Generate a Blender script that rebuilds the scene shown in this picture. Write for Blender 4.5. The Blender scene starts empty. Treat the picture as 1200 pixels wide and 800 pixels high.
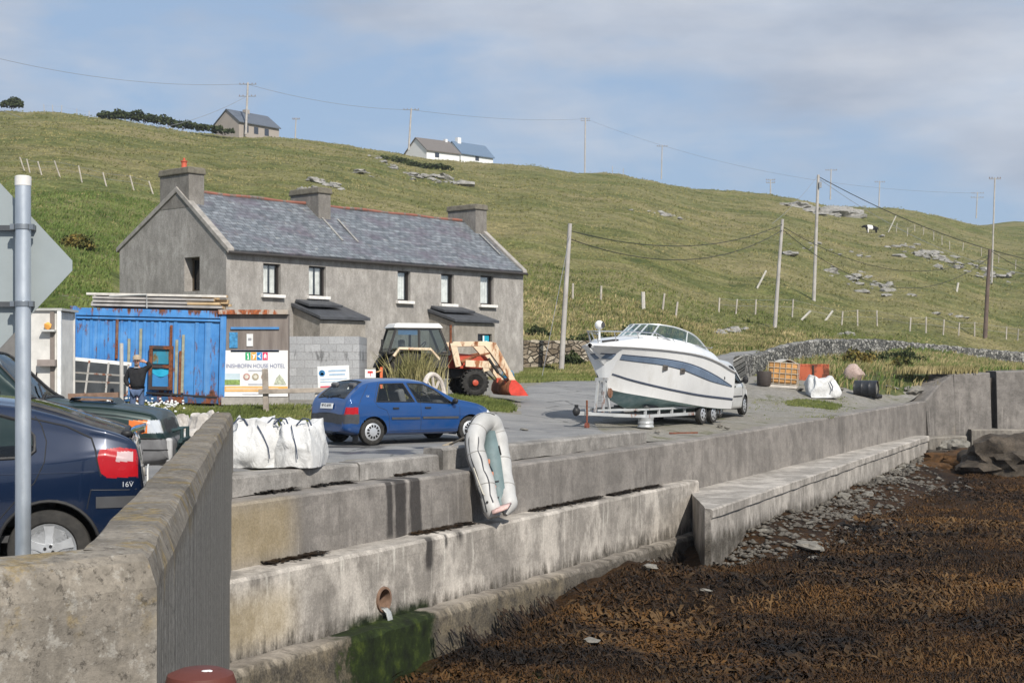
import bpy, bmesh, math, random
import numpy as np
from mathutils import Vector, Matrix, Euler
R_ = math.radians
random.seed(7)
rng = np.random.default_rng(7)
scene = bpy.context.scene
COL = scene.collection
cam_d = bpy.data.cameras.new("camera")
cam = bpy.data.objects.new("camera", cam_d)
COL.objects.link(cam)
EYE = 1.6
F = 1700.0
cam.location = (0, 0, EYE)
cam.rotation_euler = (R_(90), 0, 0)
cam_d.sensor_width = 36
cam_d.lens = 36 * F / 1200
cam_d.shift_y = 30 / 1200
cam_d.clip_start = 0.1
cam_d.clip_end = 5000
scene.camera = cam
SUN_EL = R_(40)
SX, SY = 0.42, -0.907
SUN = Vector((SX * math.cos(SUN_EL), SY * math.cos(SUN_EL), math.sin(SUN_EL))).normalized()
sun_d = bpy.data.lights.new("sun", 'SUN')
sun_d.energy = 4.7
sun_d.angle = R_(0.6)
sun_d.color = (1.0, 0.945, 0.86)
sun = bpy.data.objects.new("sun", sun_d)
COL.objects.link(sun)
sun.rotation_euler = SUN.to_track_quat('Z', 'Y').to_euler()
sun.location = (20, -40, 60)
world = bpy.data.worlds.new("World")
scene.world = world
world.use_nodes = True
wt = world.node_tree
for n in list(wt.nodes):
 wt.nodes.remove(n)
w_out = wt.nodes.new('ShaderNodeOutputWorld')
w_bg = wt.nodes.new('ShaderNodeBackground')
w_bg.inputs['Strength'].default_value = 0.088
w_sky = wt.nodes.new('ShaderNodeTexSky')
w_sky.sky_type = 'NISHITA'
w_sky.sun_disc = False
w_sky.sun_elevation = SUN_EL
w_sky.sun_rotation = math.atan2(SX, SY)
w_sky.air_density = 1.0
w_sky.dust_density = 1.6
w_sky.ozone_density = 1.3
w_tc = wt.nodes.new('ShaderNodeTexCoord')
def w_noise(scale, sc, detail, rough, loc, dist=0.0):
 m = wt.nodes.new('ShaderNodeMapping')
 m.inputs['Scale'].default_value = sc
 m.inputs['Location'].default_value = loc
 wt.links.new(w_tc.outputs['Generated'], m.inputs['Vector'])
 n = wt.nodes.new('ShaderNodeTexNoise')
 n.inputs['Scale'].default_value = scale
 n.inputs['Detail'].default_value = detail
 n.inputs['Roughness'].default_value = rough
 n.inputs['Distortion'].default_value = dist
 wt.links.new(m.outputs['Vector'], n.inputs['Vector'])
 return n.outputs['Fac']
def w_ramp(f, stops):
 r = wt.nodes.new('ShaderNodeValToRGB')
 e = r.color_ramp.elements
 while len(e) < len(stops):
  e.new(0.5)
 for i, (p, c) in enumerate(stops):
  e[i].position = p
  e[i].color = (c, c, c, 1)
 wt.links.new(f, r.inputs['Fac'])
 return r.outputs['Color']
def w_mix(f, a, b, mode='MIX'):
 m = wt.nodes.new('ShaderNodeMix')
 m.data_type = 'RGBA'
 m.blend_type = mode
 for s, v in ((m.inputs['Factor'], f), (m.inputs['A'], a), (m.inputs['B'], b)):
  if isinstance(v, (tuple, float, int)):
   s.default_value = v if not isinstance(v, tuple) else (*v, 1)
  else:
   wt.links.new(v, s)
 return m.outputs['Result']
big = w_ramp(w_noise(3.6, (1, 1, 2.9), 8, 0.54, (3.1, 1.7, 0.62), 0.2), [(0.42, 0.0), (0.55, 0.7), (0.68, 0.95)])
wisp = w_ramp(w_noise(4.0, (1, 1, 6.0), 6, 0.58, (0.4, 5.2, 1.0), 0.3), [(0.54, 0.0), (0.78, 0.30)])
tone = w_ramp(w_noise(4.2, (1, 1, 3.2), 6, 0.55, (7.7, 0.2, 0.3)), [(0.36, 0.0), (0.64, 1.0)])
cloud_c = w_mix(tone, (4.1, 4.6, 5.6), (7.0, 7.3, 7.9))
sky_c = w_mix(0.75, w_sky.outputs['Color'], (3.9, 5.4, 7.7))
c1 = w_mix(big, sky_c, cloud_c)
c2 = w_mix(wisp, c1, (7.2, 7.4, 7.7))
wt.links.new(c2, w_bg.inputs['Color'])
wt.links.new(w_bg.outputs['Background'], w_out.inputs['Surface'])
scene.view_settings.view_transform = 'Standard'
scene.view_settings.look = 'None'
scene.view_settings.exposure = 0.13
scene.view_settings.gamma = 1.0
scene.view_settings.use_curve_mapping = False
scene.render.engine = 'CYCLES'
scene.cycles.max_bounces = 6
scene.cycles.transparent_max_bounces = 12
scene.cycles.use_denoising = True
class NB:
 """small helper that writes a node material"""
 def __init__(s, name, rough=0.85, metal=0.0, spec=0.35):
  s.m = bpy.data.materials.new(name)
  s.m.use_nodes = True
  s.t = s.m.node_tree
  s.b = s.t.nodes['Principled BSDF']
  s.b.inputs['Roughness'].default_value = rough
  s.b.inputs['Metallic'].default_value = metal
  s.b.inputs['Specular IOR Level'].default_value = spec
 def set(s, sock, v):
  if isinstance(v, bpy.types.NodeSocket):
   s.t.links.new(v, sock)
  elif isinstance(v, tuple) and len(v) == 3 and sock.type == 'RGBA':
   sock.default_value = (*v, 1)
  else:
   sock.default_value = v
 def coord(s, k='Object'):
  return s.t.nodes.new('ShaderNodeTexCoord').outputs[k]
 def pos(s):
  return s.t.nodes.new('ShaderNodeNewGeometry').outputs['Position']
 def map(s, v, scale=(1, 1, 1), rot=(0, 0, 0), loc=(0, 0, 0)):
  m = s.t.nodes.new('ShaderNodeMapping')
  s.set(m.inputs['Vector'], v)
  m.inputs['Scale'].default_value = scale
  m.inputs['Rotation'].default_value = rot
  m.inputs['Location'].default_value = loc
  return m.outputs['Vector']
 def noise(s, v, scale, detail=4, rough=0.55, dist=0.0):
  n = s.t.nodes.new('ShaderNodeTexNoise')
  s.set(n.inputs['Vector'], v)
  n.inputs['Scale'].default_value = scale
  n.inputs['Detail'].default_value = detail
  n.inputs['Roughness'].default_value = rough
  n.inputs['Distortion'].default_value = dist
  return n.outputs['Fac']
 def vor(s, v, scale, out='Distance', feature='F1', rnd=1.0):
  n = s.t.nodes.new('ShaderNodeTexVoronoi')
  n.feature = feature
  s.set(n.inputs['Vector'], v)
  n.inputs['Scale'].default_value = scale
  n.inputs['Randomness'].default_value = rnd
  return n.outputs[out]
 def brick(s, v, scale, c1, c2, mortar, w=0.5, h=0.25, ms=0.02, bias=0.0):
  n = s.t.nodes.new('ShaderNodeTexBrick')
  s.set(n.inputs['Vector'], v)
  n.inputs['Scale'].default_value = scale
  s.set(n.inputs['Color1'], c1); s.set(n.inputs['Color2'], c2); s.set(n.inputs['Mortar'], mortar)
  n.inputs['Brick Width'].default_value = w
  n.inputs['Row Height'].default_value = h
  n.inputs['Mortar Size'].default_value = ms
  n.inputs['Bias'].default_value = bias
  return n.outputs['Color'], n.outputs['Fac']
 def ramp(s, f, stops):
  r = s.t.nodes.new('ShaderNodeValToRGB')
  e = r.color_ramp.elements
  while len(e) < len(stops):
   e.new(0.5)
  for i, (p, c) in enumerate(stops):
   e[i].position = p
   e[i].color = (c, c, c, 1) if isinstance(c, (int, float)) else (*c, 1)
  s.set(r.inputs['Fac'], f)
  return r.outputs['Color']
 def mix(s, f, a, b, mode='MIX'):
  m = s.t.nodes.new('ShaderNodeMix')
  m.data_type = 'RGBA'
  m.blend_type = mode
  s.set(m.inputs['Factor'], f); s.set(m.inputs['A'], a); s.set(m.inputs['B'], b)
  return m.outputs['Result']
 def math(s, op, a, b=0.0, clamp=False):
  m = s.t.nodes.new('ShaderNodeMath')
  m.operation = op
  m.use_clamp = clamp
  s.set(m.inputs[0], a); s.set(m.inputs[1], b)
  return m.outputs[0]
 def sep(s, v):
  n = s.t.nodes.new('ShaderNodeSeparateXYZ')
  s.set(n.inputs[0], v)
  return n.outputs
 def comb(s, x, y, z):
  n = s.t.nodes.new('ShaderNodeCombineXYZ')
  s.set(n.inputs[0], x); s.set(n.inputs[1], y); s.set(n.inputs[2], z)
  return n.outputs[0]
 def band(s, x, lo, hi, soft=0.1):
  """1 between lo and hi, soft edges"""
  a = s.t.nodes.new('ShaderNodeMapRange'); a.interpolation_type = 'SMOOTHSTEP'
  s.set(a.inputs[0], x); a.inputs[1].default_value = lo - soft; a.inputs[2].default_value = lo + soft
  b = s.t.nodes.new('ShaderNodeMapRange'); b.interpolation_type = 'SMOOTHSTEP'
  s.set(b.inputs[0], x); b.inputs[1].default_value = hi - soft; b.inputs[2].default_value = hi + soft
  b.inputs[3].default_value = 1.0; b.inputs[4].default_value = 0.0
  return s.math('MULTIPLY', a.outputs[0], b.outputs[0])
 def bump(s, h, strength=0.3, dist=0.02):
  n = s.t.nodes.new('ShaderNodeBump')
  n.inputs['Strength'].default_value = strength
  n.inputs['Distance'].default_value = dist
  s.set(n.inputs['Height'], h)
  s.t.links.new(n.outputs['Normal'], s.b.inputs['Normal'])
  return n.outputs['Normal']
 def color(s, c):
  s.set(s.b.inputs['Base Color'], c)
  return s
 def rough(s, r):
  s.set(s.b.inputs['Roughness'], r)
  return s
def S(r, g, b):
 """sRGB 0-255 to linear"""
 f = lambda c: (c / 255 / 12.92) if c / 255 <= 0.04045 else ((c / 255 + 0.055) / 1.055) ** 2.4
 return (f(r), f(g), f(b))
MATS = {}
def plain(name, c, rough=0.6, metal=0.0, var=0.12, scale=6.0, bump=0.0, spec=0.35, coat=0.0):
 """one colour with slight worn variation"""
 if name in MATS:
  return MATS[name]
 n = NB(name, rough, metal, spec)
 v = n.coord()
 f = n.noise(v, scale, 5, 0.6)
 n.color(n.ramp(f, [(0.3, tuple(x * (1 - var) for x in c)), (0.7, tuple(min(1, x * (1 + var)) for x in c))]))
 f2 = n.noise(v, scale * 2.3, 3)
 n.rough(n.ramp(f2, [(0.3, max(0.02, rough - 0.08)), (0.7, min(1, rough + 0.08))]))
 if bump:
  n.bump(n.noise(v, scale * 5, 3), bump, 0.01)
 if coat:
  n.b.inputs['Coat Weight'].default_value = coat
  n.b.inputs['Coat Roughness'].default_value = 0.04
 MATS[name] = n.m
 return n.m
def rusty(name, c, amount=0.5, rough=0.55, scale=3.0, rust=(0.16, 0.055, 0.025), sz=0.35):
 """paint with patches of rust, stretched downwards"""
 if name in MATS:
  return MATS[name]
 n = NB(name, rough, 0.0, 0.35)
 v = n.coord()
 f = n.noise(n.map(v, (1, 1, sz)), scale, 7, 0.65)
 msk = n.ramp(f, [(0.62 - 0.2 * amount, 0), (0.68 - 0.2 * amount, 1)])
 c0 = n.ramp(n.noise(v, 2.0, 4), [(0.3, tuple(x * 0.85 for x in c)), (0.7, tuple(min(1, x * 1.12) for x in c))])
 rc = n.ramp(n.noise(v, 14, 4), [(0.3, tuple(x * 0.5 for x in rust)), (0.7, tuple(x * 1.5 for x in rust))])
 n.color(n.mix(msk, c0, rc))
 n.rough(n.ramp(msk, [(0, rough), (1, 0.9)]))
 n.bump(f, 0.15, 0.01)
 MATS[name] = n.m
 return n.m
def paint(name, c, rough=0.3, flake=0.15, dirt=0.25):
 """car paint: coat, slight road dust low down"""
 if name in MATS:
  return MATS[name]
 n = NB(name, rough, 0.25, 0.5)
 v = n.coord()
 z = n.sep(v)[2]
 dn = n.noise(n.map(v, (1, 1, 2)), 3.0, 6, 0.65)
 low = n.ramp(z, [(0.15, 1.0), (0.75, 0.15)])
 d = n.math('MULTIPLY', n.ramp(dn, [(0.35, 0), (0.7, 1)]), low)
 d = n.math('MULTIPLY', d, dirt)
 n.color(n.mix(d, c, (0.22, 0.19, 0.15)))
 n.rough(n.math('ADD', n.math('MULTIPLY', d, 0.5), rough))
 n.b.inputs['Coat Weight'].default_value = 1.0
 n.b.inputs['Coat Roughness'].default_value = 0.05
 MATS[name] = n.m
 return n.m
def glass(name, tint=(0.62, 0.70, 0.68), refl=0.16, rough=0.02):
 if name in MATS:
  return MATS[name]
 m = bpy.data.materials.new(name)
 m.use_nodes = True
 t = m.node_tree
 for n in list(t.nodes):
  t.nodes.remove(n)
 o = t.nodes.new('ShaderNodeOutputMaterial')
 tr = t.nodes.new('ShaderNodeBsdfTransparent'); tr.inputs[0].default_value = (*tint, 1)
 gl = t.nodes.new('ShaderNodeBsdfGlossy'); gl.inputs['Roughness'].default_value = rough
 gl.inputs[0].default_value = (0.95, 1, 1, 1)
 lw = t.nodes.new('ShaderNodeLayerWeight'); lw.inputs[0].default_value = 0.25
 ma = t.nodes.new('ShaderNodeMath'); ma.operation = 'MULTIPLY_ADD'
 t.links.new(lw.outputs['Fresnel'], ma.inputs[0]); ma.inputs[1].default_value = 0.8; ma.inputs[2].default_value = refl
 ma.use_clamp = True
 mx = t.nodes.new('ShaderNodeMixShader')
 t.links.new(ma.outputs[0], mx.inputs[0])
 t.links.new(tr.outputs[0], mx.inputs[1]); t.links.new(gl.outputs[0], mx.inputs[2])
 t.links.new(mx.outputs[0], o.inputs['Surface'])
 MATS[name] = m
 return m
class MB:
 def __init__(s):
  s.v = []; s.f = []; s.uv = None
 def add(s, vs, fs):
  o = len(s.v)
  s.v += [tuple(p) for p in vs]
  s.f += [tuple(i + o for i in f) for f in fs]
  return s
 def box(s, c, size, rot=None, taper=(1, 1)):
  x, y, z = (k / 2 for k in size)
  p = [Vector((sx * x * (taper[0] if sz > 0 else 1), sy * y * (taper[1] if sz > 0 else 1), sz * z)) for sz in (-1, 1) for sy in (-1, 1) for sx in (-1, 1)]
  if rot is not None:
   m = Euler(rot).to_matrix()
   p = [m @ q for q in p]
  c = Vector(c)
  return s.add([q + c for q in p], [(0, 2, 3, 1), (4, 5, 7, 6), (0, 1, 5, 4), (2, 6, 7, 3), (0, 4, 6, 2), (1, 3, 7, 5)])
 def beam(s, a, b, w, h=None, up=(0, 0, 1)):
  """box section bar from a to b"""
  a, b = Vector(a), Vector(b)
  h = w if h is None else h
  d = (b - a).normalized()
  u = Vector(up)
  if abs(d.dot(u)) > 0.98:
   u = Vector((0, 1, 0))
  x = d.cross(u).normalized() * (w / 2)
  z = x.cross(d).normalized() * (h / 2)
  p = [a - x - z, a + x - z, a + x + z, a - x + z, b - x - z, b + x - z, b + x + z, b - x + z]
  return s.add(p, [(0, 1, 2, 3), (7, 6, 5, 4), (0, 4, 5, 1), (1, 5, 6, 2), (2, 6, 7, 3), (3, 7, 4, 0)])
 def tube(s, path, r, n=8, caps=True, closed=False):
  P = [Vector(p) for p in path]
  rr = r if isinstance(r, (list, tuple)) else [r] * len(P)
  N = len(P)
  vs = []; fs = []
  up = None
  for i in range(N):
   if closed:
    d = P[(i + 1) % N] - P[i - 1]
   else:
    d = P[min(i + 1, N - 1)] - P[max(i - 1, 0)]
   if d.length < 1e-9:
    d = Vector((0, 0, 1))
   d.normalize()
   if up is None:
    up = d.orthogonal().normalized()
   up = (up - d * up.dot(d))
   if up.length < 1e-6:
    up = d.orthogonal()
   up.normalize()
   w = d.cross(up)
   for k in range(n):
    a = 2 * math.pi * k / n
    vs.append(P[i] + (up * math.cos(a) + w * math.sin(a)) * rr[i])
  M = N if closed else N - 1
  for i in range(M):
   j = (i + 1) % N
   for k in range(n):
    k2 = (k + 1) % n
    fs.append((i * n + k, i * n + k2, j * n + k2, j * n + k))
  if caps and not closed:
   fs.append(tuple(range(n - 1, -1, -1)))
   fs.append(tuple((N - 1) * n + k for k in range(n)))
  return s.add(vs, fs)
 def lathe(s, prof, n=24, axis='Z', c=(0, 0, 0)):
  """prof: list of (r, h)"""
  c = Vector(c)
  vs = []; fs = []
  for r, h in prof:
   for k in range(n):
    a = 2 * math.pi * k / n
    x, y = r * math.cos(a), r * math.sin(a)
    if axis == 'Z': q = (x, y, h)
    elif axis == 'Y': q = (x, h, -y)
    else: q = (h, x, y)
    vs.append(c + Vector(q))
  for i in range(len(prof) - 1):
   for k in range(n):
    k2 = (k + 1) % n
    fs.append((i * n + k, i * n + k2, (i + 1) * n + k2, (i + 1) * n + k))
  if prof[0][0] > 1e-6: fs.append(tuple(range(n - 1, -1, -1)))
  if prof[-1][0] > 1e-6: fs.append(tuple((len(prof) - 1) * n + k for k in range(n)))
  return s.add(vs, fs)
 def prism(s, poly, y0, y1, plane='XZ'):
  """extrude a 2-D outline"""
  n = len(poly)
  def q(p, h):
   if plane == 'XZ': return (p[0], h, p[1])
   if plane == 'XY': return (p[0], p[1], h)
   return (h, p[0], p[1])
  vs = [q(p, y0) for p in poly] + [q(p, y1) for p in poly]
  fs = [tuple(range(n)), tuple(range(2 * n - 1, n - 1, -1))]
  for i in range(n):
   j = (i + 1) % n
   fs.append((i, i + n, j + n, j))
  return s.add(vs, fs)
 def grid(s, rows):
  """rows of equal length of points"""
  o = []
  m = len(rows[0])
  for r in rows: o += list(r)
  fs = [(i * m + j, i * m + j + 1, (i + 1) * m + j + 1, (i + 1) * m + j) for i in range(len(rows) - 1) for j in range(m - 1)]
  return s.add(o, fs)
 def blob(s, c, r, sub=2, amp=0.25, seed=0, flat=1.0, freq=1.6):
  bm = bmesh.new()
  bmesh.ops.create_icosphere(bm, subdivisions=sub, radius=1)
  rx, ry, rz = r if isinstance(r, (tuple, list)) else (r, r, r)
  from mathutils import noise as mn
  off = Vector((seed * 3.7, seed * 1.3, seed * 7.1))
  vs = []
  for v in bm.verts:
   k = 1 + amp * (mn.noise(v.co * freq + off) + 0.5 * mn.noise(v.co * freq * 2.3 + off))
   vs.append((c[0] + v.co.x * rx * k, c[1] + v.co.y * ry * k, c[2] + v.co.z * rz * k))
  fs = [tuple(v.index for v in f.verts) for f in bm.faces]
  bm.free()
  return s.add(vs, fs)
 def mesh(s, name, smooth=True, ang=38, fix=True):
  me = bpy.data.meshes.new(name)
  me.from_pydata(s.v, [], s.f)
  if fix:
   bm = bmesh.new(); bm.from_mesh(me)
   bmesh.ops.recalc_face_normals(bm, faces=bm.faces)
   bm.to_mesh(me); bm.free()
  if smooth:
   me.polygons.foreach_set('use_smooth', [True] * len(me.polygons))
   me.set_sharp_from_angle(angle=R_(ang))
  me.update()
  return me
 def build(s, name, mat, parent=None, smooth=True, ang=38, bevel=0.0, fix=True):
  o = bpy.data.objects.new(name, s.mesh(name, smooth, ang, fix))
  COL.objects.link(o)
  if mat is not None:
   o.data.materials.append(mat)
  if parent is not None:
   o.parent = parent
  if bevel:
   b = o.modifiers.new('bevel', 'BEVEL')
   b.width = bevel; b.segments = 2; b.limit_method = 'ANGLE'; b.angle_limit = R_(40)
  return o
def islands(mb):
 """split a builder into one builder per connected piece"""
 par = list(range(len(mb.v)))
 def find(i):
  while par[i] != i:
   par[i] = par[par[i]]; i = par[i]
  return i
 for f in mb.f:
  for k in f[1:]:
   a, b = find(f[0]), find(k)
   if a != b: par[a] = b
 out = {}
 for f in mb.f: out.setdefault(find(f[0]), []).append(f)
 res = []
 for fs in out.values():
  us = sorted({v for f in fs for v in f}); mp = {v: j for j, v in enumerate(us)}
  res.append(MB().add([mb.v[v] for v in us], [tuple(mp[v] for v in f) for f in fs]))
 return res
def build_each(mb, name, mat, parent, **kw):
 return [b.build(name, mat, parent, **kw) for b in islands(mb)]
def tag(o, label=None, cat=None, group=None, kind=None):
 if label: o['label'] = label
 if cat: o['category'] = cat
 if group: o['group'] = group
 if kind: o['kind'] = kind
 return o
def thing(name, label, cat, loc=(0, 0, 0), rz=0.0, group=None):
 o = bpy.data.objects.new(name, None)
 COL.objects.link(o)
 o.empty_display_size = 0.2
 o.location = loc
 o.rotation_euler = (0, 0, rz)
 return tag(o, label, cat, group)
def copy_tree(o, parent=None):
 c = o.copy()
 COL.objects.link(c)
 if parent is not None:
  c.parent = parent
  c.matrix_parent_inverse = o.matrix_parent_inverse
 for ch in list(o.children):
  copy_tree(ch, c)
 return c
def raw_mesh(name, V, Fq, mat, uv=None, smooth=False, parent=None):
 """fast mesh from numpy arrays: V (n,3), Fq (m,k)"""
 me = bpy.data.meshes.new(name)
 V = np.ascontiguousarray(V, dtype=np.float32); Fq = np.ascontiguousarray(Fq, dtype=np.int32)
 n, (m, k) = len(V), Fq.shape
 me.vertices.add(n); me.vertices.foreach_set('co', V.ravel())
 me.loops.add(m * k); me.loops.foreach_set('vertex_index', Fq.ravel())
 me.polygons.add(m)
 me.polygons.foreach_set('loop_start', np.arange(0, m * k, k, dtype=np.int32))
 if smooth: me.polygons.foreach_set('use_smooth', np.ones(m, dtype=bool))
 if uv is not None:
  l = me.uv_layers.new(name='UVMap')
  l.data.foreach_set('uv', np.ascontiguousarray(uv[Fq.ravel()], dtype=np.float32).ravel())
 me.update(calc_edges=True)
 me.validate()
 o = bpy.data.objects.new(name, me)
 COL.objects.link(o)
 o.data.materials.append(mat)
 if parent is not None: o.parent = parent
 return o
def text_part(name, body, mat, parent, loc, size, rot=(R_(90), 0, 0), align='CENTER', extrude=0.002, xs=1.0):
 cu = bpy.data.curves.new(name, 'FONT')
 cu.body = body; cu.size = size; cu.align_x = align; cu.align_y = 'CENTER'; cu.extrude = extrude
 tmp = bpy.data.objects.new(name + '_tmp', cu)
 COL.objects.link(tmp)
 dg = bpy.context.evaluated_depsgraph_get()
 me = bpy.data.meshes.new_from_object(tmp.evaluated_get(dg))
 bpy.data.objects.remove(tmp)
 o = bpy.data.objects.new(name, me)
 COL.objects.link(o)
 me.materials.clear(); me.materials.append(mat)
 o.parent = parent; o.location = loc; o.rotation_euler = rot; o.scale = (xs, 1, 1)
 return o
def pchip(xs, ys, x):
 """monotone cubic interpolation, ys may be (n,) or (n,k)"""
 xs = np.asarray(xs, float); ys = np.asarray(ys, float)
 h = np.diff(xs); d = (np.diff(ys, axis=0).T / h).T
 m = np.zeros_like(ys)
 m[0] = d[0]; m[-1] = d[-1]
 for i in range(1, len(xs) - 1):
  w1 = 2 * h[i] + h[i - 1]; w2 = h[i] + 2 * h[i - 1]
  with np.errstate(divide='ignore', invalid='ignore'):
   q = (w1 + w2) / (w1 / d[i - 1] + w2 / d[i])
  m[i] = np.where(d[i - 1] * d[i] > 0, q, 0)
 m = np.nan_to_num(m)
 x = np.clip(np.asarray(x, float), xs[0], xs[-1])
 i = np.clip(np.searchsorted(xs, x, side='right') - 1, 0, len(xs) - 2)
 t = (x - xs[i]) / h[i]
 if ys.ndim == 2:
  t = t[:, None]; hh = h[i][:, None]
 else:
  hh = h[i]
 t2, t3 = t * t, t * t * t
 return (2 * t3 - 3 * t2 + 1) * ys[i] + (t3 - 2 * t2 + t) * hh * m[i] + (-2 * t3 + 3 * t2) * ys[i + 1] + (t3 - t2) * hh * m[i + 1]
def _h(ix, iy, s):
 n = (ix.astype(np.int64) * 374761393 + iy.astype(np.int64) * 668265263 + s * 974634777) & 0xffffffff
 n = ((n ^ (n >> 13)) * 1274126177) & 0xffffffff
 return ((n ^ (n >> 16)) & 0xffff) / 65535.0
def vnoise(x, y, s=0):
 x = np.asarray(x, float); y = np.asarray(y, float)
 ix = np.floor(x); iy = np.floor(y)
 fx = x - ix; fy = y - iy
 fx = fx * fx * (3 - 2 * fx); fy = fy * fy * (3 - 2 * fy)
 a = _h(ix, iy, s); b = _h(ix + 1, iy, s); c = _h(ix, iy + 1, s); d = _h(ix + 1, iy + 1, s)
 return (a * (1 - fx) + b * fx) * (1 - fy) + (c * (1 - fx) + d * fx) * fy
def fbm(x, y, s=0, o=4):
 v = 0; a = 0.5; t = 0
 for k in range(o):
  v = v + a * vnoise(np.asarray(x) * 2 ** k, np.asarray(y) * 2 ** k, s + k); t += a; a *= 0.5
 return v / t
def P(px, py, d):
 """photo column and row at depth d -> world point"""
 return Vector(((px - 600) / F * d, d, EYE + (430 - py) / F * d))
# ================================================================== LAND FORM
# quay edge (upper wall face) in plan, straight
WA0 = np.array([-3.9, 20.2]); WA1 = np.array([17.1, 60.0])
WD = (WA1 - WA0) / np.linalg.norm(WA1 - WA0)          # along the quay
WN = np.array([-WD[1], WD[0]])                         # towards the land
def wall_top(y):
 return np.interp(y, [18, 21, 36, 48, 60], [-0.32, -0.30, -0.22, -0.02, 0.19])
def quay_x(y, off=0.0):
 """x of the quay wall face (moved off metres inland) at depth y"""
 return WA0[0] + (y - WA0[1]) * WD[0] / WD[1] - off / WD[1]
_pts = [(-15, 0, 0), (0, 0, 0), (-4, 8, 0), (-9, 10, 0), (-15, 12, .1), (-30, 10, .3), (-4.4, 20.5, 0), (-10, 20, 0), (-25, 22, .4), (-3, 29, 0), (-6, 29, .03), (-.3, 29.3, 0), (1, 32.5, 0), (6, 30, 0), (8, 20, 0), (15, 40, 0), (25, 52, .4),
  (-4.5, 34, .2), (-8.8, 34, .2), (-13, 34, .4), (-22, 34, .8), (-10, 39, .55), (-6, 40, .62), (-14, 40, .7), (-22, 42, 1.6), (-40, 40, 3), (-2, 43, .68), (0, 44, .55), (1.8, 37, .0), (3, 36, 0), (-1, 38, .22),
  (4.7, 36.4, -.17), (5, 40, -.03), (6.9, 40.3, -.10), (7.3, 46, -.02), (10.3, 47, -.0), (12, 52, .08), (10.5, 56, .78), (9.2, 54, .5), (14.7, 56, .14), (17, 60, .22), (15, 62, .85), (13, 62, 1.1), (5, 48, .25), (6, 52, .5), (3, 55, .85),
  (-11, 55, 1.0), (-5, 52, .85), (-17, 57, 1.9), (-26, 57, 4.2), (-45, 57, 5.0), (0, 50, .75), (1, 60, 1.1)]
_cols_px = np.array([-500, 60, 300, 615, 700, 880, 1040, 1200, 1500, 2100], float)
_D = [55, 62, 70, 80, 90, 100, 110, 120, 150, 200]
_Y = {  # photo row of the ground at those depths, then ridge (depth, row)
 -500: ([352, 338, 305, 270, 250, 232, 218, 203, 168, 138], (260, 116)),
 60: ([372, 345, 312, 277, 256, 238, 222, 208, 174, 145], (260, 128)),
 300: ([440, 424, 405, 372, 330, 292, 264, 240, 205, 174], (280, 158)),
 615: ([452, 446, 437, 400, 358, 328, 308, 292, 255, 220], (290, 190)),
 700: ([453, 446, 437, 402, 370, 345, 325, 308, 270, 233], (290, 201)),
 880: ([452, 441, 426, 413, 400, 386, 366, 350, 312, 268], (300, 223)),
 1040: ([450, 437, 433, 424, 415, 403, 392, 380, 345, 300], (320, 241)),
 1200: ([446, 437, 436, 435, 433, 432, 431, 414, 378, 335], (370, 257)),
 1500: ([446, 437, 436, 435, 433, 432, 431, 421, 392, 352], (370, 285)),
 2100: ([446, 437, 436, 435, 433, 432, 431, 424, 402, 372], (370, 320))}
_sky_px = [-500, 0, 130, 240, 300, 430, 550, 700, 800, 900, 1040, 1200, 1500, 2100]
_sky_y = [112, 124, 135, 149, 157, 172, 183, 201, 213, 226, 241, 257, 285, 320]
_ds = np.concatenate([np.linspace(50, 130, 81), np.linspace(132, 400, 135), np.linspace(410, 1500, 60)])
def _lin2(dd, z):
 a = pchip(dd, z, _ds); b = np.interp(_ds, dd, z)
 w = np.clip((_ds - 170) / 40, 0, 1)
 return a * (1 - w) + b * w
def _column(px):
 ys, (R, yr) = _Y[int(px)]
 dd = list(_D) + [R, R + 50, R + 200, R + 700, 1600]
 z = [EYE + (430 - y) / F * d for y, d in zip(ys, _D)]
 zr = EYE + (430 - float(np.interp(px, _sky_px, _sky_y))) / F * R
 z += [zr - .4, zr - 3, zr - 25, zr - 60, zr - 90]
 return _lin2(dd, z)
_TAB = np.array([_column(p) for p in _cols_px])       # (cols, depths)
def Zfar(x, y):
 x = np.asarray(x, float); y = np.asarray(y, float)
 yy = np.maximum(y, 50)
 px = 600 + F * x / yy
 fi = np.clip(np.interp(yy, _ds, np.arange(len(_ds))), 0, len(_ds) - 1.001)
 i0 = fi.astype(int); ft = fi - i0
 pxc = np.clip(px, _cols_px[0], _cols_px[-1])
 ci = np.clip(np.searchsorted(_cols_px, pxc, side='right') - 1, 0, len(_cols_px) - 2)
 t = (pxc - _cols_px[ci]) / (_cols_px[ci + 1] - _cols_px[ci])
 t = t * t * (3 - 2 * t)
 za = _TAB[ci, i0] * (1 - ft) + _TAB[ci, i0 + 1] * ft
 zb = _TAB[ci + 1, i0] * (1 - ft) + _TAB[ci + 1, i0 + 1] * ft
 z = za * (1 - t) + zb * t
 amp = np.clip((y - 74) / 40, 0, 1)
 z = z + amp * ((fbm(x / 9, y / 9, 3, 4) - 0.5) * 1.3 + (fbm(x / 2.4, y / 2.4, 9, 3) - 0.5) * 0.5)
 return z
_seam = []
for px in range(-900, 1400, 130):
 for d in (60, 65):
  xx = (px - 600) / F * d
  if xx < 12.5 or d > 61 and xx < 30:
   _seam.append((xx, d, float(Zfar(xx, d))))
_cp = np.array([p for p in _pts if not (p[1] >= 59 and p[0] < 12)] + _seam)
def _tps(r2):
 return np.where(r2 > 1e-12, r2 * np.log(np.maximum(r2, 1e-12)), 0)
_n = len(_cp)
_K = _tps(((_cp[:, None, :2] - _cp[None, :, :2]) ** 2).sum(-1)) + np.eye(_n) * 2.0
_A = np.zeros((_n + 3, _n + 3)); _A[:_n, :_n] = _K
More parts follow.
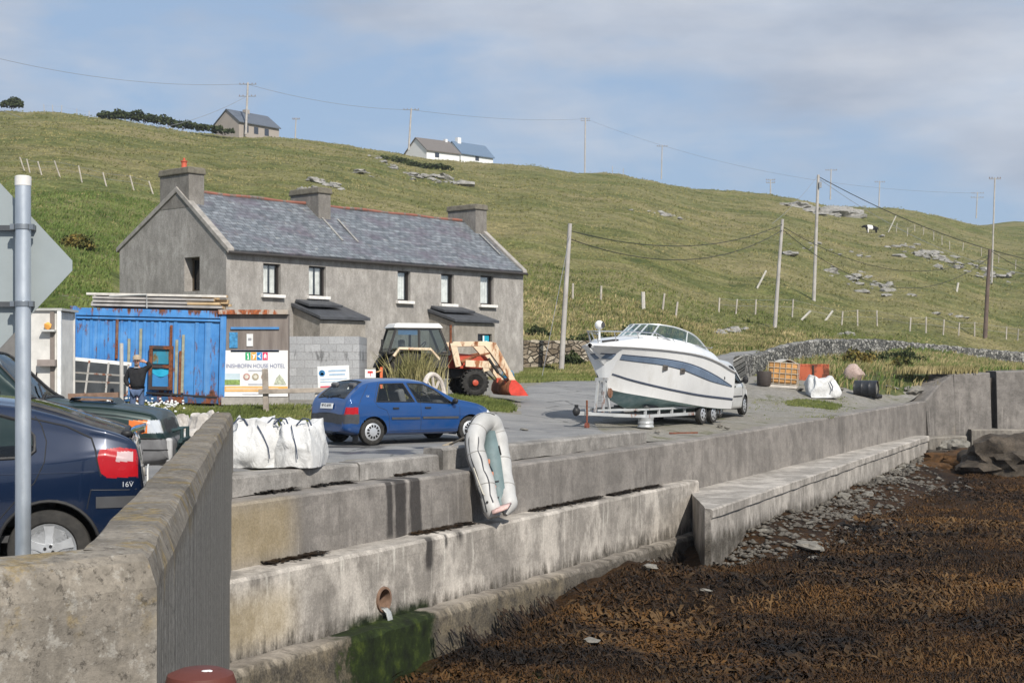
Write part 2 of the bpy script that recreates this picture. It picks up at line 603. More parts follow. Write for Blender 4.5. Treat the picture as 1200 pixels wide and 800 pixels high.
_A[:_n, _n] = 1; _A[:_n, _n + 1:] = _cp[:, :2]; _A[_n, :_n] = 1; _A[_n + 1:, :_n] = _cp[:, :2].T
_W = np.linalg.solve(_A, np.concatenate([_cp[:, 2], [0, 0, 0]]))
def Znear(x, y):
 x = np.asarray(x, float); y = np.asarray(y, float)
 sh = x.shape; x = x.ravel(); y = y.ravel()
 z = np.zeros(len(x))
 for i in range(_n):
  z += _W[i] * _tps((x - _cp[i, 0]) ** 2 + (y - _cp[i, 1]) ** 2)
 z += _W[_n] + _W[_n + 1] * x + _W[_n + 2] * y
 return z.reshape(sh)
def sstep(a, b, x):
 t = np.clip((x - a) / (b - a), 0, 1)
 return t * t * (3 - 2 * t)
def Z(x, y):
 x = np.asarray(x, float); y = np.asarray(y, float)
 if np.ndim(x) and x.size > 200:
  zn = np.zeros(x.shape); mk = y < 66.5
  zn[mk] = Znear(x[mk], y[mk])
 else:
  zn = Znear(x, np.minimum(y, 68))
 flat = 1 - sstep(27, 33, y)
 zn = zn * (1 - flat * (x > -9)) if np.ndim(x) else zn * (1 - float(flat) * float(x > -9))
 zn = zn - .085 * (1 - sstep(13.2, 16.5, y)) * (x > -12)
 # the ground meets the top of the quay wall right of the kerb
 e = quay_x(y, 0.3) - x
 k = (1 - sstep(0.0, 1.6, e)) * (y > 34.5) * (y < 61)
 zn = zn * (1 - k) + (wall_top(y) + 0.0) * k
 w = sstep(58, 66, y)
 return zn * (1 - w) + Zfar(x, y) * w
_gd = np.concatenate([np.arange(8, 90, 0.25), np.arange(90, 420, 1.0)])
def gp(px, py, lo=8, hi=420):
 """ground point seen at a photo position"""
 d = _gd[_gd >= lo]
 kx = (px - 600) / F; kz = (430 - py) / F
 for _ in range(2):
  g = Z(kx * d, d) - (EYE + kz * d)
  i = np.nonzero((g[1:] >= 0) & (g[:-1] < 0))[0]
  if len(i) == 0:
   dd = hi; break
  i = i[0]
  dd = d[i] + (d[i + 1] - d[i]) * (-g[i]) / (g[i + 1] - g[i])
  d = np.linspace(d[i], d[i + 1], 8)
 x = kx * dd
 return Vector((x, dd, float(Z(x, dd))))
def ground(x, y):
 return float(Z(x, y))
def m_hill():
 n = NB('hill grass', 0.95, 0, 0.15)
 p = n.pos()
 big = n.noise(n.map(p, (1, 1.6, 1)), 0.045, 5, 0.6, 0.4)
 mid = n.noise(p, 0.35, 5, 0.6)
 fine = n.noise(p, 3.2, 4, 0.7)
 green = n.ramp(mid, [(0.3, (0.060, 0.078, 0.022)), (0.5, (0.140, 0.145, 0.047)), (0.7, (0.20, 0.195, 0.072))])
 tan = n.ramp(mid, [(0.3, (0.19, 0.165, 0.075)), (0.7, (0.30, 0.25, 0.125))])
 c = n.mix(n.ramp(big, [(0.42, 0), (0.58, 0.9)]), green, tan)
 lush = n.ramp(n.noise(n.map(p, (1, 1, 1), loc=(60, 20, 0)), 0.03, 3, 0.5), [(0.42, 1.0), (0.55, 0.0)])
 x, y, z = n.sep(p)
 left = n.math('MULTIPLY', n.band(x, -80, -14, 6), n.band(y, 55, 122, 3))
 c = n.mix(n.math('MULTIPLY', left, 0.75), c, n.ramp(mid, [(0.3, (0.055, 0.088, 0.018)), (0.7, (0.13, 0.17, 0.040))]))
 c = n.mix(n.math('MULTIPLY', lush, 0.35), c, (0.085, 0.115, 0.028))
 ter = n.noise(n.map(p, (.10, .9, .9)), .5, 6, .68, .3)
 c = n.mix(n.ramp(ter, [(.48, 0), (.64, .45)]), c, n.ramp(mid, [(.3, (.032, .045, .013)), (.7, (.085, .10, .030))]))
 c = n.mix(n.ramp(n.noise(n.map(p, (.16, .7, .7), loc=(5, 9, 0)), .5, 6, .68, .3), [(.50, 0), (.66, .6)]), c, (.27, .24, .115))
 f2 = n.ramp(fine, [(0.3, 0.5), (0.7, 1.45)])
 c = n.mix(1.0, c, f2, 'MULTIPLY')
 n.color(c)
 n.bump(n.math('ADD', fine, n.math('MULTIPLY', mid, 2.0)), 0.9, 0.35)
 return n.m
def m_quay():
 n = NB('quay gravel and old concrete', 0.92, 0, 0.2)
 p = n.pos()
 a = n.noise(p, 0.5, 5, 0.65)
 b = n.noise(p, 6, 5, 0.7)
 c = n.noise(p, 38, 3, 0.7)
 base = n.ramp(b, [(0.3, (0.15, 0.143, 0.13)), (0.55, (0.25, 0.235, 0.21)), (0.75, (0.33, 0.315, 0.285))])
 base = n.mix(n.ramp(a, [(0.40, 0.0), (0.62, 0.6)]), base, (0.19, 0.175, 0.135))
 moss = n.math('MULTIPLY', n.ramp(n.noise(p, 0.9, 6, 0.7), [(0.56, 0), (0.63, 0.8)]), 0.9)
 base = n.mix(moss, base, n.ramp(b, [(0.3, (0.05, 0.06, 0.02)), (0.7, (0.13, 0.13, 0.05))]))
 base = n.mix(1.0, base, n.ramp(c, [(0.25, 0.7), (0.75, 1.25)]), 'MULTIPLY')
 n.color(base)
 n.bump(n.math('ADD', c, b), 0.5, 0.02)
 return n.m
def m_asphalt():
 n = NB('worn asphalt', 0.82, 0, 0.3)
 p = n.pos()
 a = n.noise(p, 0.33, 5, 0.6)
 b = n.noise(p, 2.2, 6, 0.7, 0.6)
 c = n.noise(p, 60, 2, 0.7)
 base = n.ramp(a, [(0.3, (0.16, 0.158, 0.158)), (0.7, (0.26, 0.255, 0.245))])
 base = n.mix(n.ramp(b, [(0.52, 0), (0.66, 0.5)]), base, (0.30, 0.285, 0.26))
 cr = n.vor(n.map(p, (1, 1, 1)), 0.45, 'Distance', 'DISTANCE_TO_EDGE')
 crack = n.ramp(n.math('ADD', cr, n.math('MULTIPLY', n.math('SUBTRACT', b, 0.5), 0.12)), [(0.006, 1), (0.016, 0)])
 base = n.mix(n.math('MULTIPLY', crack, 0.6), base, (0.05, 0.05, 0.045))
 # damp patches near the parked car
 x, y, z = n.sep(p)
 wet = n.math('MULTIPLY', n.math('MULTIPLY', n.band(x, -4.2, 0.4, 0.5), n.band(y, 25.0, 29.0, 0.6)), n.ramp(n.noise(p, 0.8, 4), [(0.47, 0), (0.53, 1)]))
 base = n.mix(n.math('MULTIPLY', wet, 0.75), base, (0.035, 0.035, 0.038))
 base = n.mix(1.0, base, n.ramp(c, [(0.25, 0.75), (0.75, 1.22)]), 'MULTIPLY')
 n.color(base)
 n.rough(n.ramp(wet, [(0, 0.85), (1, 0.3)]))
 n.bump(n.math('ADD', c, n.math('MULTIPLY', crack, -2.0)), 0.35, 0.01)
 return n.m
MAT_HILL = m_hill(); MAT_QUAY = m_quay(); MAT_ASPH = m_asphalt()
def grid_faces(nr, nc):
 i = np.arange(nr - 1)[:, None]; j = np.arange(nc - 1)[None, :]
 a = i * nc + j
 return np.stack([a, a + 1, a + nc + 1, a + nc], -1).reshape(-1, 4)
# near land: rows of constant depth, right edge follows the walls
PAR_IN = [(-3.6, 2.8), (-1.58, 5.15), (-4.45, 21.6)]     # land side of the parapet
def land_edge(y):
 if y < 5.3: return -1.62 - (5.3 - y) * 1.09
 if y < 19.8: return -1.58 - (y - 5.15) * (2.87 / 16.45)
 k = np.interp(y, [19.8, 21.6], [0, 1])
 a = -1.58 - (y - 5.15) * (2.87 / 16.45)
 off = 0.75 if y < 34.8 else np.interp(y, [34.8, 36], [0.75, 0.35])
 q = quay_x(y, off)
 return min(a, q) if y < 20.9 else q
ys = np.concatenate([np.arange(-4, 30, 0.5), np.arange(30, 62.01, 0.4)]); ys[-1] = 62.0
tt = 1 - (1 - np.linspace(0, 1, 150)) ** 1.0
tt = 1 - (np.linspace(1, 0, 150)) ** 1.7
rows = []
for y in ys:
 xe = land_edge(y)
 xs = -56 + (xe + 56) * tt
 rows.append(np.stack([xs, np.full_like(xs, y)], -1))
XY = np.array(rows)
V = np.concatenate([XY, Z(XY[..., 0], XY[..., 1])[..., None]], -1).reshape(-1, 3)
quay = raw_mesh('quay_ground', V, grid_faces(len(ys), 150), MAT_QUAY, smooth=True)
tag(quay, kind='structure')
# hillside
ds = np.concatenate([np.linspace(62, 130, 120), 130 * (1100 / 130) ** (np.linspace(0, 1, 130)[1:])])
us = np.linspace(-1000, 2300, 420)
DD, UU = np.meshgrid(ds, us, indexing='ij')
XX = (UU - 600) / F * DD
V = np.stack([XX, DD, Z(XX, DD)], -1).reshape(-1, 3)
hill = raw_mesh('hillside', V, grid_faces(len(ds), len(us)), MAT_HILL, smooth=True)
tag(hill, kind='structure')
def inpoly(x, y, poly):
 r = np.zeros(np.shape(x), bool)
 n = len(poly)
 for i in range(n):
  x0, y0 = poly[i]; x1, y1 = poly[(i + 1) % n]
  c = ((y0 > y) != (y1 > y)) & (x < (x1 - x0) * (y - y0) / (y1 - y0 + 1e-12) + x0)
  r ^= c
 return r
def drape(name, poly, mat, lift, step=0.35, jag=0.18, kind='structure', seed=1, edge_drop=True):
 """a sheet that follows the ground inside an outline with a rough edge"""
 poly = np.array(poly, float)
 x0, y0 = poly.min(0) - 1; x1, y1 = poly.max(0) + 1
 gx = np.arange(x0, x1, step); gy = np.arange(y0, y1, step)
 X, Y = np.meshgrid(gx, gy)
 jx = X + (vnoise(X * 1.7, Y * 1.7, seed) - .5) * jag * 4
 jy = Y + (vnoise(X * 1.7, Y * 1.7, seed + 5) - .5) * jag * 4
 ins = inpoly(jx, jy, [tuple(p) for p in poly])
 nr, nc = X.shape
 fq = grid_faces(nr, nc)
 keep = ins.ravel()[fq].all(1)
 fq = fq[keep]
 used = np.unique(fq)
 mp = -np.ones(nr * nc, int); mp[used] = np.arange(len(used))
 Xf, Yf = X.ravel()[used], Y.ravel()[used]
 # ragged sheet: border vertices sink into the ground
 cnt = np.bincount(mp[fq].ravel(), minlength=len(used))
 Zf = Z(Xf, Yf) + np.where(cnt < 4, -0.01 if edge_drop else lift, lift)
 o = raw_mesh(name, np.stack([Xf, Yf, Zf], -1), mp[fq], mat, smooth=True)
 return tag(o, kind=kind)
def gpl(pts):
 r = []
 for a in pts:
  g = gp(*a); r.append((g.x, g.y))
 return r
road_poly = [(-30, -3), (-3.2, 2.9), (-1.7, 5.4), (-4.5, 20.6), (-4.6, 21.1), (quay_x(27, .8), 27), (quay_x(34.6, .8), 34.6)] + \
 gpl([(700, 499), (762, 479), (840, 456), (868, 437), (886, 420), (893, 412)]) + gpl([(890, 408.5), (850, 413), (806, 428), (700, 446.5), (640, 447), (607, 456), (600, 474), (592, 483), (520, 482), (450, 488), (372, 498)]) + [(-5.6, 31.5), (-9, 31), (-30, 30)]
drape('road', road_poly, MAT_ASPH, 0.035, 0.3, 0.10)
SH0 = np.array([-3.0, -3.0])
def Zsea(x, y):
 z = np.interp(y, [0, 21, 34, 57, 75, 200], [-3.5, -3.02, -2.62, -2.1, -1.9, -2.5])
 # heaps against the footing and bench
 d = (x - quay_x(y, -2.0))
 z = z + 0.22 * np.exp(-np.maximum(d, 0) / 1.1) * sstep(23, 30, y)
 z = z - 0.012 * np.clip(x - quay_x(y, -3), 0, 40)
 z = z + (fbm(x * .35, y * .35, 21, 4) - .5) * .55 + (fbm(x * 1.6, y * 1.6, 22, 3) - .5) * .22 + (vnoise(x * 6, y * 6, 25) - .5) * .05
 z = z - 0.42 * np.exp(-((x - 4.1) / 1.3) ** 2 - ((y - 33.0) / 2.6) ** 2)
 # the drain has kept a low gully
 z = z - 0.35 * np.exp(-((x + 0.8) / 1.6) ** 2 - ((y - 19.8) / 2.8) ** 2)
 return z
def m_weed():
 n = NB('wet seaweed bed', 0.7, 0, 0.12)
 p = n.pos()
 a = n.noise(p, 0.35, 5, 0.65, 0.5)
 b = n.noise(n.map(p, (1, 1.5, 1)), 3.0, 6, 0.75, 1.0)
 c = n.noise(p, 16, 4, 0.75, 0.8)
 dark = n.ramp(b, [(0.3, (0.006, 0.006, 0.007)), (0.7, (0.035, 0.026, 0.018))])
 org = n.ramp(b, [(0.3, (0.03, 0.016, 0.007)), (0.7, (0.095, 0.047, 0.016))])
 col = n.mix(n.ramp(a, [(0.32, 0), (0.52, 1)]), dark, org)
 col = n.mix(1.0, col, n.ramp(c, [(0.3, 0.35), (0.72, 1.6)]), 'MULTIPLY')
 x, y, z = n.sep(p)
 # green slime where the drain runs out
 g = n.math('MULTIPLY', n.math('MULTIPLY', n.band(x, -4, 1.0, 0.7), n.band(y, 10, 22.6, 0.6)), n.ramp(n.noise(p, 0.9, 4), [(0.42, 0), (0.55, 1)]))
 col = n.mix(g, col, n.ramp(c, [(0.3, (0.008, 0.014, 0.004)), (0.7, (0.035, 0.055, 0.01))]))
 n.color(col)
 n.rough(n.ramp(c, [(0.3, 0.5), (0.7, 0.85)]))
 n.bump(n.math('ADD', c, n.math('MULTIPLY', b, 1.5)), 1.0, 0.10)
 return n.m
gx = np.concatenate([np.arange(-7, 22, 0.16), np.arange(22, 90, 0.8)])
gy = np.concatenate([np.arange(4, 16, 0.5), np.arange(16, 40, 0.16), np.arange(40, 66, 0.3)])
X, Y = np.meshgrid(gx, gy)
V = np.stack([X, Y, Zsea(X, Y)], -1).reshape(-1, 3)
tag(raw_mesh('foreshore', V, grid_faces(len(gy), len(gx)), m_weed(), smooth=True), kind='structure')
def m_conc(name, light, dark, tide=None, moss=(), wet=(), warm=(), lichen=False, streak=1.0, white=0.3, vscale=1.0, formwork=False):
 """UV: u metres along the wall, v height; stains sit on the wall itself"""
 n = NB(name, 0.9, 0, 0.25)
 uv = n.coord('UV'); p = n.pos()
 u, v, _ = n.sep(uv)
 a = n.noise(p, 0.55, 6, 0.65)
 b = n.noise(p, 3.5, 6, 0.7)
 c = n.noise(p, 30, 4, 0.75)
 nz_ = n.t.nodes.new('ShaderNodeNewGeometry').outputs['Normal']
 up = n.ramp(n.math('ABSOLUTE', n.sep(nz_)[2]), [(0.35, 1.0), (0.6, 0.0)])
 st = n.noise(n.map(uv, (2.6 * vscale, 0.45, 1)), 1.0, 8, 0.72)
 st2 = n.noise(n.map(uv, (7.0 * vscale, 0.5, 1)), 1.0, 6, 0.65)
 base = n.ramp(a, [(0.28, dark), (0.72, light)])
 base = n.mix(n.math('MULTIPLY', n.math('MULTIPLY', n.ramp(st, [(0.50, 0), (0.64, 1)]), up), 0.60 * streak), base, tuple(x * 0.45 for x in dark))
 gr = n.ramp(n.noise(n.map(p, (1, 1, 1.4), loc=(3, 7, 1)), 1.9, 9, 0.78), [(0.44, 0), (0.56, 1)])
 base = n.mix(n.math('MULTIPLY', gr, 0.45), base, tuple(x * 0.62 for x in dark))
 base = n.mix(n.math('MULTIPLY', n.math('MULTIPLY', n.ramp(st2, [(0.58, 0), (0.68, 1)]), up), white), base, tuple(min(0.75, x * 1.7) for x in light))
 fr = n.math('FRACT', n.math('MULTIPLY', u, 0.43))
 jt = n.math('MULTIPLY', n.ramp(fr, [(0.0, 1), (0.007, 0)]), up)
 base = n.mix(n.math('MULTIPLY', jt, 0.55), base, tuple(x * 0.3 for x in dark))
 lv = n.math('FRACT', n.math('MULTIPLY', n.math('ADD', v, n.math('MULTIPLY', n.math('SUBTRACT', a, .5), .03)), 2.1))
 base = n.mix(n.math('MULTIPLY', n.math('MULTIPLY', n.ramp(lv, [(0.0, 1), (0.03, 0)]), up), 0.22), base, tuple(x * 0.4 for x in dark))
 blot = n.ramp(n.noise(n.map(p, (1, 1, .6), loc=(9, 4, 2)), 1.1, 7, 0.7), [(0.50, 0), (0.60, 1)])
 base = n.mix(n.math('MULTIPLY', blot, white * 0.9), base, tuple(min(0.7, x * 1.45) for x in light))
 for (u0, u1, v0, v1) in warm:
  k = n.math('MULTIPLY', n.band(u, u0, u1, 0.35), n.band(v, v0, v1, 0.25))
  base = n.mix(n.math('MULTIPLY', k, 0.45), base, (0.36, 0.27, 0.12))
 if formwork:
  fw = n.noise(n.map(uv, (9.0, 0.10, 1)), 1.0, 5, 0.65)
  k = n.math('MULTIPLY', n.math('MULTIPLY', n.ramp(n.math('SUBTRACT', u, 3.6), [(0.3, 0.12), (0.5, 0.9)]), up), n.band(v, -9, .74, .05))
  base = n.mix(k, base, n.ramp(fw, [(0.33, (0.075, 0.068, 0.058)), (0.5, (0.20, 0.185, 0.16)), (0.67, (0.36, 0.335, 0.295))]))
 if tide is not None:
  jag = n.math('ADD', v, n.math('MULTIPLY', n.math('SUBTRACT', n.noise(n.map(uv, (6, 1.2, 1)), 1.0, 6, 0.7), 0.5), 1.0))
  k = n.ramp(n.math('MULTIPLY', n.math('SUBTRACT', tide, jag), 1.4), [(0.0, 0), (0.35, 1)])
  k = n.math('MULTIPLY', k, n.ramp(b, [(0.3, 0.5), (0.6, 1.0)]))
  base = n.mix(k, base, n.ramp(c, [(0.3, (0.022, 0.02, 0.017)), (0.7, (0.11, 0.095, 0.075))]))
 for (u0, u1, v0, v1) in wet:
  j = n.math('ADD', u, n.math('MULTIPLY', n.math('SUBTRACT', st, 0.5), 0.5))
  k = n.math('MULTIPLY', n.band(j, u0, u1, 0.05), n.band(v, v0, v1, 0.08))
  base = n.mix(n.math('MULTIPLY', k, 0.88), base, (0.03, 0.027, 0.026))
 for (u0, u1, v0, v1) in moss:
  j = n.math('ADD', n.math('ADD', u, n.math('MULTIPLY', n.math('SUBTRACT', a, 0.5), 1.6)), n.math('MULTIPLY', n.math('SUBTRACT', b, 0.5), 1.5))
  k = n.math('MULTIPLY', n.band(j, u0, u1, 0.22), n.band(n.math('ADD', v, n.math('MULTIPLY', n.math('SUBTRACT', b, 0.5), 0.5)), v0, v1, 0.10))
  base = n.mix(k, base, n.ramp(b, [(0.35, (0.006, 0.009, 0.003)), (0.55, (0.016, 0.026, 0.005)), (0.74, (0.060, 0.080, 0.012))]))
 if lichen:
  pit = n.ramp(n.noise(p, 22, 5, .8), [(.36, 1), (.46, 0)])
  base = n.mix(n.math('MULTIPLY', pit, .7), base, (.035, .03, .025))
  base = n.mix(n.math('MULTIPLY', n.ramp(n.noise(p, 13, 6, .75), [(.56, 0), (.62, 1)]), .5), base, (.36, .34, .30))
  k = n.ramp(n.noise(p, 3.2, 7, 0.75), [(0.52, 0), (0.60, 0.6)])
  k = n.math('MULTIPLY', k, n.band(v, .70, 1.2, .12))
  base = n.mix(k, base, n.ramp(c, [(0.3, (0.14, 0.10, 0.035)), (0.7, (0.30, 0.21, 0.07))]))
 base = n.mix(1.0, base, n.ramp(c, [(0.25, 0.72), (0.75, 1.25)]), 'MULTIPLY')
 n.color(base)
 n.bump(n.math('ADD', n.math('MULTIPLY', c, 0.7), b), 0.45, 0.02)
 return n.m
def wall_run(name, pts, sec, mat, label, step=0.35, rough=0.010, cat='sea wall', group=None, seed=3, left=True):
 """wall lofted along a plan path. sec(s, q) -> [(inland offset, z)...], closed, going up the face first"""
 P2 = [np.array(p, float) for p in pts]
 L = [0]
 for i in range(1, len(P2)): L.append(L[-1] + np.linalg.norm(P2[i] - P2[i - 1]))
 L = np.array(L)
 S_ = sorted(set([0, L[-1]] + list(np.arange(0, L[-1], step)) + list(L)))
 S_ = [s for i, s in enumerate(S_) if i == 0 or s - S_[i - 1] > 1e-3]
 rows = []; uvs = []
 segs = []
 for s in S_:
  i = int(np.clip(np.searchsorted(L, s, side='right') - 1, 0, len(P2) - 2))
  t = (s - L[i]) / (L[i + 1] - L[i])
  q = P2[i] * (1 - t) + P2[i + 1] * t
  d = (P2[i + 1] - P2[i]) / np.linalg.norm(P2[i + 1] - P2[i])
  nrm = np.array([-d[1], d[0]])
  if abs(s - L[i]) < 1e-6 and 0 < i:                       # mitre
   d0 = (P2[i] - P2[i - 1]) / np.linalg.norm(P2[i] - P2[i - 1])
   n0 = np.array([-d0[1], d0[0]])
   m = (nrm + n0); m /= np.linalg.norm(m)
   nrm = m / max(0.3, m.dot(nrm))
  if not left: nrm = -nrm
  row = []; uvr = []
  per = 0
  sc = sec(s, q)
  for k, (o, z) in enumerate(sc):
   w = q + nrm * o
   r1 = (vnoise(s * 2.3 + k * 7, z * 3, seed) - .5) * rough * 2
   row.append((w[0] + nrm[0] * r1, w[1] + nrm[1] * r1, z + (vnoise(s * 3.1 + k * 5, 2.0, seed + 1) - .5) * rough * 1.6))
   uvr.append((s, z + o * 0.6))
  rows.append(row); uvs.append(uvr)
 m = len(rows[0])
 V = [p for r in rows for p in r]; UV = [q for r in uvs for q in r]
 fs = []
 for i in range(len(rows) - 1):
  for k in range(m):
   k2 = (k + 1) % m
   fs.append((i * m + k, i * m + k2, (i + 1) * m + k2, (i + 1) * m + k))
 fs.append(tuple(range(m))); fs.append(tuple((len(rows) - 1) * m + k for k in range(m - 1, -1, -1)))
 me = bpy.data.meshes.new(name)
 me.from_pydata(V, [], fs)
 ul = me.uv_layers.new(name='UVMap')
 for li, lp in enumerate(me.loops):
  ul.data[li].uv = UV[lp.vertex_index]
 bm = bmesh.new(); bm.from_mesh(me); bmesh.ops.recalc_face_normals(bm, faces=bm.faces); bm.to_mesh(me); bm.free()
 o = bpy.data.objects.new(name, me); COL.objects.link(o); me.materials.append(mat)
 return tag(o, label, cat, group, 'thing')
def along(a, b, t):
 return (a[0] + (b[0] - a[0]) * t, a[1] + (b[1] - a[1]) * t)
def on_face(px, a, b):
 """plan point of photo column px on the straight line a-b"""
 k = (px - 600) / F
 t = (a[0] - k * a[1]) / (k * (b[1] - a[1]) - (b[0] - a[0]))
 return along(a, b, t)
# upper quay wall
A0 = tuple(WA0 - WD * 1.6); A1 = tuple(WA1)
def u_on(px, a, b):
 q = on_face(px, a, b); return math.hypot(q[0] - a[0], q[1] - a[1])
mA = m_conc('upper quay wall concrete', (0.275, 0.251, 0.226), (0.17, 0.155, 0.14), white=0.22, streak=.8,
   wet=[(u_on(452, A0, A1), u_on(460, A0, A1), -1.2, -.2), (u_on(463, A0, A1), u_on(476, A0, A1), -1.3, .0), (u_on(480, A0, A1), u_on(492, A0, A1), -1.3, .0)],
   warm=[(0, 3.0, -1.2, -0.3)])
def secA(s, q):
 z = float(wall_top(q[1]))
 return [(-0.10, -3.4), (-0.02, z - .9), (0, z - .04), (0.03, z), (0.5, z + .005), (1.0, z - .02), (1.0, -3.4)]
wall_run('quay_wall', [A0, A1], secA, mA, 'long grey upper concrete quay wall with dark wet streaks below the blue car')
# kerb blocks on the upper wall
K0 = np.array(A0) + WN * 0.55
def kpt(y, off=0.55): return (float(quay_x(y, off)), float(y))
mK = m_conc('kerb concrete', (0.33, 0.31, 0.285), (0.18, 0.168, 0.153), white=0.35, streak=0.6)
def secK(h):
 def f(s, q):
  z = h
  b = float(wall_top(q[1])) + .008
  return [(-0.01, b), (0, z - .04), (0.04, z), (0.40, z), (0.42, z - .03), (0.42, b)]
 return f
def yk(px): return on_face(px, kpt(20), kpt(40))[1]
wall_run('quay_kerb', [kpt(19.9), kpt(yk(421) - .02)], secK(0.015), mK, 'low weathered concrete kerb behind the two white bulk bags', cat='kerb', seed=11, rough=.016)
wall_run('quay_kerb', [kpt(yk(421)), kpt(yk(515) - .02)], secK(0.03), mK, 'low concrete kerb with dark drip stain beside the blue hatchback', cat='kerb', seed=12, rough=.016)
wall_run('quay_kerb', [kpt(yk(515), .5), kpt(yk(560) - .02, .5)], secK(0.13), mK, 'short pale raised kerb block behind the leaning dinghy', cat='kerb', seed=13, rough=.014)
wall_run('quay_kerb', [kpt(yk(560)), kpt(yk(757))], secK(0.075), mK, 'long pale kerb ending below the boat trailer drum', cat='kerb', seed=14, rough=.016)
# middle wall
B0 = (-3.73 - .508 * 1.6, 17.6); B1 = (4.58, 35.55)
def zB(y): return float(np.interp(y, [17.6, 35.2], [-1.235, -1.17]))
mB = m_conc('middle quay wall concrete', (0.46, 0.42, 0.37), (0.225, 0.203, 0.178), tide=-2.12, white=0.55, streak=0.75,
   moss=[(u_on(408, B0, B1), u_on(502, B0, B1), -3.6, -2.22)],
   wet=[(u_on(500, B0, B1), u_on(508, B0, B1), -1.72, -1.16), (u_on(520, B0, B1), u_on(525, B0, B1), -1.42, -1.16), (u_on(538, B0, B1), u_on(543, B0, B1), -1.34, -1.16)],
   warm=[(1.2, 3.2, -2.2, -1.5)])
def secB(s, q):
 z = zB(q[1])
 return [(-0.04, -3.7), (0.0, -2.3), (0, z - .05), (0.04, z), (0.35, z + .005), (0.75, z + .005), (0.75, -3.7)]
mid = wall_run('quay_wall', [B0, B1], secB, mB, 'stained white and grey middle quay wall with the round drain opening', rough=.012, seed=5)
# drain opening
PIPE = on_face(449, B0, B1)
pz = EYE - 272 / F * PIPE[1]
cut = MB()
ang = math.atan2(WN[1], WN[0])
bd = np.array(B1) - np.array(B0); bd /= np.linalg.norm(bd); bn = np.array([-bd[1], bd[0]])
def bpt(o, u, z): return (PIPE[0] + bn[0] * o + bd[0] * u, PIPE[1] + bn[1] * o + bd[1] * u, z)
def ring(o, r, n=28): return [bpt(o, r * math.cos(2 * math.pi * k / n), pz + r * math.sin(2 * math.pi * k / n)) for k in range(n)]
ra, rb = ring(-.3, .205), ring(.62, .205)
cut.add(ra + rb, [tuple(range(28)), tuple(range(55, 27, -1))] + [(k, (k + 1) % 28, 28 + (k + 1) % 28, 28 + k) for k in range(28)])
cutter = cut.build('drain_cut', None, smooth=False)
bo = mid.modifiers.new('drain', 'BOOLEAN'); bo.operation = 'DIFFERENCE'; bo.object = cutter; bo.solver = 'EXACT'
dg = bpy.context.evaluated_depsgraph_get()
nm = bpy.data.meshes.new_from_object(mid.evaluated_get(dg))
mid.modifiers.clear(); mid.data = nm
bpy.data.objects.remove(cutter)
pp = MB()
n = 28
r1, r2, r3, r4 = ring(-.035, .200), ring(.55, .200), ring(.55, .165), ring(-.035, .165)
pp.add(r1 + r2 + r3 + r4, [(a * 28 + k, a * 28 + (k + 1) % 28, ((a + 1) % 4) * 28 + (k + 1) % 28, ((a + 1) % 4) * 28 + k) for a in range(4) for k in range(28)])
pipe = pp.build('drain_pipe', plain('old clay pipe', (0.20, 0.125, 0.085), 0.8, var=.3, scale=9))
tag(pipe, 'round brown clay drain pipe set into the middle quay wall', 'pipe')
bk = MB(); bk.add(ring(.5, .163) + [bpt(.5, 0, pz)], [(k, (k + 1) % 28, 28) for k in range(28)])
bk.build('pipe_shade', plain('painted pipe shade', (0.02, 0.018, 0.015), 0.9), pipe)  # near-black disc stands in for the darkness inside the pipe
# trickle of water from the drain
tr = MB()
rows = []
prof = [(0.1, -.15), (-.05, -.155), (-.10, -.20), (-.125, -.32), (-.13, -.40)]
for (o, dz) in prof:
 rows.append([bpt(o, u + .02 * math.sin(9 * dz), pz + dz + abs(u) * .1) for u in (-.07, -.03, .0, .04, .07)])
tr.grid(rows)
wm = NB('running water', 0.15, 0, 0.6); wm.color((0.62, 0.64, 0.62)); wm.b.inputs['Transmission Weight'].default_value = 0.5
wm.bump(wm.noise(wm.map(wm.coord(), (20, 20, 3)), 2, 3), 0.6, 0.02)
w_o = tr.build('water_trickle', wm.m); tag(w_o, kind='stuff')
sl = w_o.modifiers.new('thick', 'SOLIDIFY'); sl.thickness = 0.02
# footing
F0 = (-3.52 - .5 * 1.6, 17.1); F1 = (4.02 + .56, 33.7 + 1.232)
mF = m_conc('footing concrete', (0.32, 0.285, 0.24), (0.15, 0.13, 0.11), tide=-2.22, white=0.35, streak=0.9,
   moss=[(u_on(402, F0, F1), u_on(506, F0, F1), -4, -1.9)], warm=[(1, 12, -3.2, -2.4)])
def secF(s, q):
 z = float(np.interp(q[1], [17, 33.7], [-2.31, -2.39]))
 return [(-0.06, -3.9), (0.0, z - .08), (0.05, z), (0.3, z + .01), (1.05, z + .01), (1.05, -3.9)]
wall_run('wall_footing', [F0, F1], secF, mF, 'low weedy concrete footing below the middle quay wall, green where the drain spills', rough=.03, seed=8, step=.22)
# bench in front of the far half
N0 = (4.33, 31.7); N1 = (16.62, 58.0)
mN = m_conc('bench concrete', (0.44, 0.405, 0.362), (0.24, 0.22, 0.195), tide=-1.98, white=0.45, streak=0.7)
def secN(s, q):
 t = np.clip((q[1] - 31.7) / 26.3, 0, 1)
 z = -1.5 + t * .36
 w = max(.12, min(2.0 - t * .75, .10 + .43 * s))
 return [(-0.03, -3.6), (0.0, z - .22), (-.05, z - .2), (-.05, z - .03), (-.02, z), (w, z + .01), (w, -3.6)]
wall_run('quay_bench', [N0, N1], secN, mN, 'broad pale concrete bench at the foot of the far quay wall', rough=.014, seed=17)
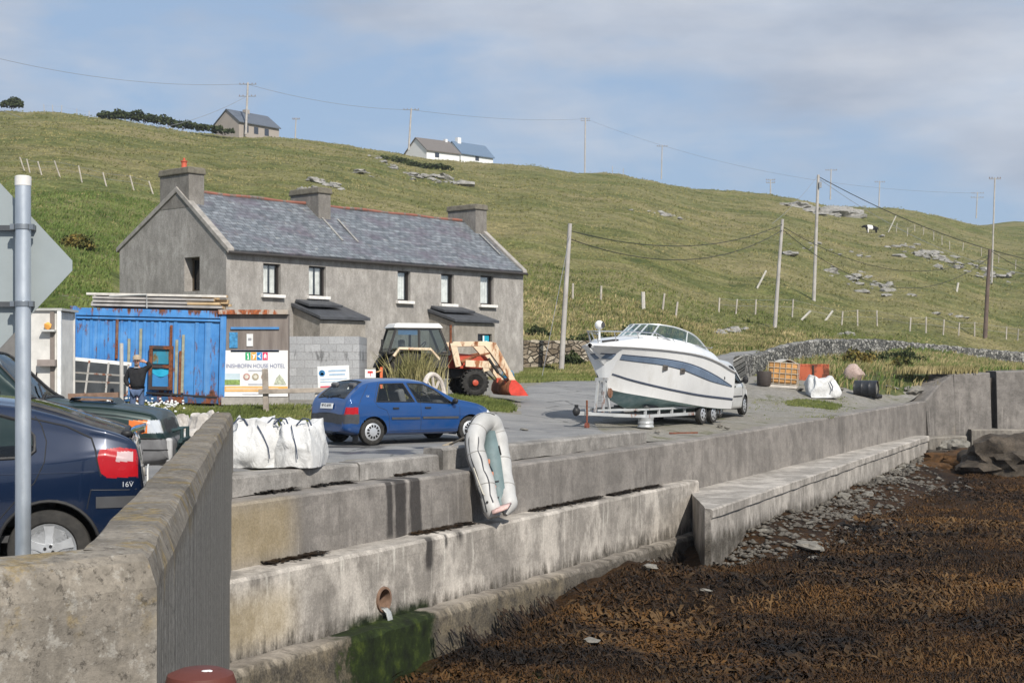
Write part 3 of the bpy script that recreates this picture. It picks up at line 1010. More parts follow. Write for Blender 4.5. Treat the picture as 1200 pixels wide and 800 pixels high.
# far sea wall with a corner, two panels and a slot between them
mS = m_conc('far sea wall concrete', (0.24, 0.22, 0.20), (0.13, 0.12, 0.11), tide=-1.35, white=0.3, streak=0.6, warm=[(2, 12, -2.2, -1.0)])
c0 = A1; c1 = (18.6, 61.2)
def secS(z0, z1, L):
 def f(s, q):
  z = z0 + (z1 - z0) * min(1, s / L)
  return [(-0.35, -3.2), (0.0, z - .06), (.05, z), (1.4, z + .02), (1.4, -3.2)]
 return f
wall_run('sea_wall', [A1, (18.0, 60.9), (18.6, 61.15)], secS(.19, 1.30, 1.9), mS, 'sloping concrete end panel where the quay wall turns to the far sea wall', seed=31)
xg = (1161 - 600) / F * 61.2
wall_run('sea_wall', [(18.62, 61.15), (xg, 61.3)], secS(1.32, 1.38, 2), mS, 'far grey sea wall panel topped with yellow grass', seed=32)
mSd = m_conc('slot concrete', (0.13, 0.115, 0.10), (0.07, 0.06, 0.05), white=.05)
wall_run('wall_slot', [(xg + .005, 61.55), (xg + .26, 61.55)], lambda s, q: [(0, -3.2), (0, 1.15), (.9, 1.15), (.9, -3.2)], mSd, 'dark recessed slot between two far sea wall panels', seed=33, cat='drain slot')
wall_run('sea_wall', [(xg + .265, 61.3), (30, 61.2), (52, 58)], secS(1.42, 1.6, 8), mS, 'far right grey sea wall panel below the stone roadside wall', seed=34)
mP = m_conc('plinth concrete', (0.28, 0.255, 0.22), (0.16, 0.145, 0.125), tide=-1.7, white=.25)
wall_run('wall_plinth', [(16.75, 58.2), (17.4, 59.3), (18.9, 60.25)], lambda s, q: [(0, -3.4), (0, -1.3), (.05, -1.25), (1.0, -1.24), (1.0, -3.4)], mP, 'low concrete block at the far end of the pale bench', seed=35, cat='concrete block')
wall_run('wall_plinth', [(19.2, 60.6), (24.0, 60.75), (34, 60.5)], lambda s, q: [(0, -3.4), (0, -1.05), (.05, -1.0), (1.0, -.98), (1.0, -3.4)], mP, 'low plinth along the foot of the far sea wall behind the boulders', seed=36, cat='concrete block')
# parapet beside the parked cars
PZ = 0.92
mR = m_conc('parapet concrete', (0.245, 0.215, 0.175), (0.12, 0.105, 0.085), lichen=True, white=0.28, streak=.9, formwork=True)
def secR(s, q):
 return [(0.0, -4.2), (0.0, PZ - .12), (.035, PZ - .02), (.07, PZ), (.27, PZ + .005), (.30, PZ - .03), (.30, -4.2)]
# drawn with the sea on the right-hand side; land on the left
wall_run('parapet_wall', [(-4.2, 2.55), (-1.29, 5.25), (-4.19, 21.8)], secR, mR, 'tall rough concrete parapet with yellow lichen on its top beside the parked cars', step=.12, rough=.010, seed=41, cat='parapet')
# ================================================================== GRASS AND WEED
def m_blade(name, lo, mid, hi, nz=0.35):
 n = NB(name, 0.8, 0, 0.2)
 p = n.pos()
 a = n.noise(p, nz, 4, 0.6)
 b = n.noise(p, 7.0, 2, 0.6)
 f = n.math('ADD', n.math('MULTIPLY', a, 0.75), n.math('MULTIPLY', b, 0.35))
 n.color(n.ramp(f, [(0.36, lo), (0.54, mid), (0.72, hi)]))
 n.b.inputs['Subsurface Weight'].default_value = 0.0
 return n.m
def blades(name, pts, h, w, mat, k=4, lean=0.55, spread=0.12, seed=0, kind='stuff', bend=True, wind=(0.25, 0.1)):
 """tufts of k tapering blades at each point; h, w arrays or numbers"""
 g = np.random.default_rng(seed)
 N = len(pts)
 h = np.broadcast_to(h, N); w = np.broadcast_to(w, N)
 b = np.repeat(np.asarray(pts, float), k, 0)
 hh = np.repeat(h, k) * g.uniform(.5, 1.15, N * k); ww = np.repeat(w, k) * g.uniform(.6, 1.3, N * k)
 sp = np.repeat(np.maximum(w, 0) * 0 + spread, k) * (0.4 + np.repeat(h, k) * 2)
 b = b + np.stack([g.normal(0, 1, N * k) * sp, g.normal(0, 1, N * k) * sp, np.full(N * k, -.02)], -1)
 th = g.uniform(0, 2 * np.pi, N * k)
 s = np.stack([np.cos(th), np.sin(th), np.zeros(N * k)], -1) * (ww / 2)[:, None]
 la = g.uniform(0, 2 * np.pi, N * k); lm = g.uniform(0, lean, N * k) * hh
 d = np.stack([np.cos(la) * lm + wind[0] * hh, np.sin(la) * lm + wind[1] * hh, hh], -1)
 m1 = b + d * np.array([.35, .35, .6])
 v = np.stack([b - s, b + s, m1 + s * .75, m1 - s * .75, b + d], 1).reshape(-1, 3)
 i = np.arange(N * k)[:, None] * 5
 tris = np.concatenate([i + [[0, 1, 2]], i + [[0, 2, 3]], i + [[3, 2, 4]]], 0)
 o = raw_mesh(name, v, tris, mat)
 return tag(o, kind=kind)
def pts_in(poly, n, seed, jag=0.5, thick=None):
 g = np.random.default_rng(seed)
 poly = np.array(poly); a = poly.min(0); b = poly.max(0)
 out = []
 while len(out) < n:
  q = g.uniform(a, b, (n * 2, 2))
  jx = q[:, 0] + (vnoise(q[:, 0] * .9, q[:, 1] * .9, seed) - .5) * jag * 2
  jy = q[:, 1] + (vnoise(q[:, 0] * .9, q[:, 1] * .9, seed + 3) - .5) * jag * 2
  q = q[inpoly(jx, jy, [tuple(p) for p in poly])]
  if thick is not None:
   q = q[vnoise(q[:, 0] * thick, q[:, 1] * thick, seed + 9) > g.uniform(.15, .75, len(q))]
  if len(q) == 0: break
  out += [tuple(p) for p in q]
 q = np.array(out[:n])
 return np.concatenate([q, Z(q[:, 0], q[:, 1])[:, None]], 1)
G_GREEN = m_blade('verge grass', (0.05, 0.07, 0.018), (0.12, 0.145, 0.038), (0.26, 0.24, 0.10))
G_TAN = m_blade('dry bank grass', (0.09, 0.10, 0.03), (0.24, 0.205, 0.09), (0.42, 0.34, 0.18))
G_HILL = m_blade('hill tussock grass', (0.055, 0.072, 0.020), (0.175, 0.172, 0.060), (0.36, 0.30, 0.145), 0.16)
G_LUSH = m_blade('lush grass', (0.05, 0.08, 0.018), (0.10, 0.145, 0.034), (0.20, 0.22, 0.075))
# stone wall along the road (plan)
SW_px = [873, 894, 928, 965, 1030, 1087, 1143, 1200, 1300, 1420]
SW_d = [60.2, 66, 72, 80, 90, 98, 106, 112, 122, 134]
SW_top = [417.5, 414, 403, 397.5, 397.5, 402.5, 408, 412.5, 418, 424]
SW = [((p - 600) / F * d, d) for p, d in zip(SW_px, SW_d)]
SW_z = [EYE + (430 - y) / F * d for y, d in zip(SW_top, SW_d)]
g_r1 = gpl([(60, 487), (82, 474), (262, 480), (372, 478), (372, 497), (300, 503), (200, 508), (60, 508)])
g_r2 = gpl([(505, 480), (500, 472), (540, 464), (572, 468), (598, 477), (594, 484)])
g_r3 = gpl([(606, 449), (612, 437), (650, 433), (700, 431), (706, 446), (640, 448)])
g_r4 = gpl([(700, 444), (760, 428), (806, 426), (848, 411), (892, 406), (915, 396), (880, 390), (800, 396), (690, 408), (640, 430)])
g_r5 = [(12.6, 60.6), (14.2, 58.4), (16.2, 59.8), (18.4, 62.6), (34, 62.6), (52, 60)] + [(x, y - .4) for x, y in SW[::-1][:-1]]
g_r6 = gpl([(915, 468), (960, 470), (988, 476), (975, 480), (930, 475)])
field = [(-56, 33), (-24, 36), (-17, 41), (-12.8, 42.2), (-7.6, 42.4), (-8.2, 50), (-12.8, 55.5), (-13, 62.4), (-56, 62.4)]
tag(drape('field', field, MAT_HILL, 0.04, 0.4, .1), kind='structure')
mV = NB('verge soil', .95); _p = mV.pos(); mV.color(mV.ramp(mV.noise(_p, 3, 5, .7), [(.3, (.04, .055, .015)), (.6, (.085, .095, .03)), (.75, (.16, .13, .07))])); mV.bump(mV.noise(_p, 12, 4), .6, .05)
for nm, pl, jag in (('verge', g_r1, .15), ('verge', g_r2, .15), ('verge', g_r3, .15), ('bank', g_r5, .05), ('verge', g_r6, .15)):
 drape(nm, pl, mV.m, 0.045, 0.3, jag)
blades('grass', pts_in(g_r1, 5200, 1), .16, .035, G_GREEN, 4, seed=1)
blades('grass', pts_in(g_r2, 2200, 2), .16, .035, G_GREEN, 4, seed=2)
blades('grass', pts_in(g_r3, 2600, 3), .18, .05, G_GREEN, 4, seed=3)
blades('grass', pts_in(g_r4, 4500, 4, thick=.5), .26, .06, G_TAN, 4, seed=4)
blades('grass', pts_in(g_r4, 7000, 44), .24, .07, G_GREEN, 4, seed=44)
blades('grass', pts_in(g_r5, 9000, 5, thick=.22), .36, .06, G_TAN, 5, seed=5)
blades('grass', pts_in(g_r5, 9000, 55), .34, .07, G_LUSH, 4, seed=55)
blades('grass', pts_in(g_r6, 900, 6), .10, .03, G_GREEN, 4, seed=6)
blades('grass', pts_in(gpl([(880, 470), (1000, 466), (985, 490), (885, 492)]), 260, 66, thick=.8), .06, .03, G_GREEN, 3, seed=66)
blades('grass', pts_in(field, 9000, 7), .30, .08, G_LUSH, 4, seed=7)
blades('grass', np.array([(x, 61.3 + random.uniform(0, 1.3), 1.33) for x in np.random.default_rng(3).uniform(16.6, 19.6, 420)] ), .34, .05, G_TAN, 5, seed=67)
# tussocks over the hill, larger ones further off
def hill_pts(n, seed, d0=62, d1=330, p0=-120, p1=1320):
 g = np.random.default_rng(seed)
 d = d0 * (d1 / d0) ** g.uniform(0, 1, n)
 px = g.uniform(p0, p1, n)
 x = (px - 600) / F * d
 k = np.ones(n, bool)
 k &= ~inpoly(x, d, road_poly)
 k &= ~((d < 74) & (px > 130) & (px < 700))
 k &= ~((px > 860) & (d < np.interp(px, SW_px, np.array(SW_d) + 8)))
 x, d = x[k], d[k]
 return np.stack([x, d, Z(x, d)], -1)
hp = hill_pts(60000, 11)
hsz = np.clip(hp[:, 1] / 100, .8, 2.0)
blades('hill_grass', hp, .115 * hsz, .07 * hsz, G_HILL, 3, seed=8, lean=1.1)
hp = hill_pts(7000, 12, 68, 100, 560, 1320)
blades('bank_grass', hp, .28, .07, G_TAN, 4, seed=9, lean=.9)
hp = hill_pts(9000, 14, 68, 112, 560, 1320)
blades('bank_grass', hp, .22, .07, G_GREEN, 4, seed=19, lean=.9)
hp = hill_pts(12000, 13, 62, 112, -120, 260)
blades('hill_grass', hp, .22, .07, G_LUSH, 3, seed=10, lean=.8)
# seaweed: limp ribbons over the foreshore
def weed(name, n, seed, mat, d0, d1, size):
 g = np.random.default_rng(seed)
 q = []
 while len(q) < n:
  y = d0 * (d1 / d0) ** g.uniform(0, 1, n)
  x = g.uniform(-3.5, 16 + 0.35 * y, n)
  k = (x > quay_x(y, -1.2 - 2.1 * sstep(31.5, 32.5, y))) & (x / y * F + 600 < 1330)
  k &= vnoise(x * .8, y * .8, seed + 2) > g.uniform(.05, .75, n)
  q += list(zip(x[k], y[k]))
 q = np.array(q[:n]); x, y = q[:, 0], q[:, 1]
 z = Zsea(x, y)
 L = size * g.uniform(.5, 1.5, n) * (.55 + .95 * vnoise(x * .55, y * .55, 40) ** 1.4); W = L * g.uniform(.08, .24, n)
 th = g.uniform(0, 2 * np.pi, n)
 dx, dy = np.cos(th), np.sin(th)
 rows = []
 for t in (0, .35, .7, 1.0):
  wob = np.sin(t * 5 + th * 3) * .25 * L * t
  cx = x + dx * L * t - dy * wob; cy = y + dy * L * t + dx * wob
  cz = np.maximum(Zsea(cx, cy), z - .1) + (.015 + .11 * np.sin(t * 3.0) * g.uniform(.2, 1.1, n) * size / .2)
  ww = W * (1.0 if t < .9 else .35) * (.6 if t == 0 else 1) / 2
  tw = g.uniform(-.7, .7, n)
  rows += [np.stack([cx - dy * ww, cy + dx * ww, cz + ww * tw], -1), np.stack([cx + dy * ww, cy - dx * ww, cz - ww * tw], -1)]
 V = np.stack(rows, 1).reshape(-1, 3)
 b = np.arange(n)[:, None] * 8
 Fq = np.concatenate([b + [[2 * i, 2 * i + 1, 2 * i + 3, 2 * i + 2]] for i in range(3)], 0)
 return tag(raw_mesh(name, V, Fq, mat, smooth=True), kind='stuff')
def m_frond(name, a, b, c):
 n = NB(name, 0.6, 0, 0.14)
 p = n.pos()
 f = n.math('ADD', n.math('MULTIPLY', n.noise(n.map(p, (.6, 1.2, 1)), .32, 7, .72, .6), .95), n.math('MULTIPLY', n.noise(p, 9, 2), .12))
 n.color(n.ramp(f, [(.42, a), (.53, b), (.66, c)]))
 return n.m
FR1 = m_frond('bladder wrack', (.012, .009, .007), (.054, .028, .011), (.125, .062, .019))
FR2 = m_frond('dark wrack', (.009, .007, .006), (.024, .016, .010), (.060, .034, .015))
weed('seaweed', 70000, 31, FR1, 17, 62, .135)
weed('seaweed', 42000, 32, FR2, 16, 48, .13)
weed('seaweed', 6000, 33, m_frond('wet kelp', (.012, .010, .008), (.05, .030, .014), (.13, .075, .03)), 16, 40, .23)
# weed hanging on the footing
def hang(n, seed):
 g = np.random.default_rng(seed)
 t = g.uniform(.33, .99, n); x = F0[0] + (F1[0] - F0[0]) * t; y = F0[1] + (F1[1] - F0[1]) * t
 k = ~((t > .42 - .12) & (t < .5 - .12) & (g.uniform(0, 1, n) < .8))
 x, y, t = x[k], y[k], t[k]
 z = -2.55 - g.uniform(0, 1, len(x)) ** .7 * .9 - .25 * (vnoise(t * 40, t * 9, 4) > .55)
 fd = np.array(F1) - np.array(F0); fd /= np.linalg.norm(fd); fn = np.array([fd[1], -fd[0]])
 o = .05 + g.uniform(0, .12, len(x)) + np.clip(-2.6 - z, 0, 1) * .35
 x = x + fn[0] * o; y = y + fn[1] * o
 L = g.uniform(.06, .20, len(x)); W = g.uniform(.012, .035, len(x)); s = g.uniform(-.12, .12, len(x))
 rows = []
 for q in (0, .5, 1):
  cx = x + fn[0] * .10 * q + fd[0] * s * q; cy = y + fn[1] * .10 * q + fd[1] * s * q; cz = z - L * q
  ww = W * (1 - .5 * q)
  rows += [np.stack([cx - fd[0] * ww, cy - fd[1] * ww, cz], -1), np.stack([cx + fd[0] * ww, cy + fd[1] * ww, cz], -1)]
 V = np.stack(rows, 1).reshape(-1, 3); b = np.arange(len(x))[:, None] * 6
 Fq = np.concatenate([b + [[0, 1, 3, 2]], b + [[2, 3, 5, 4]]], 0)
 tag(raw_mesh('seaweed', V, Fq, FR2, smooth=True), kind='stuff')
hang(5200, 41)
# ================================================================== ROCKS
def m_rock(name, a, b, sc=3.0):
 n = NB(name, .9, 0, .25)
 p = n.pos()
 f = n.noise(p, sc, 7, .7); c = n.noise(p, sc * 9, 3, .7)
 n.color(n.mix(1.0, n.ramp(f, [(.3, a), (.7, b)]), n.ramp(c, [(.3, .7), (.7, 1.25)]), 'MULTIPLY'))
 n.bump(f, .6, .05)
 return n.m
MR_hill = m_rock('hill rock', (.13, .125, .11), (.38, .365, .335), 2.0)
MR_shore = m_rock('shore stone', (.10, .095, .082), (.27, .25, .215), 5)
MR_bould = m_rock('weedy boulder', (.018, .015, .012), (.105, .085, .065), 2.6)
rk = []
for i in range(7):
 m = MB().blob((0, 0, .25), (1, .8, .55), 2, .55, seed=i + 3)
 rk.append(m.mesh('rock', True, 25))
def rock(x, y, r, mat, label, group, flat=1.0, sink=0.0, z=None, cat='rock', name='rock', k=None):
 me = rk[k if k is not None else random.randrange(7)]
 key = (me.name, mat.name)
 if key not in MATS:
  c = me.copy(); c.materials.append(mat); MATS[key] = c
 o = bpy.data.objects.new(name, MATS[key]); COL.objects.link(o)
 zz = ground(x, y) if z is None else z
 o.location = (x, y, zz - sink); o.scale = (r, r * random.uniform(.7, 1.1), r * flat * random.uniform(.7, 1.2))
 o.rotation_euler = (random.uniform(-.2, .2), random.uniform(-.2, .2), random.uniform(0, 6.28))
 return tag(o, label, cat, group)
def hill_rocks(px0, py0, px1, py1, n, r, w, label, group, flat=.7):
 for i in range(n):
  t = random.random()
  g = gp(px0 + (px1 - px0) * t + random.gauss(0, w), py0 + (py1 - py0) * t + random.gauss(0, w * .35), 62)
  rock(g.x, g.y, r * random.uniform(.35, 1.3) * (1.6 if random.random() < .12 else 1), MR_hill, label, group, flat, r * .15)
hill_rocks(430, 180, 465, 198, 16, .55, 3, 'grey stone in the upper broken row on the hillside behind the house', 'stones of the upper broken row')
hill_rocks(470, 203, 548, 217, 30, .75, 5, 'grey stone in the broken wall row on the hill above the right chimney', 'stones of the hill wall row')
hill_rocks(365, 212, 405, 222, 12, .6, 3, 'pale stone heaped on the hill just above the middle chimney', 'stones heaped above the middle chimney')
hill_rocks(762, 249, 800, 256, 14, .55, 4, 'pale stone on the hill straight above the motor boat', 'stones above the boat')
hill_rocks(715, 243, 740, 246, 3, .5, 5, 'lone pale stone on open hill grass', 'lone stones on the hill')
hill_rocks(928, 240, 1000, 255, 16, 1.2, 8, 'pale outcrop stone beside the tall pole near the skyline', 'outcrop near the skyline', .5)
hill_rocks(1045, 285, 1180, 328, 75, .75, 9, 'pale stone in the long tumbled field wall on the right hillside', 'stones of the tumbled field wall', .8)
hill_rocks(975, 318, 1062, 345, 42, .6, 9, 'stone in the dark scree patch between the two right-hand poles', 'scree between the right poles', .8)
hill_rocks(925, 285, 1015, 300, 14, .4, 6, 'small white stone scattered on mid slope by the tall pole', 'small stones by the tall pole')
hill_rocks(1085, 362, 1125, 372, 6, .45, 5, 'white stone low on the slope left of the brown pole', 'stones beside the brown pole')
hill_rocks(420, 202, 445, 206, 6, .8, 4, 'flat grey slab showing through the hill grass', 'slabs in the hill grass', .35)
hill_rocks(838, 392, 872, 386, 22, .38, 3, 'grey stone in the heap on the road bank above the van', 'stones of the bank heap', .8)
hill_rocks(985, 393, 1000, 390, 8, .35, 3, 'grey stone peeping from the bank above the roadside wall', 'stones in the roadside bank', .8)
g = gp(925, 299, 62); rock(g.x, g.y, .9, MR_hill, 'single rounded white boulder between the two grey poles', None, .9)
g = gp(1010, 250, 62)
# bare rock slabs on the skyline right of the tall pole
for (px, py, r, lb) in ((985, 252, 4.0, 'large bare sloping rock slab right of the tall pole'), (937, 243, 2.6, 'low bare rock outcrop left of the tall pole')):
 g = gp(px, py, 62)
 o = MB().blob((0, 0, 0), (r, r * .6, r * .38), 3, .5, seed=int(r * 7)).build('rock', MR_hill)
 o.location = (g.x, g.y, g.z); tag(o, lb, 'rock')
# shore stones along the bench and footing
for i in range(26):
 t = random.random() ** .8
 y = 31.5 + t * 26
 xf = np.interp(y, [N0[1], N1[1]], [N0[0], N1[0]]) if y > N0[1] else F1[0]
 x = xf + .15 + abs(random.gauss(0, .55 + .6 * math.exp(-((y - 37) / 4) ** 2) + .5 * math.exp(-((y - 46) / 4) ** 2)))
 r = random.uniform(.12, .26)
 rock(x, y, r, MR_shore, 'grey shore stone on the strip along the foot of the pale bench', 'stones along the foot of the bench', .6, r * .1, z=float(Zsea(x, y)) + .03, cat='stone', name='stone')
# shingle: loose small stones nobody could count
def shingle(n, seed):
 g = np.random.default_rng(seed)
 t = g.uniform(0, 1, n) ** .85; y = 31.0 + t * 26.5
 xf = np.where(y > N0[1], np.interp(y, [N0[1], N1[1]], [N0[0], N1[0]]), np.interp(y, [F0[1], F1[1]], [F0[0], F1[0]]))
 sp = .45 + .75 * np.exp(-((y - 37) / 4) ** 2) + .6 * np.exp(-((y - 46) / 4) ** 2)
 x = xf + .05 + np.abs(g.normal(0, 1, n)) * sp * 1.25
 k = vnoise(x * 1.3, y * 1.3, 77) > g.uniform(0, .6, n); x, y = x[k], y[k]; n = len(x)
 r = g.uniform(.02, .075, n) * np.where(g.uniform(0, 1, n) < .15, 1.7, 1)
 z = Zsea(x, y) + r * .35
 oc = np.array([(1, 0, 0), (.3, .9, 0), (-.8, .5, 0), (-.7, -.7, 0), (.4, -.9, 0), (.1, .1, .62), (0, 0, -.5)])
 th = g.uniform(0, 6.28, n); c, s_ = np.cos(th), np.sin(th)
 V = np.empty((n, 7, 3)); j = g.uniform(.7, 1.3, (n, 7, 3))
 p = oc[None] * j
 V[..., 0] = x[:, None] + (p[..., 0] * c[:, None] - p[..., 1] * s_[:, None]) * r[:, None] * 1.3
 V[..., 1] = y[:, None] + (p[..., 0] * s_[:, None] + p[..., 1] * c[:, None]) * r[:, None]
 V[..., 2] = z[:, None] + p[..., 2] * r[:, None]
 tri = [(i, (i + 1) % 5, 5) for i in range(5)] + [((i + 1) % 5, i, 6) for i in range(5)]
 b = np.arange(n)[:, None] * 7
 tag(raw_mesh('shingle', V.reshape(-1, 3), np.concatenate([b + [t_] for t_ in tri]), m_rock('shingle', (.035, .031, .026), (.18, .163, .138), 6)), kind='stuff')
shingle(3600, 5)
for (px, py, r, lb) in ((948, 645, .34, 'largest flat pale stone lying in the seaweed near the bench'), (956, 658, .15, 'white stone just below the large flat pale stone'), (762, 680, .2, 'pale green stone at the end of the footing'), (827, 697, .13, 'bluish stone alone in the seaweed'), (693, 752, .15, 'dull grey stone low in the dark seaweed')):
 d = 25
 for _ in range(25):
  q = P(px, py, d); d += (float(Zsea(q.x, q.y)) - q.z) * -6
 rock(q.x, q.y, r, MR_shore, lb, None, .45, 0, z=float(Zsea(q.x, q.y)) + .07, cat='stone', name='stone')
for (px, d, z, r, sd, lb, mt) in ((1185, 51.5, -1.75, (1.75, 1.3, .95), 5, 'huge dark rounded boulder at the foot of the far sea wall', MR_bould), (1137, 54, -2.0, (1.5, .9, .55), 6, 'low brown weed covered boulder beside the huge dark boulder', None), (1102, 56.0, -2.0, (.75, .6, .42), 7, 'small dark weedy boulder at the end of the bench', MR_bould), (1090, 52.5, -2.15, (.9, .6, .33), 8, 'low dark weedy mound in front of the bench end', None), (1106, 54.5, -1.95, (.4, .3, .3), 9, 'grey rubble stone beside the concrete block', MR_shore), (1120, 58.5, -1.7, (.7, .5, .4), 19, 'broken grey stone under the far sea wall plinth', MR_shore)):
 o = MB().blob((0, 0, 0), r, 4, .36, seed=sd, freq=1.9).build('boulder', mt or m_rock('weed covered boulder', (.02, .012, .006), (.12, .06, .022), 4))
 o.location = ((px - 600) / F * d, d, z); tag(o, lb, 'boulder')
# ================================================================== DRY STONE WALLS
def m_stonewall(name, c0, c1, c2, sc=2.4):
 n = NB(name, .92, 0, .2)
 uv = n.coord('UV')
 w = n.map(uv, (1, 1.5, 1))
 wob = n.noise(uv, 3.0, 3)
 wv = n.comb(n.math('ADD', n.sep(w)[0], n.math('MULTIPLY', wob, .12)), n.math('ADD', n.sep(w)[1], n.math('MULTIPLY', wob, .10)), 0.0)
 d = n.vor(wv, sc, 'Distance', 'DISTANCE_TO_EDGE')
 cell = n.vor(wv, sc, 'Color')
 f = n.noise(cell, 4.0, 1)
 g = n.noise(n.pos(), 14, 5, .7)
 r = n.sep(cell)[0]
 col = n.ramp(r, [(.1, c0), (.5, c1), (.9, c2)])
 col = n.mix(1.0, col, n.ramp(g, [(.3, .6), (.7, 1.3)]), 'MULTIPLY')
 gap = n.ramp(d, [(.015, 1), (.07, 0)])
 n.color(n.mix(n.math('MULTIPLY', gap, .85), col, (.025, .022, .018)))
 n.bump(n.math('ADD', n.ramp(d, [(0, 0), (.12, 1)]), n.math('MULTIPLY', g, .25)), 1.0, .07)
 return n.m
MSW = m_stonewall('grey field stone', (.10, .10, .095), (.20, .195, .18), (.40, .385, .35), 3.4)
MSW2 = m_stonewall('tan field stone', (.15, .12, .085), (.27, .225, .17), (.42, .37, .29), 2.6)
def sw_sec(zs_):
 L = [0]
 for i in range(1, len(SW)): L.append(L[-1] + math.dist(SW[i], SW[i - 1]))
 def f(s, q):
  zt = float(np.interp(s, L, zs_)) + (vnoise(s * 2.2, .5, 3) - .5) * .10
  b = zt - 1.9
  return [(-.06, b), (-.02, zt - .5), (0, zt - .12), (.05, zt - .02), (.25, zt + .02), (.45, zt - .02), (.5, zt - .12), (.56, b)]
 return f
wall_run('stone_wall', SW, sw_sec(SW_z), MSW, 'long curving grey dry stone wall along the road', rough=.03, step=.4, cat='stone wall', seed=51)
w2a, w2b = P(606, 440, 72.5), P(706, 432, 74)
wall_run('stone_wall', [(w2a.x, w2a.y), (w2b.x, w2b.y)], lambda s, q: [(-.05, .6), (-.02, 2.0), (0, 2.85 + .1 * vnoise(s * 3, 1, 5)), (.2, 2.95), (.5, 2.9), (.55, .6)], MSW2, 'tan dry stone wall right of the old house', rough=.035, step=.25, cat='stone wall', seed=52)
w3a, w3b = P(700, 432, 74), P(760, 425, 75.5)
wall_run('stone_wall', [(w3a.x, w3a.y), (w3b.x, w3b.y)], lambda s, q: [(-.05, .6), (0, 2.0), (.2, 2.3 - s * .12), (.5, 2.2 - s * .12), (.55, .6)], MSW2, 'tumbling end of the tan stone wall behind the boat bow', rough=.06, step=.25, cat='stone wall', seed=53)
# ================================================================== THE OLD HOUSE
def m_render(name, a, b, c):
 n = NB(name, .93, 0, .15)
 p = n.pos()
 f = n.noise(p, .55, 6, .65); g = n.noise(n.map(p, (1, 1, .55)), 2.6, 7, .75); h = n.noise(p, 24, 3, .7)
 st = n.noise(n.map(p, (5, 5, .35)), 1, 5, .6)
 col = n.ramp(g, [(.30, a), (.5, b), (.68, c)])
 col = n.mix(n.math('MULTIPLY', n.ramp(f, [(.4, 0), (.65, 1)]), .5), col, tuple(x * .7 for x in b))
 col = n.mix(n.math('MULTIPLY', n.ramp(st, [(.54, 0), (.70, 1)]), .16), col, tuple(x * .55 for x in a))
 n.color(n.mix(1.0, col, n.ramp(h, [(.3, .8), (.7, 1.2)]), 'MULTIPLY'))
 n.bump(n.math('ADD', h, g), .4, .03)
 return n.m
MH = m_render('old grey roughcast', (.21, .195, .18), (.33, .31, .285), (.46, .435, .405))
MH2 = m_render('chimney render', (.14, .13, .115), (.21, .195, .175), (.29, .27, .245))
def m_slate():
 n = NB('old slates', .55, 0, .45)
 uv = n.coord('UV')
 c, f = n.brick(uv, 1.0, (.105, .118, .132), (.185, .20, .215), (.035, .037, .04), .34, .22, .012)
 cell = n.noise(n.map(uv, (2.94, 4.55, 1)), 1.0, 1, .5)
 p = n.noise(n.map(uv, (.5, .9, 1)), .9, 5, .65)
 col = n.mix(n.ramp(p, [(.48, 0), (.62, .7)]), c, (.105, .088, .108))
 col = n.mix(n.math('MULTIPLY', n.ramp(n.noise(uv, 2.6, 6, .75), [(.58, 0), (.68, .8)]), .75), col, (.30, .30, .28))
 col = n.mix(n.math('MULTIPLY', n.ramp(n.noise(n.map(uv, (1.3, .8, 1), loc=(4, 8, 0)), 1.4, 5, .7), [(.62, 0), (.7, .8)]), .5), col, (.19, .13, .08))
 col = n.mix(1.0, col, n.ramp(cell, [(.3, .72), (.7, 1.3)]), 'MULTIPLY')
 n.color(col)
 n.bump(n.math('ADD', f, n.math('MULTIPLY', n.noise(uv, 9, 3), .6)), -.5, .03)
 return n.m
MSL = m_slate()
HO = Vector((-11.17, 56.7)); HU = Vector((.661, .7505)).normalized(); HN = Vector((-HU.y, HU.x))
LH, WH = 17.72, 7.29
HB = -.2
EF, ER, RW, RZ = 6.2, 6.56, 3.2, 8.66
house = thing('old_house', 'long two storey grey roughcast house with slate roof and three chimneys', 'house', (HO.x, HO.y, 0), math.atan2(HU.y, HU.x))
# local frame: x along the front, y inwards, z up
def s_of(px, w=0.0):
 k = (px - 600) / F
 return (HO.x + HN.x * w - k * (HO.y + HN.y * w)) / (k * HU.y - HU.x)
def w_of(px, s=0.0):
 k = (px - 600) / F
 return (HO.x + HU.x * s - k * (HO.y + HU.y * s)) / (k * HN.y - HN.x)
def z_of(py, s, w=0.0):
 return EYE + (430 - py) / F * (HO.y + HU.y * s + HN.y * w)
def panel(mb, u0, u1, v0, v1, holes, f, depth, top=None):
 """rectangle with openings; f(u, v, o) gives the 3-D point, o = depth into the wall"""
 us = sorted({u0, u1} | {h[0] for h in holes} | {h[1] for h in holes})
 vs = sorted({v0, v1} | {h[2] for h in holes} | {h[3] for h in holes})
 for i in range(len(us) - 1):
  for j in range(len(vs) - 1):
   cu, cv = (us[i] + us[i + 1]) / 2, (vs[j] + vs[j + 1]) / 2
   if any(h[0] < cu < h[1] and h[2] < cv < h[3] for h in holes): continue
   mb.add([f(us[i], vs[j], 0), f(us[i + 1], vs[j], 0), f(us[i + 1], vs[j + 1], 0), f(us[i], vs[j + 1], 0)], [(0, 1, 2, 3)])
 for a, b, c, d in holes:
  q = [(a, c), (b, c), (b, d), (a, d)]
  for k in range(4):
   p, r = q[k], q[(k + 1) % 4]
   mb.add([f(*p, 0), f(*r, 0), f(*r, depth), f(*p, depth)], [(0, 1, 2, 3)])
wins = []
for (a, b, y0, y1) in ((308.5, 329, 309, 345), (362, 382, 312, 347), (466, 481, 317.5, 352.5), (517, 532, 321, 356), (563, 578.5, 323, 357)):
 s0, s1 = s_of(a), s_of(b); sc = (s0 + s1) / 2
 wins.append((s0, s1, z_of(y1, sc), z_of(y0, sc)))
wall = MB()
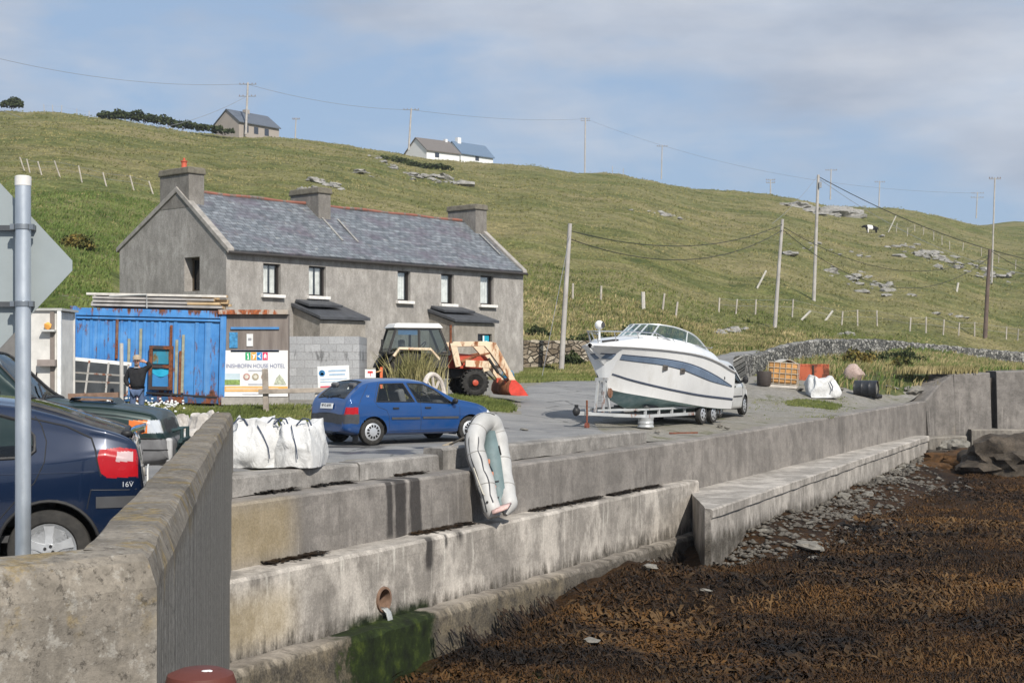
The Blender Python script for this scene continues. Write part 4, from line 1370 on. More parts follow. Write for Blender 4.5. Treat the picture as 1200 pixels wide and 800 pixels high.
panel(wall, 0, LH, HB, EF, wins, lambda u, v, o: (u, o, v), .24)
gw0, gw1 = w_of(234), w_of(216)
gh = (gw0, gw1, z_of(341, 0, 2), z_of(301, 0, 2))
panel(wall, 0, WH, HB, EF, [gh], lambda u, v, o: (o, u, v), .45)
wall.add([(0, 0, EF), (0, WH, EF), (0, WH, ER), (0, RW, RZ)], [(0, 1, 2, 3)])
wall.add([(LH, 0, HB), (LH, WH, HB), (LH, WH, ER), (LH, RW, RZ), (LH, 0, EF)], [(0, 1, 2, 3, 4)])
wall.add([(0, WH, HB), (LH, WH, HB), (LH, WH, ER), (0, WH, ER)], [(0, 1, 2, 3)])
hw = wall.build('wall', MH, house, smooth=False)
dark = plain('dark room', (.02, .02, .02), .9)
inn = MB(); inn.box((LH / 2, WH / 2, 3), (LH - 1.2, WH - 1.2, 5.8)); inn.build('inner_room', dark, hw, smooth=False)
# gable window: deep unglazed opening with an old frame
fr = MB(); a, b, c, d = gh
fr.box((.42, a + .05, (c + d) / 2), (.06, .07, d - c)); fr.box((.42, b - .05, (c + d) / 2), (.06, .07, d - c)); fr.box((.42, (a + b) / 2, d - .05), (.06, b - a, .07)); fr.box((.42, (a + b) / 2, c + .05), (.06, b - a, .07))
gwf = fr.build('window', plain('old window wood', (.10, .075, .05), .8), house, smooth=False); tag(gwf, 'dark deep-set gable window')
gp_ = MB(); gp_.add([(.46, a, c), (.46, b, c), (.46, b, d), (.46, a, d)], [(0, 1, 2, 3)]); gp_.build('pane', plain('black window glass', (.012, .013, .014), .15, spec=.6), gwf, smooth=False)  # black sheet stands in for the darkness inside the unglazed opening
MFR = plain('dark window frame', (.035, .03, .028), .5); MSILL = plain('white painted sill', (.72, .70, .66), .7, var=.15); MCUR = plain('white net curtain', (.78, .77, .74), .9, var=.2, scale=3); MGL = glass('house glass', (.88, .9, .9), .12)
for i, (a, b, c, d) in enumerate(wins):
 w = MB(); t = .07; y = .18
 for bx in ((a + t / 2, t, (c + d) / 2, d - c), (b - t / 2, t, (c + d) / 2, d - c)): w.box((bx[0], y, bx[2]), (bx[1], .07, bx[3]))
 for z in (c + t / 2, d - t / 2): w.box(((a + b) / 2, y, z), (b - a - 2 * t, .07, t))
 wo = w.build('window', MFR, house, smooth=False)
 g_ = MB(); g_.add([(a + t, y + .01, c + t), (b - t, y + .01, c + t), (b - t, y + .01, d - t), (a + t, y + .01, d - t)], [(0, 1, 2, 3)]); g_.build('pane', MGL, wo, smooth=False)
 cu = MB(); n_ = 14; ed = (.1, .42, .55, .9) if i < 2 else (.05, .95)
 for e0, e1 in ((.06, .46), (.56, .84)) if i < 2 else ((.06, .80),):
  rows_ = []
  for z in (c + t, d - t):
   rows_.append([(a + (b - a) * (e0 + (e1 - e0) * k / n_), y + .05 + .02 * math.sin(k * 1.9), z) for k in range(n_ + 1)])
  cu.grid(rows_)
 cu.build('curtain', MCUR, wo)
 si = MB(); si.box(((a + b) / 2, -.02, c - .07), (b - a + .24, .32, .13)); si.build('sill', MSILL, wo, bevel=.012)
# roof: two thick slopes with real UVs for the slates
def slope(name, e, r, s0, s1, th, par):
 (ey, ez), (ry, rz) = e, r
 N = 60
 V = []; UV = []
 ln = math.hypot(ry - ey, rz - ez)
 M_ = 16
 for i in range(N + 1):
  s = s0 + (s1 - s0) * i / N
  for j in range(M_ + 1):
   t = j / M_
   sag = -.07 * math.sin(math.pi * t) * math.sin(math.pi * min(1, abs((s - s0) % 7) / 7)) + (vnoise(s * 1.1, t * 5, 8) - .5) * .045
   V.append((s, ey + (ry - ey) * t, ez + (rz - ez) * t + sag)); UV.append((s, t * ln))
 nv = len(V)
 V += [(x, y, z - th) for x, y, z in V]; UV += UV
 fq = grid_faces(N + 1, M_ + 1)
 fq = np.concatenate([fq, fq[:, ::-1] + nv])
 rim = [i * (M_ + 1) for i in range(N + 1)] + [N * (M_ + 1) + j for j in range(1, M_ + 1)] + [i * (M_ + 1) + M_ for i in range(N - 1, -1, -1)] + [j for j in range(M_ - 1, 0, -1)]
 q = [(rim[k], rim[(k + 1) % len(rim)], rim[(k + 1) % len(rim)] + nv, rim[k] + nv) for k in range(len(rim))]
 fq = np.concatenate([fq, np.array(q)])
 return raw_mesh(name, np.array(V), fq, MSL, uv=np.array(UV), parent=par)
sl_f = (EF - RZ) / (0 - RW)
roof = slope('roof', (-.16, EF - .16 * sl_f + .13), (RW, RZ + .13), .12, LH - .1, .12, house)
roof2 = slope('roof', (WH + .14, ER - .05 + .10), (RW, RZ + .128), .12, LH - .1, .12, house)
MCOP = plain('cement verge', (.30, .28, .255), .9, var=.25, scale=4, bump=.3)
cp = MB()
for x0, x1 in ((-.07, .24), (LH - .22, LH + .06)):
 cp.prism([(-.2, EF - .16), (-.2, EF + .06), (RW, RZ + .25), (WH + .16, ER + .10), (WH + .16, ER - .10), (RW, RZ + .02)], x0, x1, 'YZ')
cp.build('verge', MCOP, house, smooth=False, bevel=.02)
rg = MB(); rg.tube([(x, RW, RZ + .13 + .02 * math.sin(x * 2)) for x in np.linspace(.8, LH - .9, 50)], .075, 8)
rg.build('ridge_tile', rusty('terracotta ridge', (.25, .105, .075), .5, .9, 3, (.15, .13, .115)), house)
fl = MB()
for s0 in (6.6, 7.5, LH - .95):
 fl.beam((s0 + .35, RW - .9, RZ + .14 - .9 * sl_f + .03), (s0 + .3, .9, EF + .9 * sl_f + .15), .09, .02)
fl.build('mortar_line', plain('mortar', (.27, .26, .24), .9, var=.4, scale=7), house)
gt = MB(); gt.tube([(-.05, -.22, EF - .12), (LH + .05, -.22, EF - .12)], .06, 8); gt.build('gutter', plain('dark gutter', (.05, .045, .042), .6), house)
for (s0, s1, w0, w1, z0, z1, pot, lb) in ((-.012, .74, 2.40, 4.38, 8.02, 9.62, True, None), (6.75, 7.45, 2.3, 4.2, 7.6, 9.42, False, None), (LH - .78, LH + .02, 2.4, 4.3, 7.6, 9.55, False, None)):
 ch = MB(); ch.box(((s0 + s1) / 2, (w0 + w1) / 2, (z0 + z1) / 2 - .12), (s1 - s0, w1 - w0, z1 - z0 - .24))
 co = ch.build('chimney', MH2, house, smooth=False, bevel=.015)
 c2 = MB(); c2.box(((s0 + s1) / 2, (w0 + w1) / 2, z1 - .10), (s1 - s0 + .14, w1 - w0 + .14, .28), taper=(.93, .97)); c2.build('cap', plain('mossy chimney cap', (.15, .135, .105), .95, var=.3, bump=.4), co, smooth=False, bevel=.05)
 if pot:
  p_ = MB(); p_.lathe([(.15, z1), (.14, z1 + .05), (.11, z1 + .12), (.11, z1 + .3), (.14, z1 + .33), (.14, z1 + .37), (.085, z1 + .37), (.08, z1 + .1), (0, z1 + .1)], 14, c=((s0 + s1) / 2, (w0 + w1) / 2 - .15, 0))
  p_.lathe([(.05, z1 + .37), (.05, z1 + .48), (0, z1 + .50)], 8, c=((s0 + s1) / 2, (w0 + w1) / 2 - .15, 0))
  p_.build('chimney_pot', plain('red clay pot', (.50, .10, .055), .7, var=.15), co)
 else:
  ru = MB()
  for k in range(9): ru.blob((random.uniform(s0 + .1, s1 - .1), random.uniform(w0 + .3, w1 - .2), z1 + .07), random.uniform(.07, .15), 1, .5, seed=k + 3)
  if s0 < 10: ru.build('rubble', MR_hill, co)
# porches
MPR = plain('dark slate slab', (.065, .068, .075), .6, var=.25, scale=3, bump=.2)
MPW = m_render('porch roughcast', (.18, .16, .135), (.30, .275, .24), (.40, .37, .325))
for (s0, s1, p, zb, zf, win) in ((3.26, 5.97, 1.83, 4.14, 3.56, None), (11.15, 14.05, 1.74, 4.13, 3.64, True)):
 po = MB()
 yy = -p + .18
 holes = []
 if win:
  a = s1 - 1.25; holes = [(a, a + .95, 2.0, 3.1)]
 panel(po, s0 + .12, s1 - .12, HB, zf - .07, holes, lambda u, v, o: (u, yy + o, v), .12)
 for x in (s0 + .12, s1 - .12):
  po.add([(x, yy, HB), (x, -.002, HB), (x, -.002, zb - .1), (x, yy, zf - .07)], [(0, 1, 2, 3)])
 pw = po.build('porch', MPW, house, smooth=False)
 rf = MB(); rf.prism([(-p, zf - .05), (-p, zf + .07), (-.01, zb + .08), (-.01, zb - .06)], s0, s1, 'YZ')
 rf.box(((s0 * .6 + s1 * .4), -.5, zb + .07), (s1 - s0 - .9, .9, .10), rot=(.25, 0, 0))
 rf.build('porch_roof', MPR, pw, smooth=False, bevel=.01)
 if win:
  a, b, c, d = holes[0]
  w = MB(); w.add([(a, yy + .12, c), (b, yy + .12, c), (b, yy + .12, d), (a, yy + .12, d)], [(0, 1, 2, 3)])
  wd = w.build('porch_window', plain('black window glass', (.012, .013, .014), .15, spec=.6), pw, smooth=False)
  lab = plain('white plastic', (.75, .75, .73), .5)
  cy = plain('cyan print', (.02, .32, .45), .5)
  sg = MB(); sg.box((a + .62, yy + .09, 2.6), (.42, .02, .84)); so = sg.build('window_notice', cy, pw, smooth=False)
  text_part('lettering', 'h', lab, so, (a + .62, yy + .078, 2.62), 1.05)
 else:
  w = MB(); w.box((s0 + 1.35, yy - .004, 2.72), (.62, .05, .16)); w.build('air_slot', dark, pw, smooth=False)
# ================================================================== CARS
RUB = None
def m_tyre():
 n = NB('tyre rubber', .85, 0, .25); v = n.coord()
 n.color(n.ramp(n.noise(v, 9, 5, .7), [(.3, (.018, .018, .018)), (.7, (.05, .047, .043))])); return n.m
M_TYRE = m_tyre()
M_BLACK = plain('black trim plastic', (.022, .022, .023), .55)
M_BUMP = plain('faded bumper plastic', (.055, .056, .06), .65, var=.2)
M_DARKIN = plain('dark car interior', (.06, .06, .062), .85)
M_SEAT = plain('seat cloth', (.11, .11, .115), .9)
M_CHROME = plain('bright metal', (.55, .55, .56), .25, 1.0)
M_ALLOY = plain('silver wheel', (.56, .57, .58), .38, .6, var=.1)
M_GLASS = glass('car glass', (.93, .96, .95), .03)
M_RED = plain('red lens', (.36, .008, .014), .22, spec=.4)
M_AMBER = plain('amber lens', (.62, .16, .03), .18, spec=.6)
M_CLEAR = plain('clear lens', (.62, .64, .66), .15, .3, spec=.7)
M_PLATE = plain('number plate', (.78, .78, .76), .4)
M_INK = plain('black print', (.02, .02, .022), .6)
M_WHITE = plain('white paint', (.76, .76, .74), .4)
def catmull(pts, subs):
 """piecewise smooth curve through pts, subs[i] pieces on piece i"""
 p = np.array(pts, float)
 q = np.concatenate([[2 * p[0] - p[1]], p, [2 * p[-1] - p[-2]]])
 out = []
 for i in range(len(p) - 1):
  p0, p1, p2, p3 = q[i:i + 4]
  l1 = np.linalg.norm(p2 - p1) + 1e-9
  m1 = (p2 - p0) / (np.linalg.norm(p1 - p0) + l1) * l1
  m2 = (p3 - p1) / (np.linalg.norm(p3 - p2) + l1) * l1
  for k in range(subs[i]):
   t = k / subs[i]; t2 = t * t; t3 = t2 * t
   out.append((2 * t3 - 3 * t2 + 1) * p1 + (t3 - 2 * t2 + t) * m1 + (-2 * t3 + 3 * t2) * p2 + (t3 - t2) * m2)
 out.append(p[-1])
 return np.array(out)
def tyre_wheel(name, root, c, r, w, side, kind, slots=12, rimr=None):
 """wheel with tyre and rim; side +1 = outer face towards +y"""
 rim = rimr or r * .66
 t = MB()
 h = w / 2
 prof = [(rim, -h * .85), (rim + .01, -h), (r - .035, -h), (r - .008, -h * .8), (r, -h * .5), (r, h * .5), (r - .008, h * .8), (r - .035, h), (rim + .01, h), (rim, h * .85), (rim - .02, h * .5), (rim - .02, -h * .5), (rim, -h * .85)]
 t.lathe(prof, 36, 'Y', c)
 to = t.build(name, M_TYRE, root)
 m = MB(); y = side * h * .82
 cx, cy, cz = c
 if kind == 'cap':
  # hub cap: domed disc with a ring of slots
  n = 72; r0, r1, r2 = rim * .50, rim * .80, rim * .995
  def ringp(r_, dy): return [(cx + r_ * math.cos(2 * math.pi * k / n), cy + y + side * dy, cz + r_ * math.sin(2 * math.pi * k / n)) for k in range(n)]
  R = [ringp(rim * .18, .03), ringp(r0, .026), ringp(r1, .018), ringp(r2, .004)]
  vs = [(cx, cy + y + side * .032, cz)] + sum(R, [])
  fs = [(0, 1 + k, 1 + (k + 1) % n) for k in range(n)]
  per = n // slots
  for a in range(3):
   for k in range(n):
    if a == 1 and (k % per) < per * .55: continue
    k2 = (k + 1) % n
    fs.append((1 + a * n + k, 1 + a * n + k2, 1 + (a + 1) * n + k2, 1 + (a + 1) * n + k))
  m.add(vs, fs)
 else:
  # alloy: outer ring, hub and five broad spokes
  m.lathe([(rim * .86, y - side * .01), (rim * .99, y + side * .012), (rim * .99, y - side * .05), (rim * .86, y - side * .05), (rim * .86, y - side * .01)], 40, 'Y', (cx, cy, cz))
  m.lathe([(0, y + side * .012), (rim * .24, y + side * .008), (rim * .27, y - side * .03)], 24, 'Y', (cx, cy, cz))
  for k in range(5):
   a = 2 * math.pi * k / 5 + math.pi / 2
   d = (math.cos(a), math.sin(a)); e = (-d[1], d[0])
   q = []
   for rr, hw, dy in ((.14, .16, .006), (.5, .13, -.004), (.9, .20, 0)):
    for sg in (-1, 1):
     q.append((cx + (d[0] * rr + e[0] * hw * sg) * rim, cy + y + side * dy, cz + (d[1] * rr + e[1] * hw * sg) * rim))
   q2 = [(x_, y_ - side * .03, z_) for x_, y_, z_ in q]
   m.add(q + q2, [(0, 1, 3, 2), (2, 3, 5, 4), (0, 2, 8, 6), (2, 4, 10, 8), (1, 7, 9, 3), (3, 9, 11, 5)])
 m.build('rim', M_ALLOY, to, ang=30)
 d_ = MB(); d_.lathe([(0, y - side * .045), (rim * .97, y - side * .045)], 30, 'Y', c); d_.build('brake', M_DARKIN, to)
 if kind == 'alloy':
  b = MB()
  for k in range(4):
   a = 2 * math.pi * k / 4 + .4
   b.lathe([(.012, y + side * .006), (.012, y + side * .016), (0, y + side * .016)], 8, 'Y', (cx + .155 * rim * 1 * math.cos(a), cy, cz + .155 * rim * math.sin(a)))
  build_each(b, 'wheel_bolt', M_BLACK, to)
 return to
class Car:
 def __init__(s, name, label, loc, rz, spec, pmat):
  s.sp = spec; s.mat = pmat
  s.root = thing(name, label, 'car', loc, rz)
  sp = spec
  xr, xf = sp['x']
  st = np.concatenate([sp.get('fine', np.zeros(0)), np.linspace(xr, xr + .12, 13)[:-1], np.linspace(xr + .12, xf - .15, sp.get('n', 150)), np.linspace(xf - .15, xf, 14)[1:]])
  for v in sp.get('cuts', []): st[np.argmin(abs(st - v))] = v
  s.st = np.unique(np.round(st, 4))
  tp = np.array(sp['top'])
  s.top = lambda x: pchip(tp[:, 0], tp[:, 1], x)
  bt = np.array(sp['belt']); s.belt = lambda x: np.interp(x, bt[:, 0], bt[:, 1])
  wd = np.array(sp['wid']); s.wid = lambda x: pchip(wd[:, 0], wd[:, 1], x)
  bo = np.array(sp['bot']); s.bot = lambda x: np.interp(x, bo[:, 0], bo[:, 1])
  s.subs = sp.get('subs', [3, 3, 10, 10, 2, 7, 7, 3, 3, 5, 6])
  s.sec = [s.section(float(x)) for x in s.st]
  s.idx = np.cumsum([0] + s.subs)
 def section(s, x):
  sp = s.sp
  zb, zt, w = float(s.bot([x])[0]), float(s.top([x])[0]), float(s.wid([x])[0])
  zbelt = float(s.belt([x])[0])
  zs = min(zbelt, zt - .045)
  h = zt - zs
  zm = zb + (zs - zb) * .52
  tum = sp.get('tum', .36)
  wr = max(.3 * w, w * .955 - max(0, h - .05) * tum)
  k = min(1, h / .3)
  pts = [(0, zb), (.78 * w, zb), (.955 * w, zb + .06), (w, zm), (.992 * w, zs - .06 * k - .02), (.962 * w, zs), (w * .955 + (wr - w * .955) * .5, zs + h * .48), (wr + .005, zt - h * .10 - .012), (wr - .05 - .03 * k, zt - .028 * k - .004), (wr - .16, zt - .012), (wr * .45, zt + .008), (0, zt + .016)]
  return catmull(pts, s.subs)
 def ysurf(s, x, z):
  """half width of the body side at (x, z)"""
  i = int(np.clip(np.searchsorted(s.st, x), 1, len(s.st) - 1))
  t = (x - s.st[i - 1]) / (s.st[i] - s.st[i - 1])
  c = s.sec[i - 1] * (1 - t) + s.sec[i] * t
  a, b = s.idx[1], s.idx[8]
  zz = c[a:b + 1, 1]; yy = c[a:b + 1, 0]
  return float(np.interp(z, zz, yy))
 def side(s, x, z, sg, off=.006): return (x, sg * (s.ysurf(x, z) + off), z)
 def topz(s, x, y):
  i = int(np.clip(np.searchsorted(s.st, x), 1, len(s.st) - 1))
  t = (x - s.st[i - 1]) / (s.st[i] - s.st[i - 1])
  c = s.sec[i - 1] * (1 - t) + s.sec[i] * t
  a = s.idx[7]
  return float(np.interp(abs(y), c[a:, 0][::-1], c[a:, 1][::-1]))
 def shell(s, classify):
  """split the loft into named meshes"""
  m = len(s.sec[0]); N = len(s.st)
  V = []
  for sg in (1, -1):
   for i in range(N):
    for k in range(m): V.append((s.st[i], sg * s.sec[i][k][0], s.sec[i][k][1]))
  V = np.array(V)
  for xw in s.sp['wheels']:             # round the arch edge
   r = np.hypot(V[:, 0] - xw, V[:, 2] - s.sp['wr'])
   R = s.sp['arch']
   k = (abs(r - R) < .013) & (abs(V[:, 1]) > .7 * .5)
   f = np.where(k, R / np.maximum(r, 1e-6), 1)
   V[:, 0] = xw + (V[:, 0] - xw) * f; V[:, 2] = s.sp['wr'] + (V[:, 2] - s.sp['wr']) * f
  parts = {}
  seg = np.repeat(np.arange(len(s.subs)), s.subs)
  for q, sg in enumerate((1, -1)):
   o = q * N * m
   for i in range(N - 1):
    for k in range(m - 1):
     f = [o + i * m + k, o + i * m + k + 1, o + (i + 1) * m + k + 1, o + (i + 1) * m + k]
     if sg > 0: f = f[::-1]
     c = V[f].mean(0)
     arch = False
     for xw in s.sp['wheels']:
      if abs(c[1]) > .5 * s.sp['hw'] and math.hypot(c[0] - xw, c[2] - s.sp['wr']) < s.sp['arch']: arch = True
     if arch: continue
     nm = classify(c, int(seg[k]), sg)
     if nm: parts.setdefault(nm, []).append(f)
   for i in (0, N - 1):
    f = [o + i * m + k for k in range(m)]
    parts.setdefault('body', []).append(f)
  s.meshes = {}
  for nm, fs in parts.items():
   us = sorted({v for f in fs for v in f}); mp = {v: j for j, v in enumerate(us)}
   b = MB(); b.add(V[us], [tuple(mp[v] for v in f) for f in fs])
   s.meshes[nm] = b
 def weld(s, b):
  me = b.mesh('x', True, 40, fix=False)
  bm = bmesh.new(); bm.from_mesh(me)
  bmesh.ops.remove_doubles(bm, verts=bm.verts, dist=.0006)
  bmesh.ops.recalc_face_normals(bm, faces=bm.faces)
  return bm
 def put(s, nm, name, mat, parent=None, ang=35):
  res = None
  if nm != 'body':
   bm = s.weld(s.meshes[nm])
   b = MB(); bm.verts.index_update()
   b.add([v.co[:] for v in bm.verts], [tuple(v.index for v in f.verts) for f in bm.faces]); bm.free()
   for q in islands(b):
    if len(q.f) < 6: continue
    s.meshes[nm] = q
    res = s.put1(nm, name, mat, parent, ang)
   return res
  return s.put1(nm, name, mat, parent, ang)
 def put1(s, nm, name, mat, parent=None, ang=35):
  bm = s.weld(s.meshes[nm])
  me = bpy.data.meshes.new(name); bm.to_mesh(me); bm.free()
  me.polygons.foreach_set('use_smooth', [True] * len(me.polygons)); me.set_sharp_from_angle(angle=R_(ang))
  o = bpy.data.objects.new(name, me); COL.objects.link(o); me.materials.append(mat); o.parent = parent or s.root
  return o
 def line(s, mb, pts, sg, r=.006, off=.001, n=6, closed=False):
  out = []
  for i in range(len(pts) - (0 if closed else 1)):
   a, b = pts[i], pts[(i + 1) % len(pts)]
   k = max(2, int(math.dist(a, b) / .05))
   for j in range(k): out.append((a[0] + (b[0] - a[0]) * j / k, a[1] + (b[1] - a[1]) * j / k))
  if not closed: out.append(pts[-1])
  mb.tube([s.side(x, z, sg, off) for x, z in out], r, n, closed=closed)
 def arches(s, mat=None):
  for xw in s.sp['wheels']:
   for sg in (1, -1):
    w = MB(); R = s.sp['arch']; yi = sg * .5 * s.sp['hw']
    pr = []
    for k in range(25):
     a = -.35 + (math.pi + .7) * k / 24
     pr.append((xw + R * math.cos(a), s.sp['wr'] + R * math.sin(a)))
    rows = [[(x, yi, z) for x, z in pr], [(x, sg * (s.ysurf(min(max(x, s.st[0] + .01), s.st[-1] - .01), max(z, .2)) - .004), z) for x, z in pr]]
    w.grid(rows)
    w.add([(x, yi, z) for x, z in pr] + [(xw, yi, .25)], [(k, k + 1, 25) for k in range(24)])
    w.build('wheel_well', M_BLACK, s.root)
    if mat:
     l = MB(); s_pts = [(x, z) for x, z in pr if z > s.sp['bot'][0][1] + .02]
     l.tube([s.side(min(max(x, s.st[0] + .01), s.st[-1] - .01), z, sg, .0) for x, z in s_pts], .014, 6)
     l.build('arch_lip', mat, s.root)
 def wheels(s, kind, slots=12, w=.17):
  for xw in s.sp['wheels']:
   for sg in (1, -1):
    tyre_wheel('wheel', s.root, (xw, sg * (s.sp['hw'] - w / 2 - .025), s.sp['wr']), s.sp['wr'], w, sg, kind, slots)
 def interior(s, seats, dash, rows=(0.36, -.36), wheel=True):
  fl = MB(); x0, x1 = s.sp['cabin']; hw = s.sp['hw']
  fl.box(((x0 + x1) / 2, 0, .38), (x1 - x0, hw * 1.75, .05)); fl.build('cabin_floor', M_DARKIN, s.root, smooth=False)
  for x, wd in seats:
   for y in (rows if wd else (0,)):
    b = MB(); ww = .48 if wd else 1.2
    b.box((x + .12, y, .55), (.5, ww, .20)); b.box((x - .17, y, .86), (.15, ww, .62), rot=(0, -.28, 0))
    for yy in ((y,) if wd else (-.36, .36)):
     b.box((x - .29, yy, 1.22), (.09, .26, .17), rot=(0, -.2, 0))
    b.build('seat', M_SEAT, s.root, bevel=.04)
  b = MB(); b.box((dash, 0, .80), (.40, hw * 1.6, .24)); b.build('dashboard', M_DARKIN, s.root, bevel=.04)
  if wheel:
   b = MB(); a = R_(65); r = .18
   b.tube([(dash - .32 + r * math.sin(t) * math.cos(a) * -1, -.36 + r * math.cos(t), .93 + r * math.sin(t) * math.sin(a)) for t in np.linspace(0, 2 * math.pi, 24, endpoint=False)], .014, 6, closed=True)
   b.beam((dash - .32, -.36 - r, .93), (dash - .32, -.36 + r, .93), .03); b.build('steering_wheel', M_BLACK, s.root)
def inside(x, z, poly):
 r = False; n = len(poly)
 for i in range(n):
  x0, z0 = poly[i]; x1, z1 = poly[(i + 1) % n]
  if (z0 > z) != (z1 > z) and x < (x1 - x0) * (z - z0) / (z1 - z0) + x0: r = not r
 return r
def compact():
 sp = dict(x=(-.655, 3.065), hw=.79, wr=.28, wheels=(0, 2.385), arch=.325, cabin=(-.3, 2.0),
    top=[(-.655, .46), (-.645, .62), (-.625, .76), (-.585, .91), (-.54, .985), (-.30, 1.20), (-.10, 1.325), (.10, 1.365), (.5, 1.385), (.95, 1.382), (1.32, 1.345), (1.55, 1.24), (2.07, .955), (2.35, .90), (2.75, .80), (2.95, .71), (3.03, .60), (3.058, .50), (3.065, .42)],
    belt=[(-.655, .40), (-.64, .56), (-.6, .80), (-.5, .93), (1, .885), (2.1, .83), (2.6, .76), (3.065, .5)],
    wid=[(-.655, .64), (-.62, .715), (-.5, .765), (-.2, .79), (.5, .795), (1.8, .795), (2.4, .785), (2.75, .745), (2.95, .66), (3.065, .52)],
    bot=[(-.655, .30), (-.5, .24), (-.3, .20), (2.7, .19), (3.065, .26)], tum=.42,
    cuts=[-.54, -.09, 1.36, 2.0, .36, 1.13, 2.1], fine=np.linspace(-.64, -.28, 30), subs=[3, 3, 14, 16, 3, 8, 8, 3, 3, 5, 6])
 g1 = gp(436, 523.5);
 ax = P(436, 523, 29.0)
 th = R_(36)
 hd = Vector((math.cos(th), math.sin(th))); lf = Vector((-hd.y, hd.x))
 o = Vector((ax.x, ax.y)) + lf * .71
 pm = paint('bright blue paint', (.003, .058, .215), .28, dirt=.22)
 c = Car('parked_car', 'bright blue hatchback parked on the quay with its tail to the grass', (o.x, o.y, ground(o.x, o.y) + .036), th, sp, pm)
 c.root.scale = (.985, .985, .955)
 wr_ = [(.07, .905), (.24, 1.275), (.80, 1.285), (.99, .895)]
 wf_ = [(1.07, .885), (.90, 1.285), (1.28, 1.265), (1.52, 1.15), (1.95, .84)]
 qt = [(-.20, .97), (-.04, 1.20), (.10, 1.24), (-.03, .93)]
 def cl(p, seg, sg):
  x, y, z = p
  if seg in (4, 5, 6, 7) and z < 1.30:
   if inside(x, z, wr_) or inside(x, z, wf_): return 'side_window'
  if seg >= 8 and -.53 < x < -.10 and (seg > 8): return 'rear_window'
  if seg >= 9 and 1.42 < x < 1.98: return 'windscreen'
  if x < -.36 and .655 < z < .80 and abs(y) > .46 and seg in (3, 4, 2): return 'tail_light'
  if (x < .0 - .33 or (x < -.3)) and .455 < z < .66 and x < -.335: return 'bumper'
  if x > 2.72 and .34 < z < .60 and seg < 4: return 'front_bumper'
  if 1.13 < x < 2.1 and seg in (2, 3, 4) and z > .29 and z < .9: return 'door_f' + ('l' if sg > 0 else 'r')
  if .37 < x < 1.13 and seg in (2, 3, 4) and z > .29 and z < .92: return 'door_r' + ('l' if sg > 0 else 'r')
  return 'body'
 c.shell(cl)
 body = c.put('body', 'body', pm)
 c.put('side_window', 'side_window', M_GLASS); rw = c.put('rear_window', 'rear_window', M_GLASS); c.put('windscreen', 'windscreen', M_GLASS)
 c.put('tail_light', 'tail_light', M_RED); c.put('bumper', 'bumper', M_BUMP); c.put('front_bumper', 'bumper', M_BUMP)
 for k, hx in (('door_fl', 1.30), ('door_fr', 1.30), ('door_rl', .52), ('door_rr', .52)):
  d = c.put(k, 'door', pm)
  sg = 1 if k[-1] == 'l' else -1
  h = MB(); a = c.side(hx - .07, .765, sg, .012); b = c.side(hx + .07, .765, sg, .012); h.beam(a, b, .03, .035); h.build('handle', M_BLACK, d, bevel=.006)
  st = MB(); x0, x1 = (1.17, 2.06) if k[5] == 'f' else (.42, 1.10)
  st.beam(c.side(x0, .555, sg, .006), c.side(x1, .545, sg, .006), .02, .045); st.build('side_strip', M_BUMP, d)
 tr = MB(); gap = MB()
 for sg in (1, -1):
  c.line(tr, wr_, sg, .013, .0, closed=True); c.line(tr, wf_, sg, .013, .0, closed=True)
  for pl in ([(1.13, .29), (1.13, .90), (1.03, .905)], [(2.1, .3), (2.1, .82), (1.98, .84)], [(.37, .33), (.36, .6), (.30, .73), (.10, .80), (.03, .92), (.2, 1.30)], [(.37, .29), (2.1, .29)]):
   c.line(gap, pl, sg, .0045, -.001)
  c.line(gap, [(-.36, .80), (-.28, .95), (-.05, 1.26)], sg, .0045, -.001)
 build_each(tr, 'window_trim', M_BLACK, c.root); build_each(gap, 'panel_gap', M_BLACK, c.root)
 rt = MB()
 ys = lambda x: c.sec[int(np.argmin(abs(c.st - x)))][c.idx[9]][0]
 for x in (-.535, -.095, 1.415, 1.985): rt.tube([(x, y, c.topz(x, y) + .002) for y in np.linspace(-ys(x), ys(x), 15)], .013, 6)
 for x0, x1 in ((-.535, -.095), (1.415, 1.985)):
  for sg in (-1, 1): rt.tube([(x, sg * ys(x), c.topz(x, ys(x)) + .002) for x in np.linspace(x0, x1, 12)], .013, 6)
 build_each(rt, 'window_trim', M_BLACK, c.root)
 wp = MB(); wp.beam((-.56, .02, 1.0), (-.50, -.30, 1.05), .02); wp.beam((-.56, .10, .99), (-.50, .42, 1.045), .02); build_each(wp, 'rear_wiper', M_BLACK, c.root)
 pl = MB(); pl.box((-.648, 0, .82), (.012, .5, .115), rot=(0, .22, 0)); po = pl.build('number_plate', M_PLATE, c.root)
 text_part('lettering', '97 G 4127', M_INK, po, (-.657, 0, .82), .095, (R_(90), R_(-.0), R_(-90)), xs=.95)
 for sg in (1, -1):
  m = MB(); m.blob((1.93, sg * .87, .90), (.055, .085, .065), 2, .05); m.beam((1.95, sg * .76, .86), (1.94, sg * .85, .88), .05); mo = m.build('mirror', M_BLACK, c.root)
  hl = MB(); hl.blob((2.93, sg * .50, .63), (.09, .16, .075), 2, .03); hl.build('headlight', M_CLEAR, c.root)
 text_part('badge', 'SX', M_CLEAR, c.root, c.side(-.10, 1.02, -1, .004), .06, (R_(90), 0, 0))
 ex = MB(); ex.tube([(-.62, .3, .24), (-.40, .3, .24)], .022, 8); ex.build('exhaust', M_CHROME, c.root)
 fl = MB(); fl.box((-.33, -.62, .17), (.012, .22, .24)); fl.build('mud_flap', M_BLACK, c.root)
 c.arches(); c.wheels('cap', 12, .165)
 c.interior([(.05, 0), (1.02, 1)], 1.82)
 return c
compact()
